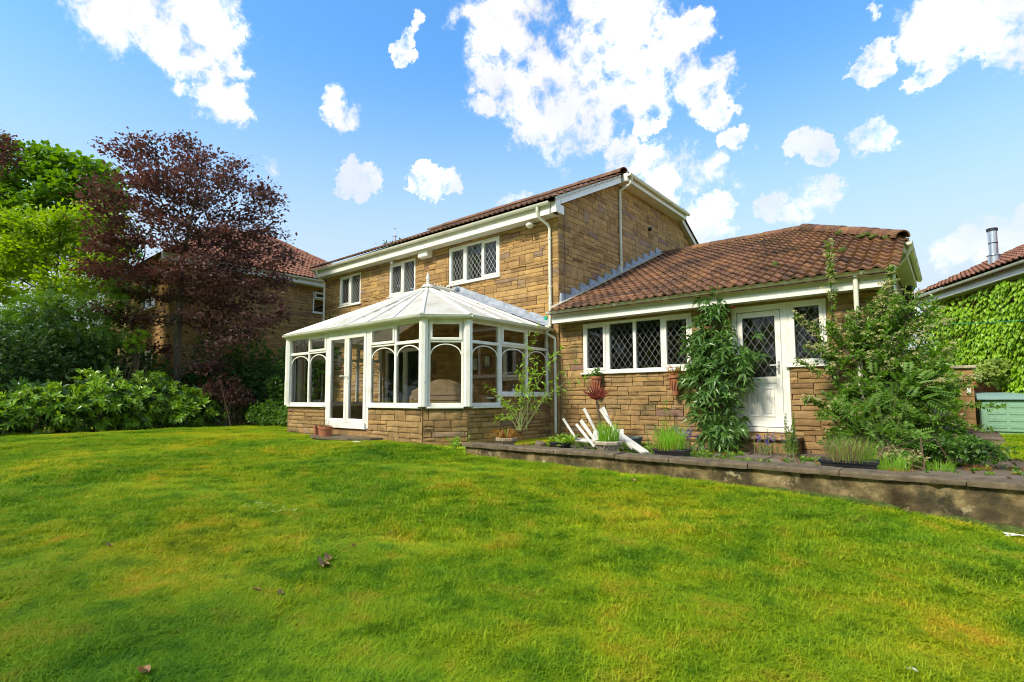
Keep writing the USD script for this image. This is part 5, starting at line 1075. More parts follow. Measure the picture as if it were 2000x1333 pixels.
m = MB(); m.add(rv, [[0, 1, 2], [0, 2, 3], [0, 3, 4], [1, 5, 2], [4, 3, 2], [4, 2, 5]]); nroof = part(nb, 'roof', m, 'tile_clean')
sU = np.array([NRX - NX - NE, 0, NRZ - NZE]); ls = np.linalg.norm(sU); sU /= ls; nN = np.cross([0, 1.0, 0], sU); nN = nN if nN[2] > 0 else -nN
tile_field(np.random.default_rng(63), nroof, (NX + NE + .04, NYF - .4, NZE), (0, 1, 0), sU, nN, lambda u, s: 3.6 * s / ls < u < 8.55 - 3.0 * s / ls, 26, 19, .33, .30, 'tile_clean', 90, nb, prefer=lambda c, r: -c)
ridge_tiles(np.random.default_rng(64), nroof, (NX + NE, NYB + .4, NZE + .03), (NRX, NYB - 2.6, NRZ + .03), .12, 'tile_clean', name='hip_tile')
m = MB(); m.box(NX + .34, NX + .36, NYF - .4, NYB + .35, NZE - .24, NZE - .03); m.box(NX, NX + .339, NYF - .36, NYB + .3, NZE - .24, NZE - .22); part(nb, 'fascia', m, 'pvc')
gutter_run(nb, (NX + .42, NYF - .4, NZE - .02), (NX + .42, NYB + .4, NZE - .02), r=.06)

def V3(*a): return np.array(a, float)
# copper beech
B0 = V3(-11.8, -3.53, -.35)
beech = [(-11.6, -4.0, 7.3, 1.5, 1.5, 1.3), (-10.3, -3.0, 6.9, 1.35, 1.4, 1.15), (-12.9, -4.9, 6.2, 1.1, 1.2, 1.1), (-9.75, -2.3, 5.7, 1.0, 1.0, 1.2), (-11.4, -3.3, 5.6, 1.6, 1.6, 1.3), (-13.1, -5.0, 5.0, .9, 1.0, .9),
         (-9.4, -1.9, 4.5, .75, .8, 1.1), (-10.7, -3.1, 4.2, 1.3, 1.3, .8), (-12.4, -4.4, 4.0, 1.0, 1.0, .7), (-9.35, -1.75, 3.25, .65, .7, .55), (-10.2, -2.6, 2.6, .9, .9, .5), (-11.0, -3.2, 1.7, .8, .7, .5), (-12.6, -5.05, 8.55, .35, .35, .35), (-12.9, -5.2, 8.1, .4, .4, .25), (-11.1, -3.85, 8.35, .4, .4, .4), (-12.3, -4.3, 2.9, .9, .8, .55), (-11.1, -3.2, 3.1, .9, .9, .6), (-10.4, -2.6, 3.4, .8, .8, .5), (-13.0, -4.9, 3.2, .7, .7, .6), (-9.9, -2.75, 7.85, .35, .35, .3)]
tree('copper_beech', 'copper beech with dark purple leaves beside the stone house', 'tree', B0, [B0, B0 + [0, 0, .8], B0 + [.03, -.02, 1.6], B0 + [.0, -.04, 2.4], B0 + [.02, -.06, 3.2], B0 + [.05, -.05, 4.0], B0 + [.05, -.08, 4.8]],
     beech, 1700, 'beech_leaf', 25000, 71, L=.125, W=.076, r_max=.16, spray=.21, flat=.38, droop=.28, kill=.36, maxr=.014, rise=.55)
B1 = V3(-13.2, -9.4, -.4)
tree('copper_beech', 'second copper beech reaching in at the left edge', 'tree', B1, [B1, B1 + [.2, .2, 1.2], B1 + [.5, .4, 2.4], B1 + [.9, .7, 3.6], B1 + [1.3, 1.0, 4.7], B1 + [1.7, 1.3, 5.4]],
     [(-11.0, -7.78, 6.55, .42, .38, .62), (-11.3, -7.95, 5.6, .35, .35, .5), (-12.2, -8.5, 7.2, .9, .8, .8), (-12.9, -9.0, 6.2, .9, .9, .9)], 320, 'beech_leaf', 7000, 72, L=.10, W=.06, r_max=.14, spray=.13, flat=.6, droop=.3, kill=.3, maxr=.012, rise=.5)
# sycamore behind, elder and rowan in front of it
S0 = V3(-22.2, -5.2, -.4)
tree('sycamore', 'tall green sycamore behind the elder at the left', 'tree', S0, [S0 + [0, 0, k * 1.1] for k in range(8)],
     [(-22.4, -5.7, 10.2, 1.9, 1.9, 1.0), (-21.0, -4.6, 9.5, 1.7, 1.7, 1.1), (-20.2, -3.9, 8.4, 1.1, 1.2, .9), (-23.9, -6.9, 9.0, 1.6, 1.6, 1.2), (-22.2, -5.3, 8.2, 2.2, 2.0, 1.2), (-20.6, -4.0, 6.7, 1.2, 1.2, 1.0), (-23.3, -6.2, 6.6, 1.6, 1.6, 1.1)], 1000, 'sycamore_leaf', 17000, 73, L=.24, W=.20, r_max=.2, spray=.26, flat=.4, droop=.2, step=.4, kill=.5, maxr=.017, rise=.3)
E0 = V3(-16.4, -5.8, -.35)
tree('elder_tree', 'bright yellow-green elder in front of the sycamore', 'tree', E0, [E0, E0 + [.1, .1, 1.2], E0 + [-.1, .2, 2.4], E0 + [.1, 0, 3.5], E0 + [0, .1, 4.6]],
     [(-16.6, -6.3, 5.6, 1.1, 1.1, 1.0), (-15.6, -5.4, 6.2, 1.0, 1.0, .9), (-15.0, -4.9, 5.2, .9, .9, .9), (-17.2, -6.9, 4.7, 1.0, 1.0, 1.0), (-15.8, -5.6, 4.4, 1.2, 1.1, .9), (-14.7, -4.9, 6.2, .55, .55, .5), (-17.0, -6.6, 6.6, .6, .6, .5)], 620, 'elder_leaf', 13000, 74, L=.17, W=.085, r_max=.08, spray=.2, flat=.6, droop=.25, maxr=.013, rise=.5)
R0 = V3(-13.6, -5.6, -.35)
tree('rowan_tree', 'dark rowan with feathery leaves above the laurel', 'tree', R0, [R0, R0 + [.1, 0, .9], R0 + [.05, .1, 1.8], R0 + [.1, .1, 2.6]],
     [(-14.2, -6.0, 3.3, 1.0, 1.0, .8), (-13.0, -5.2, 2.7, .9, .9, .7), (-12.7, -4.9, 3.6, .7, .7, .6), (-15.0, -6.9, 2.7, .9, .9, .8), (-14.0, -6.1, 2.2, 1.1, .9, .6)], 420, 'rowan_leaf', 2600, 75, L=.085, W=.03, r_max=.07, spray=.16, flat=.6, droop=.3, maxr=.013, pin=(.34, 6), rise=.5)
sap = thing('bare_sapling', 'thin leaning bare stem among the dark leaves', 'tree', (-12.5, -4.85, -.35)); m = MB(); m.tube([(-12.75, -5.0, .3), (-12.5, -4.85, 1.6), (-12.15, -4.55, 2.4), (-11.9, -4.4, 3.0)], [.035, .03, .02, .01], 6); part(sap, 'trunk', m, 'stem', smooth=60); m = MB(); m.tube([(-12.62, -4.92, 1.0), (-12.9, -4.95, 1.9), (-12.95, -4.9, 2.5)], [.02, .014, .006], 5); part(sap, 'branch', m, 'stem')
# laurel bank
def laurel(i, label, x, y, r, h, own, n=240, leaf='laurel_leaf'):
    g = float(ground(x, y)); rr = np.random.default_rng(300 + i)
    bl = [(x, y, g + h * .50, r, r * .9, h * .52), (x + r * .4, y - r * .5, g + h * .34, r * .75, r * .7, h * .36), (x - r * .5, y + r * .2, g + h * .6, r * .7, r * .7, h * .42), (x + r * .3, y + r * .5, g + h * .45, r * .7, r * .7, h * .42)]
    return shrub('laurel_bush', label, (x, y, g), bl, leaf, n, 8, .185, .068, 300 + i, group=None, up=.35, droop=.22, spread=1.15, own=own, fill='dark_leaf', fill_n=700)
laurel(0, 'broad laurel bush at the left end of the bank', -10.75, -7.1, .85, 1.35, 45)
laurel(1, 'tall rounded laurel bush in the middle of the bank', -10.95, -5.75, .95, 1.75, 70, 320)
laurel(2, 'laurel bush right of the tallest laurel', -11.0, -4.45, .90, 1.65, 70, 300)
laurel(3, 'low laurel bush at the foot of the copper beech', -10.75, -3.45, .72, 1.15, 45)
laurel(4, 'laurel bush half cut by the left edge', -10.6, -8.3, .9, 1.2, 30)
shrub('dark_shrub', 'dark bushy undergrowth at the far left', (-12.6, -7.6, -.4), [(-12.6, -7.6, 1.2, 1.1, 1.2, 1.5), (-13.4, -8.4, 1.8, 1.1, 1.1, 1.6), (-12.9, -6.6, 1.6, 1.0, 1.0, 1.5)], 'dark_leaf', 1300, 6, .13, .06, 321, fill_n=2500, shell=.6)
shrub('dark_shrub', 'dark undergrowth behind the tall laurel', (-13.0, -5.0, -.4), [(-13.0, -5.2, 1.3, 1.1, 1.0, 1.5), (-12.6, -4.2, 1.0, .8, .8, 1.2), (-14.2, -5.8, 2.0, 1.3, 1.2, 1.7)], 'dark_leaf', 1300, 6, .12, .055, 322, fill_n=2500, shell=.6)
shrub('holly_shrub', 'glossy dark shrub under the beech boughs', (-10.9, -1.6, -.35), [(-10.9, -1.6, .9, .9, .9, 1.1), (-10.2, -1.1, .7, .7, .7, .9), (-11.4, -2.2, 1.0, .7, .7, 1.1)], 'dark_leaf', 900, 6, .095, .05, 323, fill_n=1800)
shrub('green_shrub', 'loose green shrub against the left end of the conservatory', (-9.2, -.6, -.3), [(-9.4, -.9, 1.3, .75, .7, 1.3), (-8.9, -.3, 2.0, .6, .6, .8), (-9.7, -1.2, .7, .6, .6, .8), (-9.0, .1, 2.8, .45, .45, .5)], 'mid_leaf', 800, 6, .10, .05, 324, fill='dark_leaf', fill_n=1200)
shrub('green_shrub', 'low green shrub at the corner of the lawn', (-8.2, -1.6, -.3), [(-8.3, -1.7, .02, .65, .55, .36), (-7.5, -1.4, .0, .6, .5, .32), (-9.2, -2.0, .1, .6, .5, .4)], 'mid_leaf', 420, 6, .09, .045, 325, fill_n=500)
shrub('yellow_shrub', 'small bright lime-green shrub left of the beech trunk', (-12.0, -4.6, -.3), [(-12.05, -4.65, 2.15, .3, .3, .25), (-11.9, -4.5, 2.45, .2, .2, .15)], 'elder_leaf', 90, 6, .11, .055, 326)
shrub('maple_shrub', 'weeping purple-grey maple beside the low laurel', (-10.2, -2.7, -.3), [(-10.25, -2.75, .95, .55, .5, .38), (-10.0, -2.5, .62, .5, .45, .3), (-10.6, -3.05, .7, .4, .4, .3)], 'beech_leaf', 420, 6, .085, .035, 327, up=-.5, droop=.45, spread=.8)
shrub('dark_shrub', 'far dark thicket under the sycamore at the left edge', (-20.5, -7.5, -.4), [(-20.5, -8.5, 1.8, 1.8, 1.8, 2.3), (-20.0, -6.0, 1.8, 1.8, 1.8, 2.4), (-19.0, -4.2, 1.5, 1.5, 1.5, 2.0), (-21.5, -10.5, 1.6, 1.8, 1.8, 2.2)], 'dark_leaf', 1100, 6, .22, .10, 328, fill_n=2200, shell=.6)
shrub('dark_shrub', 'tall dark green shrub behind the copper beech trunk', (-11.9, -1.9, -.35), [(-12.0, -2.6, 1.3, .75, .75, 1.3), (-11.6, -1.5, 1.5, .8, .8, 1.5), (-11.2, -.7, 1.2, .7, .7, 1.3), (-12.1, -3.4, .9, .6, .6, .9)], 'mid_leaf', 620, 6, .11, .055, 329, fill='dark_leaf', fill_n=1500)
bt = V3(-15.0, 8.0, -.4)
tree('garden_tree', 'treetop showing over the roof beside the flue', 'tree', (-14.3, 6.3, -.4), [(-14.3, 6.3, -.4 + 1.1 * k) for k in range(7)], [(-14.3, 6.35, 7.6, .75, .75, .75), (-14.0, 6.5, 6.4, 1.0, 1.0, .9)], 120, 'dark_leaf', 2200, 76, L=.16, W=.06, r_max=.1, spray=.2)

# ------------------------------------------------------------------ right side: neighbouring house with ivy, shed doors, pier, hedge
A2 = 27.7 * PI / 180
RU = np.array([math.sin(A2), -math.cos(A2), 0.0]); RN = np.array([-math.cos(A2), -math.sin(A2), 0.0])
RO = CAM + 20.0 / 1.26 * np.array([-.0297, 1.2598, 0]); RO = np.array([RO[0], RO[1], 0.0]); RZ0 = CAM[2] + 20.0 / 1.26 * .1905 - .06
rn = thing('ivy_house', 'neighbouring house on the right covered in creeper, with a metal flue', 'house', (RO[0], RO[1], -.3))
rf = MB(RO, RU, RN)
rw_ = part(rn, 'wall', MB(RO, RU, RN).bar(.3, 11, -.3, 0, -.6, RZ0 - .25, 0), 'stone')
m = MB(RO, RU, RN); m.bar(.3, .6, -6, -.301, -.6, RZ0 + .3, 0); part(rn, 'end_wall', m, 'stone', tone=.5)
m = MB(RO, RU, RN); m.bar(.0, 11, .30, .325, RZ0 - .27, RZ0 - .04, .004); m.bar(.0, 11, 0, .2995, RZ0 - .27, RZ0 - .25, 0); part(rn, 'fascia', m, 'pvc')
P_, Q_ = rf.W([0.0, .39, RZ0 - .03]), rf.W([11, .39, RZ0 - .03]); gutter_run(rn, P_, Q_, r=.06)
SLP = .46; m = MB(RO, RU, RN); v = [rf.W(p) for p in ([-.1, .42, RZ0], [11, .42, RZ0], [11, -6, RZ0 + 6.42 * SLP], [-.1, -6, RZ0 + 6.42 * SLP])]; m.add(np.array(v), [[0, 1, 2, 3]]); m.add(np.array(v) - [0, 0, .12], [[3, 2, 1, 0]]); rroof = part(rn, 'roof', m, 'tile_clean')
su = unit(-RN + np.array([0, 0, SLP])); sn = np.cross(RU, su); sn = sn if sn[2] > 0 else -sn
tile_field(np.random.default_rng(81), rroof, rf.W([-.12, .44, RZ0 + .01]), RU, su, sn, lambda u, s: True, 28, 12, .36, .32, 'tile_clean', 120, rn)
fl0 = rf.W([2.30, -.45, RZ0 + .87 * SLP]); m = MB(); m.tube([fl0 - [0, 0, .15], fl0 + [0, 0, .24]], .125, 12); m.tube([fl0 + [0, 0, .24], fl0 + [0, 0, .28]], [.16, .11], 12); m.tube([fl0 + [0, 0, .28], fl0 + [0, 0, .88]], .095, 12); fpn = part(rn, 'flue', m, 'metal', smooth=40)
m = MB(); m.tube([fl0 + [0, 0, .88], fl0 + [0, 0, .95]], .115, 12); part(fpn, 'cap', m, 'dark', smooth=40); m = MB(); m.tube([fl0 + [0, 0, .55], fl0 + [0, 0, .575]], .10, 12); part(fpn, 'joint_ring', m, 'dark', smooth=40)
window(rn, MB(RO + RN * .02, RU, RN), 5.55, 6.6, 2.35, 3.55, [(5.6, 6.05, False), (6.1, 6.55, False)], leaded=False, label='window at the right edge above the creeper')
dc = rf.W([-.02, .55, RZ0 - .46]); m = MB(); a_ = unit(np.array([-.35, -.8, .25])); b_ = unit(np.cross(a_, [0, 0, 1])); c_ = np.cross(b_, a_); g = np.arange(20) * 2 * PI / 20
rings = [dc + a_ * (.06 * q * q) + (np.cos(g)[:, None] * b_ * .36 + np.sin(g)[:, None] * c_ * .30) * q for q in (.02, .5, 1.0)]; k = np.arange(20); j_ = (k + 1) % 20
m.add(np.vstack(rings), np.vstack([np.stack([o + k, o + j_, o + 20 + j_, o + 20 + k], 1) for o in (0, 20)])); m.add(np.vstack(rings) - a_ * .012, np.vstack([np.stack([o + 20 + k, o + 20 + j_, o + j_, o + k], 1) for o in (0, 20)])); dsh = part(rn, 'satellite_dish', m, 'gutter', smooth=60)
m = MB(); m.tube([dc, dc - a_ * .2 + [0, 0, -.1], rf.W([.35, .02, RZ0 - .6])], .025, 6); m.tube([dc - c_ * .28, dc + a_ * .35 - c_ * .2], .012, 5); part(dsh, 'bracket', m, 'dark'); m = MB(); m.tube([dc + a_ * .32 - c_ * .2, dc + a_ * .42 - c_ * .2], .035, 8); part(dsh, 'receiver', m, 'dark')
iv = thing('creeper', 'bright green creeper covering the wall of the right-hand house', 'climbing plant', rf.W([4, .05, -.3])); r = np.random.default_rng(82)
n = 13000; u = r.uniform(.3, 9.5, n); z = r.uniform(-.1, RZ0 - .30, n); ok = ~((u > 5.35) & (z > 2.2)) & ((z < RZ0 - .5 + .25 * np.sin(u * 2)) | (r.random(n) < .5)); u, z = u[ok], z[ok]; n = len(u)
dp = .04 + .22 * vnoise(np.stack([u * 1.3, z * 1.5, z * 0], -1), 4) + .10 * r.random(n)
P = rf.W(np.column_stack([u, dp, z])); D = np.array([0, 0, -1.0]) + RU * r.normal(size=(n, 1)) * .45 + RN * r.uniform(.1, .7, (n, 1)); N = RN + r.normal(size=(n, 3)) * .35 + [0, 0, .45]
split_leaves(iv, leaves(P, D, N, r.uniform(.075, .145, n), r.uniform(.07, .13, n), .15, .1, .38), 5, 4, 'ivy_leaf', 120)
m = MB()
for k in range(9):
    u0 = .8 + k * .95; q = [rf.W([u0 + .25 * math.sin(k + s * 2), .03, -.3 + s * 3.2]) for s in np.linspace(0, 1, 6)]; m.tube(q, .012, 5, False)
part(iv, 'stems', m, 'stem')
# mint-green store with panelled doors
bx = thing('garden_store', 'mint-green panelled garden store with a blue-green lid', 'shed', (8.2, 6.4, -.27))
m = MB(); m.box(7.02, 9.6, 6.35, 7.3, -.3, .47); body = part(bx, 'body', m, 'mint')
for k in range(3):
    a = 7.04 + k * .86; m = MB((0, 6.345, 0), FU, FN); m.bar(a, a + .84, 0, .03, -.22, .46, .006); dl = part(bx, 'door', m, 'mint')
    for q in range(4):
        z = -.15 + q * .15
        for s in (0, 1): m = MB((0, 6.315, 0), FU, FN); m.bar(a + .08 + s * .36, a + .38 + s * .36, 0, .012, z, z + .08, .005); part(dl, 'raised_panel', m, 'mint')
m = MB(); m.hexa([(6.96, 6.25, .48), (9.7, 6.25, .48), (9.7, 7.4, .56), (6.96, 7.4, .56), (6.96, 6.25, .56), (9.7, 6.25, .56), (9.7, 7.4, .64), (6.96, 7.4, .64)]); part(bx, 'lid', m, 'mint_lid')
pr = thing('gate_pier', 'stone pier with a flat cap left of the mint-green store', 'pier', (6.75, 6.9, -.27)); rk = np.random.default_rng(83); z = -.3; k = 0
core = MB(); core.box(6.60, 6.93, 6.74, 7.07, -.3, 1.2); pc = part(pr, 'core', core, 'mortar')
while z < 1.15:
    h = rk.choice([.13, .16, .2]); h = min(h, 1.2 - z)
    fr1, fr2 = MB((6.59, 6.73, 0), FU, FN), MB((6.59, 7.07, 0), (0, -1, 0), (-1, 0, 0)); c = rk.uniform(.14, .22)
    for a, b in ((.0, c), (c, .35)):
        s = stone_mesh(rk, sbox(a, z, b, z + h), fr1); part(pc, 'stone', s, 'stone', tone=float(rk.uniform(.2, .8)), smooth=42)
    s = stone_mesh(rk, sbox(0, z, .35, z + h), fr2); part(pc, 'stone', s, 'stone', tone=float(rk.uniform(.2, .8)), smooth=42); z += h
m = MB((0, 6.9, 0), FU, FN); m.bar(6.53, 7.0, -.24, .24, 1.2, 1.27, .012); part(pr, 'cap', m, 'caststone'); m = MB((0, 6.715, 0), FU, FN); m.bar(6.80, 6.88, 0, .05, .62, .74, .008); part(pr, 'switch_box', m, 'pvc')
bk = thing('brick_wall', 'red brick wall behind the mint-green store, under the hedge', 'wall', (8.3, 7.7, -.27)); m = MB(); m.box(6.95, 10, 7.61, 7.8, -.3, 1.0); bc = part(bk, 'core', m, 'mortar'); rb = np.random.default_rng(84); fr = MB((0, 7.6, 0), FU, FN)
for row in range(6):
    z = .56 + row * .075; x = 6.95 - (.11 if row % 2 else 0)
    while x < 9.4:
        m = MB(fr.o, fr.u, fr.n); m.bar(max(x, 6.95) + .005, x + .215, -.05, .012, z, z + .065, .003); part(bc, 'brick', m, 'brick', tone=float(rb.uniform(0, 1))); x += .225
shrub('hedge', 'pale variegated hedge on the brick wall', (8.4, 7.6, .9), [(7.40, 7.5, 1.12, .45, .4, .30), (8.2, 7.5, 1.25, .8, .45, .36), (9.2, 7.5, 1.3, .9, .45, .38)], 'pale_leaf', 1700, 6, .10, .06, 85, cat='hedge', hub=(8.2, 7.6, 1.0), fill='mid_leaf', fill_n=900)
shrub('small_tree', 'loose light-green bush between the pyracantha and the gate pier', (6.55, 4.6, -.27), [(6.25, 4.2, .85, .42, .8, .75), (6.15, 5.2, .8, .4, .7, .8), (6.3, 3.2, .5, .35, .6, .5)], 'ivy_leaf', 620, 6, .085, .05, 86, fill='mid_leaf', fill_n=700)

# ------------------------------------------------------------------ plants on the walls
PZ = -.335
cl = thing('wall_climber', 'tall evergreen climber with long drooping leaves between window and back door', 'climbing plant', (3.5, -.5, PZ)); r = np.random.default_rng(91)
cb_ = [(3.42, -.30, 2.12, .26, .20, .30), (3.40, -.32, 1.70, .42, .28, .34), (3.45, -.38, 1.25, .52, .36, .42), (3.42, -.46, .75, .55, .42, .45), (3.52, -.58, .25, .46, .42, .42), (3.62, -.66, -.05, .38, .36, .28), (3.05, -.33, 1.45, .22, .20, .22), (3.02, -.36, .95, .30, .25, .22), (3.88, -.36, 1.0, .28, .24, .35)]
P, O = in_blobs(r, cb_, 430, .45); P[:, 1] = np.minimum(P[:, 1], -.05); P[:, 2] = np.maximum(P[:, 2], PZ + .12)
me = rosettes(r, P, O + [0, -.25, 0], 6, .165, .044, 1.25, .25, .32, .18)
split_leaves(cl, me, 5, 4, 'climber_leaf', 220)
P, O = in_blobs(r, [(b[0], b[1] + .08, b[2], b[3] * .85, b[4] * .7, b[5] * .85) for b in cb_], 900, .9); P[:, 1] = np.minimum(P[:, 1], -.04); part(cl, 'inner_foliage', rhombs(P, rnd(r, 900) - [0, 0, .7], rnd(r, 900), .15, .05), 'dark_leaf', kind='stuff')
m = MB()
for k in range(9):
    a = V3(3.55 + r.normal() * .12, -.55 + r.normal() * .08, PZ); b = V3(*cb_[k][:3]); m.tube([a, (a + b) / 2 + [0, .12, 0], b, b + [r.normal() * .1, 0, .25]], [.018, .014, .009, .004], 6, False)
part(cl, 'stems', m, 'stem')
tip = [(3.33, -.36, 2.42), (3.47, -.30, 2.46), (4.15, -.42, 1.55), (4.22, -.45, 1.22), (3.78, -.33, 2.05)]
part(cl, 'young_shoots', join(rosettes(r, np.array(tip[:2] + tip[4:]), np.tile([0, -.3, 1.0], (3, 1)), 6, .10, .028, .9, .5, .2)), 'red_leaf'); part(cl, 'side_shoots', rosettes(r, np.array(tip[2:4] * 2), np.tile([.8, -.5, .1], (4, 1)), 5, .17, .045, 1.1, .2, .25), 'climber_leaf')

py = thing('pyracantha', 'large pyracantha with cream flower sprays at the right end of the extension', 'shrub', (5.75, -.45, PZ)); r = np.random.default_rng(92)
pyb = [(5.95, -.40, 1.75, .55, .40, .30), (5.45, -.42, 1.55, .50, .35, .28), (5.12, -.55, 1.15, .35, .30, .25), (5.95, -.5, 1.2, .65, .45, .32), (5.85, -.6, .55, .70, .50, .50), (5.55, -.72, .15, .55, .45, .40), (6.15, -.6, .15, .55, .50, .40), (6.30, -.3, .75, .40, .40, .45), (5.85, -.85, -.05, .65, .40, .25), (5.30, -.6, .50, .28, .28, .25)]
hub = V3(5.62, -.30, .0); LP, LD, LN, FP, FN_ = [], [], [], [], []
wood = MB(); wood.tube([(5.60, -.30, PZ), (5.58, -.27, .5), (5.62, -.28, 1.1), (5.7, -.3, 1.7)], [.045, .036, .026, .014], 7); wood.tube([(5.66, -.34, PZ), (5.8, -.4, .4), (6.0, -.45, 1.0), (6.1, -.42, 1.6)], [.038, .03, .02, .01], 7); wood.tube([(5.60, -.28, .3), (5.35, -.35, .9), (5.15, -.5, 1.2)], [.025, .018, .008], 6)
ends = [V3(5.262, -.60, 2.78), V3(4.80, -.62, 1.75), V3(4.92, -.66, 1.28), V3(5.98, -.55, 2.12), V3(6.0, -.5, 2.35), V3(6.95, -1.0, .42), V3(6.75, -.9, .75), V3(6.6, -.9, 1.0), V3(4.90, -.85, .50), V3(6.55, -.55, 1.5), V3(5.72, -.9, 1.10), V3(6.85, -.75, .15), V3(6.4, -.6, 1.85)]
Pq, _ = in_blobs(r, pyb, 260, .35); ends += list(Pq)
for q, e in enumerate(ends):
    b = min(pyb, key=lambda s: np.linalg.norm((e - s[:3]))); s0 = hub + [r.normal() * .2, 0, np.clip(e[2] * .62, -.1, 1.5)] if q < 13 else V3(*b[:3]) * .7 + hub * .3 + r.normal(size=3) * .06; s0[1] = min(s0[1], -.15)
    mid = (s0 + e) / 2 + [0, 0, .12 * np.linalg.norm(e - s0)]; t = np.linspace(0, 1, 13)[:, None]; c = (1 - t) ** 2 * s0 + 2 * t * (1 - t) * mid + t * t * e
    wood.tube(c[::3], np.linspace(.010, .003, 5), 4, False); n = 13 if q < 13 else 9; T = unit(np.gradient(c, axis=0))
    for k in range(13 - n, 13):
        for _ in range(18 if q < 13 else 11): LP.append(c[k] + r.normal(size=3) * .022); LD.append(T[k] * .5 + rnd(r, 1)[0]); LN.append(rnd(r, 1)[0] + [0, -.2, .8])
    flower = q < 5 or (e[2] > .9 and r.random() < .6) or r.random() < .22
    if flower:
        for k in range(4 if q < 13 else 6, 13):
            for _ in range(3 if q < 13 else 1):
                o = c[k] + r.normal(size=3) * .03 + [0, -.015, .03]; rad = r.uniform(.025, .05)
                for d in rnd(r, 26):
                    d[2] = abs(d[2]); FP.append(o + d * rad * [1, 1, .7]); FN_.append(d + [0, 0, .3])
LP, LD, LN, FP, FN_ = map(np.array, (LP, LD, LN, FP, FN_)); LP[:, 1] = np.minimum(LP[:, 1], np.where(LP[:, 0] < 5.8, -.04, 2)); FP[:, 1] = np.minimum(FP[:, 1], np.where(FP[:, 0] < 5.8, -.05, 2))
part(py, 'branches', wood, 'bark', smooth=60); part(py, 'foliage', rhombs(LP, LD, LN, r.uniform(.045, .08, len(LP)), r.uniform(.02, .032, len(LP))), 'pyracantha_leaf', kind='stuff')
part(py, 'blossom', rhombs(FP, unit(np.cross(FN_, rnd(r, len(FP)))), FN_, .017, .017), 'blossom', kind='stuff')
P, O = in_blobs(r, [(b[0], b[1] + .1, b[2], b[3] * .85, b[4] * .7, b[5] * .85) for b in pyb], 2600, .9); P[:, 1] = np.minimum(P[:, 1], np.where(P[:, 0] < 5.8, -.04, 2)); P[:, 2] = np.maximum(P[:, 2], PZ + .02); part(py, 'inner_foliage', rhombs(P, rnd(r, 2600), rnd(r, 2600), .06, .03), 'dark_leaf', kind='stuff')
sb = thing('false_spirea', 'feathery-leaved green bush in front of the pyracantha', 'shrub', (5.85, -1.05, PZ)); r = np.random.default_rng(93)
P, O = in_blobs(r, [(5.72, -1.0, .55, .28, .25, .30), (5.95, -1.08, .30, .32, .25, .32), (5.55, -1.0, .15, .30, .25, .28), (6.10, -1.0, .62, .22, .22, .22), (5.85, -1.2, -.02, .35, .2, .18)], 150, .5)
part(sb, 'foliage', pinnate(r, P, O + [0, -.2, .1] + rnd(r, 150) * .3, np.tile([0, -.35, 1.0], (150, 1)) + rnd(r, 150) * .25, .24, 7, .075, .02), 'rowan_leaf', kind='stuff')
m = MB()
for q in P[::9]: m.tube([(5.85, -.95, PZ), (q + [5.85, -.95, PZ]) / 2 + [0, 0, .08], q], [.010, .007, .003], 5, False)
part(sb, 'stems', m, 'greenstem')
wf = thing('flowering_bush', 'low bush with a head of white flowers near the path', 'shrub', (6.40, -.25, PZ)); r = np.random.default_rng(94)
P, O = in_blobs(r, [(6.40, -.25, .05, .30, .25, .22), (6.25, -.45, -.05, .25, .22, .18), (6.55, -.5, -.08, .3, .25, .16)], 260, .5); part(wf, 'foliage', rosettes(r, P, O, 6, .07, .03), 'mid_leaf', kind='stuff')

for c in np.array([6.42, -.38, .20]) + r.normal(size=(16, 3)) * [.11, .07, .07]: fq = c + rnd(r, 40) * [.05, .05, .035]; part(wf, 'flower_head', rhombs(fq, rnd(r, len(fq)), rnd(r, len(fq)) + [0, -.5, .8], .028, .026), 'white_blossom', kind='stuff')
m = MB(); m.tube([(6.40, -.25, PZ), (6.4, -.3, .1)], .012, 5); part(wf, 'stems', m, 'greenstem')

# ------------------------------------------------------------------ pots and planters
def planter(label, c, rad, h):
    t = thing('stone_planter', label, 'planter', (*c, PZ), group=None); n = 8; m = MB()
    m.lathe([(0, PZ), (rad * .62, PZ), (rad * .60, PZ + .03), (rad * .52, PZ + .05), (rad * .86, PZ + h - .055), (rad * 1.0, PZ + h - .05), (rad * 1.03, PZ + h - .015), (rad * .98, PZ + h), (rad * .86, PZ + h), (rad * .82, PZ + h - .04), (0, PZ + h - .04)], (*c, 0), n, rot=PI / 8); bowl = part(t, 'bowl', m, 'caststone')
    for k in range(n):
        a = PI / 8 + (k + .5) * 2 * PI / n
        for s in (-1, 1):
            b = a + s * .26; f = lambda an, q, z: (c[0] + math.cos(an) * rad * q, c[1] + math.sin(an) * rad * q, PZ + z)
            m = MB(); m.tube([f(a, .535, .06), f(a + s * .10, .66, .06 + (h - .11) * .5), f(b, .82, h - .06)], [.012, .012, .016], 5); part(bowl, 'leaf_moulding', m, 'caststone', smooth=60)
    m = MB(); m.lathe([(0, PZ + h - .035), (rad * .83, PZ + h - .038)], (*c, 0), n, rot=PI / 8); part(t, 'soil', m, 'soil'); return t
planter('octagonal cast-stone planter of withered leaves at the left end of the wall', (.65, -2.55), .19, .21)
planter('octagonal cast-stone planter of bright green grass between the white chair legs', (2.55, -2.45), .215, .24)
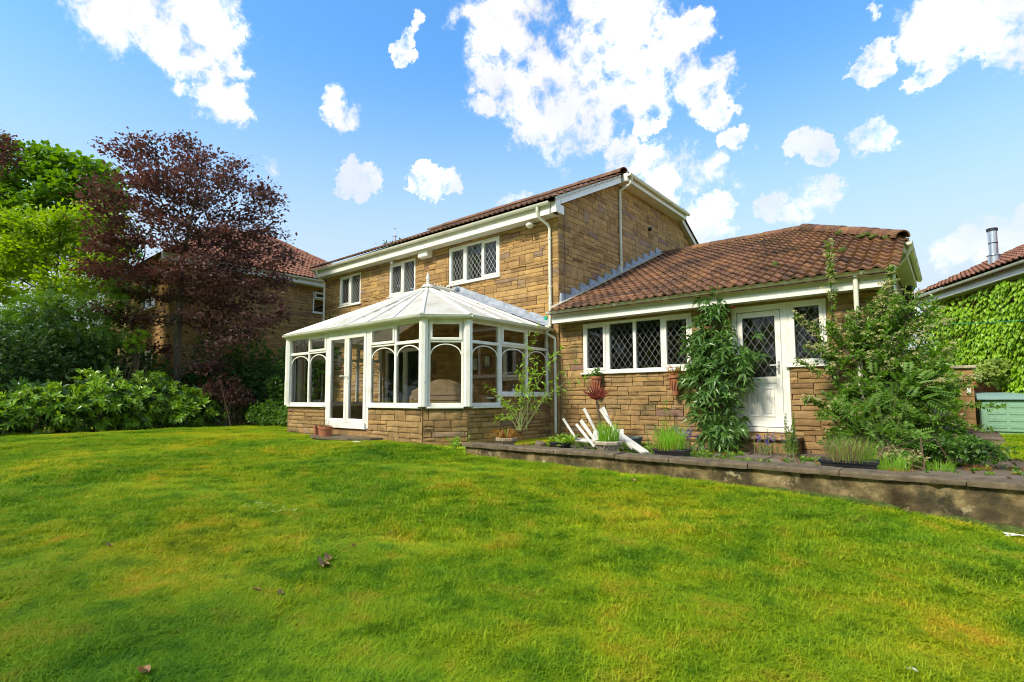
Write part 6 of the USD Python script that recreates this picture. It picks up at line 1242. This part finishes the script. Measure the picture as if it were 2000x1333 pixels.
def trough(label, c, w, d, h, mat='black', rot=0, n_='trough'):
    t = thing(n_, label, 'planter', (*c, PZ)); co, s = math.cos(rot), math.sin(rot)
    def ring(a, b, z): q = np.array([(-a, -b), (a, -b), (a, b), (-a, b)]) / 2; return np.column_stack([c[0] + q[:, 0] * co - q[:, 1] * s, c[1] + q[:, 0] * s + q[:, 1] * co, np.full(4, z)])
    z1 = PZ + h; R = [ring(w * .84, d * .8, PZ), ring(w * .93, d * .9, z1 - .045), ring(w * .99, d * .98, z1 - .04), ring(w, d, z1 - .005), ring(w * .98, d * .97, z1), ring(w * .92, d * .88, z1), ring(w * .90, d * .86, z1 - .03)]
    f = [[o + k, o + (k + 1) % 4, o + 4 + (k + 1) % 4, o + 4 + k] for o in range(0, 24, 4) for k in range(4)] + [[3, 2, 1, 0]]; part(t, 'tub', (np.vstack(R), np.array(f)), mat); part(t, 'soil', (ring(w * .9, d * .86, z1 - .028), np.array([[0, 1, 2, 3]])), 'soil'); return t
trough('small black trough of broad-leaved weeds by the corner downpipe', (1.42, -2.05), .30, .22, .14)
trough('black trough of tall green grass below the climber', (3.46, -2.25), .47, .24, .16)
trough('wide black trough of dry grass at the edge of the coping', (5.62, -2.52), .56, .24, .19, rot=.03)
tp = thing('teal_pot', 'dark teal round pot beside the overturned chair', 'pot', (2.12, -.75, PZ)); m = MB(); m.lathe([(0, PZ), (.10, PZ), (.14, PZ + .15), (.155, PZ + .15), (.155, PZ + .18), (.13, PZ + .18), (.12, PZ + .15), (0, PZ + .15)], (2.12, -.75, 0), 18); part(tp, 'pot', m, 'green_pl', smooth=40); m = MB(); m.lathe([(0, PZ + .155), (.125, PZ + .152)], (2.12, -.75, 0), 18); part(tp, 'soil', m, 'soil')
lr_ = thing('loose_stone', 'rough loose stone on the coping beside the small trough', 'stone', (1.16, -2.28, PZ)); s = trimesh.creation.icosphere(2, 1.0); m = MB(); m.add(s.vertices * [.115, .08, .085] * (.8 + .4 * vnoise(s.vertices * 2.2, 3))[:, None] + [1.16, -2.28, PZ + .08], s.faces); part(lr_, 'boulder', m, 'coping', smooth=60)
def wall_pot(label, x, z1, leaf, seed):
    t = thing('wall_pot', label, 'pot', (x, -.13, z1 - .36)); g = np.linspace(0, 2 * PI, 21)[:-1]; R = []
    for rad, z in ((.055, z1 - .36), (.075, z1 - .22), (.095, z1 - .06), (.115, z1 - .05), (.115, z1), (.098, z1), (.09, z1 - .04)):
        R.append(np.column_stack([x + np.cos(g) * rad, np.minimum(-.13 + np.sin(g) * rad, -.035), np.full(20, z)]))
    k = np.arange(20); j = (k + 1) % 20; f = np.vstack([np.stack([o + k, o + j, o + 20 + j, o + 20 + k], 1) for o in range(0, 120, 20)]); m = MB(); m.add(np.vstack(R), f); m.add(R[0], [[0, i + 1, i] for i in range(1, 19)]); part(t, 'pot', m, 'terra', smooth=40)
    m = MB(); m.add(R[6], [[0, i, i + 1] for i in range(1, 19)]); part(t, 'soil', m, 'soil')
    for a in range(5):
        m = MB(); q = [(x + math.sin(b) * .1 * s_, -.13 - math.cos(b) * .1 * s_, z) for b, s_, z in [(a * .55 - 1.1, .82, z1 - .26), (a * .55 - 1.0, .95, z1 - .18), (a * .55 - .85, 1.02, z1 - .1)]]; m.tube(q, [.012, .014, .01], 5); part(t, 'moulding', m, 'terra', smooth=60)
    r = np.random.default_rng(seed); P = V3(x, -.15, z1 + .03) + r.normal(size=(26, 3)) * [.07, .04, .05]; part(t, 'plant', rosettes(r, P, np.tile([0, -.4, .8], (26, 1)), 5, .07, .03), leaf, kind='stuff')
wall_pot('terracotta wall pot under the left end of the four-light window', 1.0, .98, 'mid_leaf', 95); wall_pot('terracotta wall pot half hidden by the climber', 2.66, .95, 'rust_leaf', 96)
for k, (x, y, lab) in enumerate([(-3.86, -3.42, 'left'), (-3.55, -3.46, 'middle'), (-3.28, -3.58, 'right')]):
    s = [.095, .125, .105][k]; h = [.20, .20, .19][k]; z0 = -.214
    t = thing('terracotta_pot', {'left': 'terracotta pot with dry grass, farthest left on the doorstep', 'middle': 'largest terracotta pot, in the middle of three on the doorstep', 'right': 'terracotta pot nearest the conservatory door handle side'}[lab], 'pot', (x, y, z0)); m = MB(); m.lathe([(0, z0), (s * .98, z0), (s * 1.12, z0 + h - .05), (s * 1.25, z0 + h - .05), (s * 1.27, z0 + h), (s * 1.12, z0 + h), (s * 1.08, z0 + h - .03), (0, z0 + h - .03)], (x, y, 0), 4 if k < 2 else 16, rot=.5); part(t, 'pot', m, 'terra', smooth=30)
    m = MB(); m.lathe([(0, z0 + h - .025), (s * 1.08, z0 + h - .027)], (x, y, 0), 4 if k < 2 else 16, rot=.5); part(t, 'soil', m, 'soil')
    tuft(t, 'dry_plant', (x, y, z0 + h - .03), s * .8, 26 if k != 1 else 40, .26 if k < 2 else .10, 97 + k, 'straw', .004, .5)

# plants in the pots and on the patio
P1 = stage.GetPrimAtPath('/World/stone_planter'); n1 = Node('/World/stone_planter', (.65, -2.55, PZ)); n2 = Node('/World/stone_planter_001', (2.55, -2.45, PZ))
tuft(n1, 'withered_leaves', (.65, -2.55, -.16), .13, 90, .30, 101, 'rust_leaf', .014, 1.3, 1.1, -.15); tuft(n1, 'green_leaves', (.62, -2.55, -.16), .12, 26, .24, 102, 'blade', .010, .7)
tuft(n2, 'grass_plant', (2.55, -2.45, -.135), .17, 260, .36, 103, 'blade', .008, .45)
tuft(Node('/World/trough_001', (3.46, -2.25, PZ)), 'grass_plant', (3.42, -2.22, -.20), .19, 260, .44, 104, 'blade', .007, .55); tuft(Node('/World/trough_001', (3.46, -2.25, PZ)), 'dry_grass', (3.42, -2.28, -.20), .2, 60, .2, 105, 'rust_leaf', .006, 1.0)
tuft(Node('/World/trough_002', (5.62, -2.52, PZ)), 'dry_grass', (5.60, -2.50, -.17), .22, 300, .30, 106, 'straw', .0045, .75); tuft(Node('/World/trough_002', (5.62, -2.52, PZ)), 'grass_plant', (5.66, -2.5, -.17), .22, 170, .30, 107, 'blade', .0045, .6)
r = np.random.default_rng(108); P = V3(1.40, -2.05, -.17) + r.normal(size=(9, 3)) * [.08, .06, .02]; part(Node('/World/trough', (1.42, -2.05, PZ)), 'broad_leaves', rosettes(r, P, np.tile([0, -.3, 1.0], (9, 1)), 6, .17, .055, 1.0, .4, .2), 'shoot_leaf')
# tall loose shrub growing out of the first planter
ys = thing('young_shrub', 'leggy light-green shrub growing in front of the conservatory corner', 'shrub', (.85, -2.42, PZ)); m = MB(); SP, SD = [], []
for k, q in enumerate([(.392, -2.3, .481), (.689, -2.25, 1.06), (.978, -2.3, 1.62), (1.122, -2.25, 1.75), (1.408, -2.2, 1.29), (1.813, -2.2, 1.12), (1.956, -2.15, .85), (.05, -2.35, .74), (1.505, -2.25, .69), (1.083, -2.3, .96), (1.2, -2.4, 1.2), (.30, -2.4, .2), (.75, -2.4, .7), (1.62, -2.3, 1.35)]):
    e = V3(*q); s0 = V3(.85 + r.normal() * .08, -2.45, .0); mid = (s0 + e) / 2 + [-.10 * np.sign(e[0] - .85), 0, .18]; t = np.linspace(0, 1, 12)[:, None]; c = (1 - t) ** 2 * s0 + 2 * t * (1 - t) * mid + t * t * e; m.tube(c[::2], np.linspace(.008, .002, 6), 5, False); T = unit(np.gradient(c, axis=0))
    for i in range(4, 12):
        for s in range(4): SP.append(c[i] + r.normal(size=3) * .012); SD.append(T[i] * .6 + rnd(r, 1)[0] * .9)
m.tube([(.95, -2.45, .0), (1.35, -2.4, .55), (1.75, -2.35, .80), (1.9, -2.3, .98)], [.011, .009, .007, .003], 6, False)
part(ys, 'stems', m, 'greenstem'); SP, SD = np.array(SP), np.array(SD); part(ys, 'foliage', leaves(SP, SD, np.array([0, -.2, 1.0]) + rnd(r, len(SP)) * .4, r.uniform(.08, .15, len(SP)), r.uniform(.026, .042, len(SP)), .2, .2), 'shoot_leaf', kind='stuff')
co_ = thing('cordyline', 'dark red cordyline palm on a thin trunk below the wall pot', 'plant', (1.56, -1.0, PZ)); m = MB(); m.tube([(1.60, -1.0, PZ), (1.585, -1.0, .0), (1.55, -1.0, .25), (1.52, -1.0, .50)], [.028, .024, .022, .026], 8); part(co_, 'trunk', m, 'stem', smooth=60)
n = 46; A = np.column_stack([r.normal(size=n) * .75, r.normal(size=n) * .5 - .1, r.uniform(.35, 1.3, n)]); cl_ = leaves(np.tile([1.52, -1.0, .50], (n, 1)) + r.normal(size=(n, 3)) * .01, A, rnd(r, n) * .4 + [0, -.6, .6], r.uniform(.28, .42, n), .036, .1, .06, .4); split_leaves(co_, cl_, 5, 4, 'red_leaf', n, rest='leaves')
# overturned white plastic chair
ch = thing('garden_chair', 'white plastic garden chair lying overturned behind the coping', 'chair', (2.2, -2.0, PZ))
def slat(a, b, w, th, name, nrm=(0.2, -1, .2)):
    a, b = V3(*a), V3(*b); D = unit(b - a); S = unit(np.cross(D, nrm)); N = np.cross(S, D); p = [a - S * w, a + S * w, a + S * w + N * th, a - S * w + N * th, b - S * w * .8, b + S * w * .8, b + S * w * .8 + N * th, b - S * w * .8 + N * th]; m = MB(); m.add(np.array(p), MB.BOXF); return part(ch, name, m, 'chairpl')
slat((1.40, -1.92, .19), (1.70, -1.95, -.17), .021, .022, 'leg'); slat((1.78, -2.10, .11), (2.14, -2.14, -.23), .022, .022, 'leg'); slat((2.00, -1.70, .355), (2.36, -1.78, -.06), .024, .024, 'leg'); slat((1.94, -1.50, .38), (2.26, -1.62, -.12), .024, .024, 'leg')
slat((1.69, -1.82, .165), (1.99, -1.86, -.16), .03, .022, 'armrest'); slat((1.63, -1.62, .36), (1.90, -1.66, -.05), .026, .022, 'armrest')
slat((2.37, -1.85, -.03), (3.18, -2.52, -.235), .075, .02, 'backrest', (.35, -.4, 1)); slat((1.66, -1.95, -.16), (2.0, -1.80, -.19), .05, .02, 'seat_rail', (0, -.5, 1)); slat((2.0, -1.95, -.12), (2.45, -1.75, -.06), .16, .02, 'seat', (-.2, -.7, .6)); slat((2.44, -1.98, .0), (2.9, -2.36, -.215), .012, .03, 'back_rib', (.35, -.4, 1))
# wild plants on the patio
def weed(name, label, c, n, L, seed, mat, w=.006, lean=.6, rad=.1, cat='grass tuft', group=None):
    t = thing(name, label, cat, (c[0], c[1], PZ), group=group); tuft(t, 'blades', (c[0], c[1], PZ + .0), rad, n, L, seed, mat, w, lean); return t
weed('grass_tuft', 'tall green grass tuft right of the wide black trough', (5.98, -1.75), 190, .26, 111, 'blade', .005, .7, .16); weed('grass_tuft', 'green grass tuft at the foot of the pyracantha', (6.10, -1.25), 150, .24, 112, 'blade', .005, .7, .13); weed('grass_tuft', 'grass tuft on the paving below the flowering bush', (6.38, -1.35), 130, .17, 113, 'blade', .005, .8, .14)
weed('grass_tuft', 'long seeding grass beside the feathery bush', (5.45, -1.1), 110, .45, 114, 'straw', .004, .4, .15); weed('grass_tuft', 'orange withered grass tuft on the paving edge', (6.05, -2.2), 120, .13, 115, 'rust_leaf', .005, 1.1, .16); weed('grass_tuft', 'withered grass left of the first stone planter', (1.0, -2.55), 70, .22, 116, 'rust_leaf', .010, 1.2, .12)
weed('grass_tuft', 'rusty tuft under the white flowers', (6.75, -1.0), 70, .11, 117, 'rust_leaf', .006, 1.1, .15); weed('grass_tuft', 'thin grass between planter and trough', (3.05, -2.5), 70, .14, 118, 'blade', .005, .8, .12)
gr = np.random.default_rng(119)
ww = thing('ground_weeds', 'low weeds and moss spreading over the patio paving', 'weeds', (4, -1.5, PZ), kind='stuff'); n = 2000
P = np.column_stack([gr.uniform(.4, 8.6, n), -.12 - 2.7 * gr.random(n), np.full(n, PZ + .012)]); keep = vnoise(P * [1.6, 1.6, 0] + [0, 0, 3], 14) > .44; keep &= ~((P[:, 0] > 6.3) & (P[:, 1] > -2.8) & (gr.random(n) < .75)); P = P[keep]
part(ww, 'leaves', rosettes(gr, P, np.tile([0, 0, 1.0], (len(P), 1)), 6, .065, .026, 1.2, .3, .1), 'mid_leaf', kind='stuff'); k_ = gr.random(len(P)) < .35; part(ww, 'pale_leaves', rosettes(gr, P[k_] + [.04, .03, .015], np.tile([0, 0, 1.0], (k_.sum(), 1)), 6, .06, .025, 1.1, .3, .1), 'shoot_leaf', kind='stuff'); k_ = gr.random(len(P)) < .3; part(ww, 'rusty_leaves', rosettes(gr, P[k_] + [-.05, .02, .005], np.tile([0, 0, 1.0], (k_.sum(), 1)), 5, .06, .02, 1.4, .1, .1), 'rust_leaf', kind='stuff')
def spire(label, c, h, nst, seed, leaf='mid_leaf', flower=None, L=.05, W=.010, dens=30, name='flower_spike', rad=.06):
    t = thing(name, label, 'plant', (c[0], c[1], PZ)); r = np.random.default_rng(seed); m = MB(); P, D, F = [], [], []
    for k in range(nst):
        a = V3(c[0] + r.normal() * rad, c[1] + r.normal() * rad, PZ); e = a + [r.normal() * .05, r.normal() * .05, h * r.uniform(.6, 1)]; m.tube([a, (a + e) / 2, e], [.006, .005, .002], 5, False)
        for q in r.uniform(.1, 1, dens): P.append(a + (e - a) * q); x = rnd(r, 1)[0]; x[2] = abs(x[2]) * .5 + .25; D.append(x * (1.25 - q))
        if flower: F.append(e + r.normal(size=(14, 3)) * [.02, .02, .03])
    part(t, 'stems', m, 'greenstem'); D = np.array(D); part(t, 'foliage', rhombs(np.array(P), D, rnd(r, len(P)), L * np.linalg.norm(D, axis=1), W), leaf, kind='stuff')
    for q in F: part(t, 'flower', rhombs(q, rnd(r, 14), rnd(r, 14), .028, .022), flower)
spire('tall feathery green weed right of the back door', (4.76, -.85), .66, 7, 121, 'rowan_leaf', None, .075, .010, 120, 'tall_weed', .07); spire('violet flowers beside the climber', (3.15, -.95), .38, 12, 122, 'mid_leaf', 'violet_blossom', .05, .012, 16, rad=.11); spire('violet columbines in front of the door step', (4.45, -.75), .28, 10, 123, 'mid_leaf', 'violet_blossom', .04, .012, 14, rad=.16); spire('thin seed stalks before the back door', (4.30, -.62), .42, 7, 124, 'dark_leaf', None, .03, .014, 22, 'seed_stalks', .12); spire('light green weeds at the wall behind the chair', (2.6, -.35), .42, 12, 125, 'mid_leaf', None, .07, .014, 22, 'tall_weed', .28); spire('pale-leaved vine seedling left of the climber', (2.45, -.25), .95, 3, 126, 'shoot_leaf', None, .10, .035, 16, 'vine_seedling', .08); spire('nettle-like weeds by the corner downpipe', (1.65, -1.5), .36, 10, 127, 'mid_leaf', None, .08, .022, 18, 'tall_weed', .2); spire('broad green weed in front of the conservatory wall', (-.10, -2.95), .30, 6, 128, 'shoot_leaf', None, .10, .035, 14, 'tall_weed', .10)
shrub('creeping_plant', 'cream-flowered creeping plant right of the dry grass', (5.9, -1.35, PZ), [(5.78, -1.25, -.15, .30, .16, .10), (6.05, -1.45, -.18, .25, .14, .08)], 'blossom', 200, 5, .035, .014, 129, cat='plant', fill='mid_leaf', fill_n=400)
shrub('creeping_plant', 'green undergrowth along the base of the pyracantha', (6.2, -.9, PZ), [(6.2, -.95, -.1, .55, .25, .18), (5.4, -.85, -.12, .35, .2, .15), (6.75, -.75, -.12, .3, .25, .16)], 'mid_leaf', 420, 5, .06, .025, 130, cat='plant', fill='dark_leaf', fill_n=700)
# washing line
wl = thing('washing_line', 'green washing line stretched from the extension downpipe to the right', 'washing line', (5.5, -.1, 1.59)); m = MB(); t = np.linspace(0, 1, 20)[:, None]; a, b = V3(5.55, -.40, 1.60), V3(8.6, 1.9, 1.78); m.tube(a + (b - a) * t - [0, 0, .22] * (4 * t * (1 - t)) * .35, .004, 5); part(wl, 'line', m, 'wire'); m = MB(); m.tube([(8.6, 1.9, -.3), (8.6, 1.9, 1.95)], .03, 8); part(wl, 'post', m, 'metal')

# ------------------------------------------------------------------ litter on the lawn
def on_lawn(x, y): return float(ground(x, y))
LF = [(2.82, -7.245, .085, 1.0, 'large curled brown leaf on the lawn'), (2.732, -7.154, .055, .2, 'brown leaf just behind the large curled one'), (2.594, -6.837, .03, 2, 'small orange leaf nearer the hollow in the lawn'), (2.452, -6.329, .035, 1.4, 'small brown leaf beside the hollow in the lawn'), (2.564, -6.067, .035, .6, 'purple-brown leaf on the bright grass'), (2.89, -7.782, .04, 2.2, 'pale crumpled leaf left of the large brown leaf'), (3.054, -7.696, .035, .4, 'dark upright leaf fragment in the foreground'), (1.023, -8.156, .04, 1, 'dark leaf far out on the left of the lawn'), (3.568, -3.651, .05, .5, 'rusty leaf near the foot of the wall'), (3.572, -8.615, .05, 1.8, 'dark leaf at the bottom edge of the lawn')]
for k, (x, y, s, a, lab) in enumerate(LF):
    z = on_lawn(x, y) + .035; t = thing('fallen_leaf', lab, 'leaf', (x, y, z), group=None); u = np.linspace(-1, 1, 7); v = np.linspace(0, 1, 7); uu, vv = np.meshgrid(u, v); w = np.sin(PI * np.clip(vv, .02, .98)) ** .8 * .42; p = np.stack([uu * w, vv - .5, (.9 * uu ** 2 * w * (1 - .5 * uu) + .5 * (vv - .5) ** 2 + .12 * np.sin(vv * 5 + k + 2 * uu))], -1).reshape(-1, 3) * s * 1.3; c, q = math.cos(a), math.sin(a); p = np.column_stack([p[:, 0] * c - p[:, 1] * q, p[:, 0] * q + p[:, 1] * c, p[:, 2]]) + [x, y, z]; i, j = np.meshgrid(np.arange(6), np.arange(6), indexing='ij')
    part(t, 'blade', (p, np.stack([i * 7 + j, i * 7 + j + 1, (i + 1) * 7 + j + 1, (i + 1) * 7 + j], -1).reshape(-1, 4)), 'deadleaf', smooth=True)
    m = MB(); m.tube([p[3], p[3] + [c * .0 + q * s * .3, -c * s * .3, .005]], .0015, 4); part(t, 'stalk', m, 'stem')
for x, y, s, lab, seed in ((6.88, -3.42, .06, 'crumpled white paper at the foot of the wall by the right edge', 1), (-1.98, -3.72, .07, 'white scrap on the lawn before the conservatory wall', 2), (6.334, -6.283, .02, 'tiny white pebble in the foreground grass', 3)):
    t = thing('paper_scrap', lab, 'litter', (x, y, on_lawn(x, y))); r = np.random.default_rng(seed); n = 9; uu, vv = np.meshgrid(np.linspace(-1, 1, n), np.linspace(-1, 1, n)); rad = 1 + .25 * np.sin(np.arctan2(vv, uu) * 3 + seed); p = np.stack([uu * s * rad, vv * s * .7 * rad, .02 + s * .35 * vnoise(np.stack([uu * 1.7, vv * 1.7, uu * 0 + seed], -1), 3)], -1).reshape(-1, 3) + [x, y, on_lawn(x, y) + .012]; i, j = np.meshgrid(np.arange(n - 1), np.arange(n - 1), indexing='ij'); part(t, 'sheet', (p, np.stack([i * n + j, i * n + j + 1, (i + 1) * n + j + 1, (i + 1) * n + j], -1).reshape(-1, 4)), 'paper')
pw = thing('plantain_weed', 'pale plantain rosette in the lawn', 'weed', (.71, -6.68, on_lawn(.71, -6.68))); r = np.random.default_rng(131); P = np.array([(.71 + a, -6.68 + b, on_lawn(.71 + a, -6.68 + b) + .03) for a, b in r.normal(size=(10, 2)) * [.14, .07]]); part(pw, 'leaves', rosettes(r, P, np.tile([0, 0, 1.0], (10, 1)), 6, .07, .028, 1.5, .1, .08), 'pale_leaf')

# ------------------------------------------------------------------ trees across the garden, behind the viewer: seen as shade on the lawn and in the panes
for k, (x, y, h, rr_, seed, lab) in enumerate([(-3.4, -26.5, 17.0, 3.8, 141, 'broad tree across the garden, seen in the conservatory glass'), (4.4, -27.5, 17.5, 3.8, 142, 'tallest tree across the garden behind the viewpoint'), (10.5, -22.0, 11.0, 3.0, 143, 'tree behind the viewpoint on the right'), (-9.5, -25.0, 12.5, 3.4, 144, 'tree across the garden behind the left end of the bank'), (-15.5, -21.5, 12.0, 3.2, 145, 'tree beyond the far left corner of the garden'), (-21.0, -17.0, 11.5, 3.0, 146, 'farthest left tree across the garden'), (14.5, -18.0, 10.5, 3.0, 147, 'tree behind the viewpoint to the right, reflected in the corner pane'), (19.5, -14.5, 9.5, 2.8, 148, 'outermost tree on the right, reflected in the corner pane')]):
    b = V3(x, y, -1.0); tree('lime_tree', lab, 'tree', b, [b + [0, 0, .9 * q] for q in range(6)],
         [(x, y, h * .62, rr_, rr_, h * .22), (x + rr_ * .5, y + 1, h * .78, rr_ * .6, rr_ * .6, h * .16), (x - rr_ * .55, y, h * .72, rr_ * .6, rr_ * .6, h * .15), (x, y - rr_ * .4, h * .40, rr_ * .9, rr_ * .9, h * .2), (x + rr_ * .6, y, h * .30, rr_ * .7, rr_ * .7, h * .2), (x - rr_ * .6, y, h * .32, rr_ * .7, rr_ * .7, h * .2)], 330, 'mid_leaf', 6000 if h < 15 else 5200, seed, L=.46 if h < 15 else .36, W=.34 if h < 15 else .26, r_max=.22, spray=.5, flat=.7, step=.55, kill=.8, maxr=.03)

# ------------------------------------------------------------------ grass blades
def clump(seed, n, rad, h):
    r = np.random.default_rng(seed); a = r.uniform(0, 2 * PI, n); q = rad * np.sqrt(r.random(n)); B = np.column_stack([np.cos(a) * q, np.sin(a) * q, np.full(n, -.008)])
    L = h * r.uniform(.45, 1.15, n); b = r.uniform(0, 2 * PI, n); lean = r.uniform(.35, 1.7, n) * L; o = np.column_stack([np.cos(b), np.sin(b), 0 * b]); S = np.column_stack([-np.sin(b), np.cos(b), 0 * b]); w = r.uniform(.0024, .0046, n)[:, None] / 1.6
    p1 = B + o * (lean * .3)[:, None] + [0, 0, 1] * (L * .6)[:, None]; p2 = B + o * lean[:, None] + [0, 0, 1] * (L * .80)[:, None]
    v = np.stack([B - S * w, B + S * w, p1 - S * w * .85, p1 + S * w * .85, p2], 1).reshape(-1, 3); k = np.arange(n)[:, None] * 5
    return v, np.stack([k + [0, 1, 3], k + [0, 3, 2], k + [2, 3, 4]], 1).reshape(-1, 3)
gp = UsdGeom.PointInstancer.Define(stage, '/World/grass'); gnode = Node('/World/grass', (0, 0, 0)); tag(gnode, 'short mown grass blades covering the lawn', 'grass', None, 'stuff')
protos = []
for k in range(8):
    v, f = clump(200 + k, [230, 230, 230, 230, 200, 200, 120, 120][k], [.15, .15, .15, .15, .16, .16, .12, .12][k], [.030, .034, .038, .042, .048, .054, .075, .062][k])
    part(gnode, f'blade_clump', (v, f), 'grass')
protos = [f'/World/grass/blade_clump' + ('' if k == 0 else f'_{k:03d}') for k in range(8)]
gp.CreatePrototypesRel().SetTargets([Sdf.Path(p) for p in protos])
r = np.random.default_rng(151)
def scatter(n, x0, x1, y0, y1, near, farr, s0, s1):
    P = np.column_stack([r.uniform(x0, x1, n), r.uniform(y0, y1, n)]); d = np.hypot(P[:, 0] - CAM[0], P[:, 1] - CAM[1]); v = np.column_stack([P - CAM[:2], np.zeros(n)]); side = v @ np.cross(CF, [0, 0, 1.0]); fw_ = v @ CF
    ok = (d > near) & (d < farr) & (fw_ > -.2) & (np.abs(side) < fw_ * 1.15 + 1.6) & ~((P[:, 0] > .15) & (P[:, 1] > -3.24)) & ~((P[:, 0] > -6.4) & (P[:, 1] > -3.16)) & (P[:, 0] > -10.6) & ~((np.hypot((P[:, 0] + 3.1) / 1.15, (P[:, 1] + 3.14) / .66) < 1)) & ~((P[:, 0] > -.9) & (P[:, 1] > -3.1))
    return P[ok], r.uniform(s0, s1, ok.sum())
sets = [scatter(26000, -1, 9.5, -11, -3.2, .0, 4.6, .8, 1.15), scatter(26000, -7, 10, -11.5, -3.2, 4.4, 8.5, 1.0, 1.4), scatter(15000, -10.7, 2, -11.5, 1.5, 8.3, 22, 1.3, 1.9)]
P = np.vstack([s[0] for s in sets]); S = np.concatenate([s[1] for s in sets]); z = ground(P[:, 0], P[:, 1])
U = np.column_stack([r.uniform(5.95, 9.5, 900), r.uniform(.2, 6.2, 900)]); U = U[(U[:, 0] > 7.22)]; P = np.vstack([P, U]); S = np.concatenate([S, np.full(len(U), 1.5)]); z = np.concatenate([z, np.full(len(U), -.285)])
tuf = vnoise(np.column_stack([P * 1.1, np.zeros(len(P))]), 31); fin = vnoise(np.column_stack([P * 4.5, np.zeros(len(P))]), 32)
idx = np.where(tuf * .6 + fin * .4 > .60, r.integers(4, 6, len(P)), r.integers(0, 4, len(P))); idx = np.where((fin > .72) & (r.random(len(P)) < .5), r.integers(6, 8, len(P)), idx)
wall_edge = (np.abs(P[:, 1] + 3.2) < .25) & (P[:, 0] > .2); idx = np.where(wall_edge & (r.random(len(P)) < .6), r.integers(5, 8, len(P)), idx)
a = r.uniform(0, 2 * PI, len(P)) / 2
gp.CreatePositionsAttr(Vt.Vec3fArray.FromNumpy(np.column_stack([P, z]).astype(np.float32))); gp.CreateProtoIndicesAttr(Vt.IntArray.FromNumpy(idx.astype(np.int32)))
gp.CreateScalesAttr(Vt.Vec3fArray.FromNumpy(np.column_stack([S, S, np.sqrt(S)]).astype(np.float32)))
gp.CreateOrientationsAttr(Vt.QuathArray([Gf.Quath(float(math.cos(q)), 0.0, 0.0, float(math.sin(q))) for q in a]))

# things of a kind belong together
for node in list(stage.GetPrimAtPath('/World').GetChildren()):
    base = node.GetName().rsplit('_', 1)[0] if node.GetName()[-3:].isdigit() else node.GetName()
    g = {'laurel_bush': 'laurel bushes along the left edge of the lawn', 'fallen_leaf': 'fallen leaves on the lawn', 'terracotta_pot': 'terracotta pots on the conservatory doorstep', 'wall_pot': 'terracotta pots hung on the extension wall',
         'stone_planter': 'cast-stone planters behind the coping', 'trough': 'black troughs behind the coping', 'grass_tuft': 'grass tufts on the patio', 'picture': 'pictures inside the conservatory', 'lime_tree': 'trees across the garden',
         'copper_beech': 'copper beeches on the left', 'dark_shrub': 'dark undergrowth behind the laurel', 'paper_scrap': 'litter on the lawn', 'green_shrub': 'green shrubs by the conservatory', 'creeping_plant': 'low plants under the pyracantha', 'tall_weed': 'tall weeds on the patio', 'flower_spike': 'violet flowers on the patio'}.get(base)
    if g and node.GetCustomDataByKey('category'): node.SetCustomDataByKey('group', g)
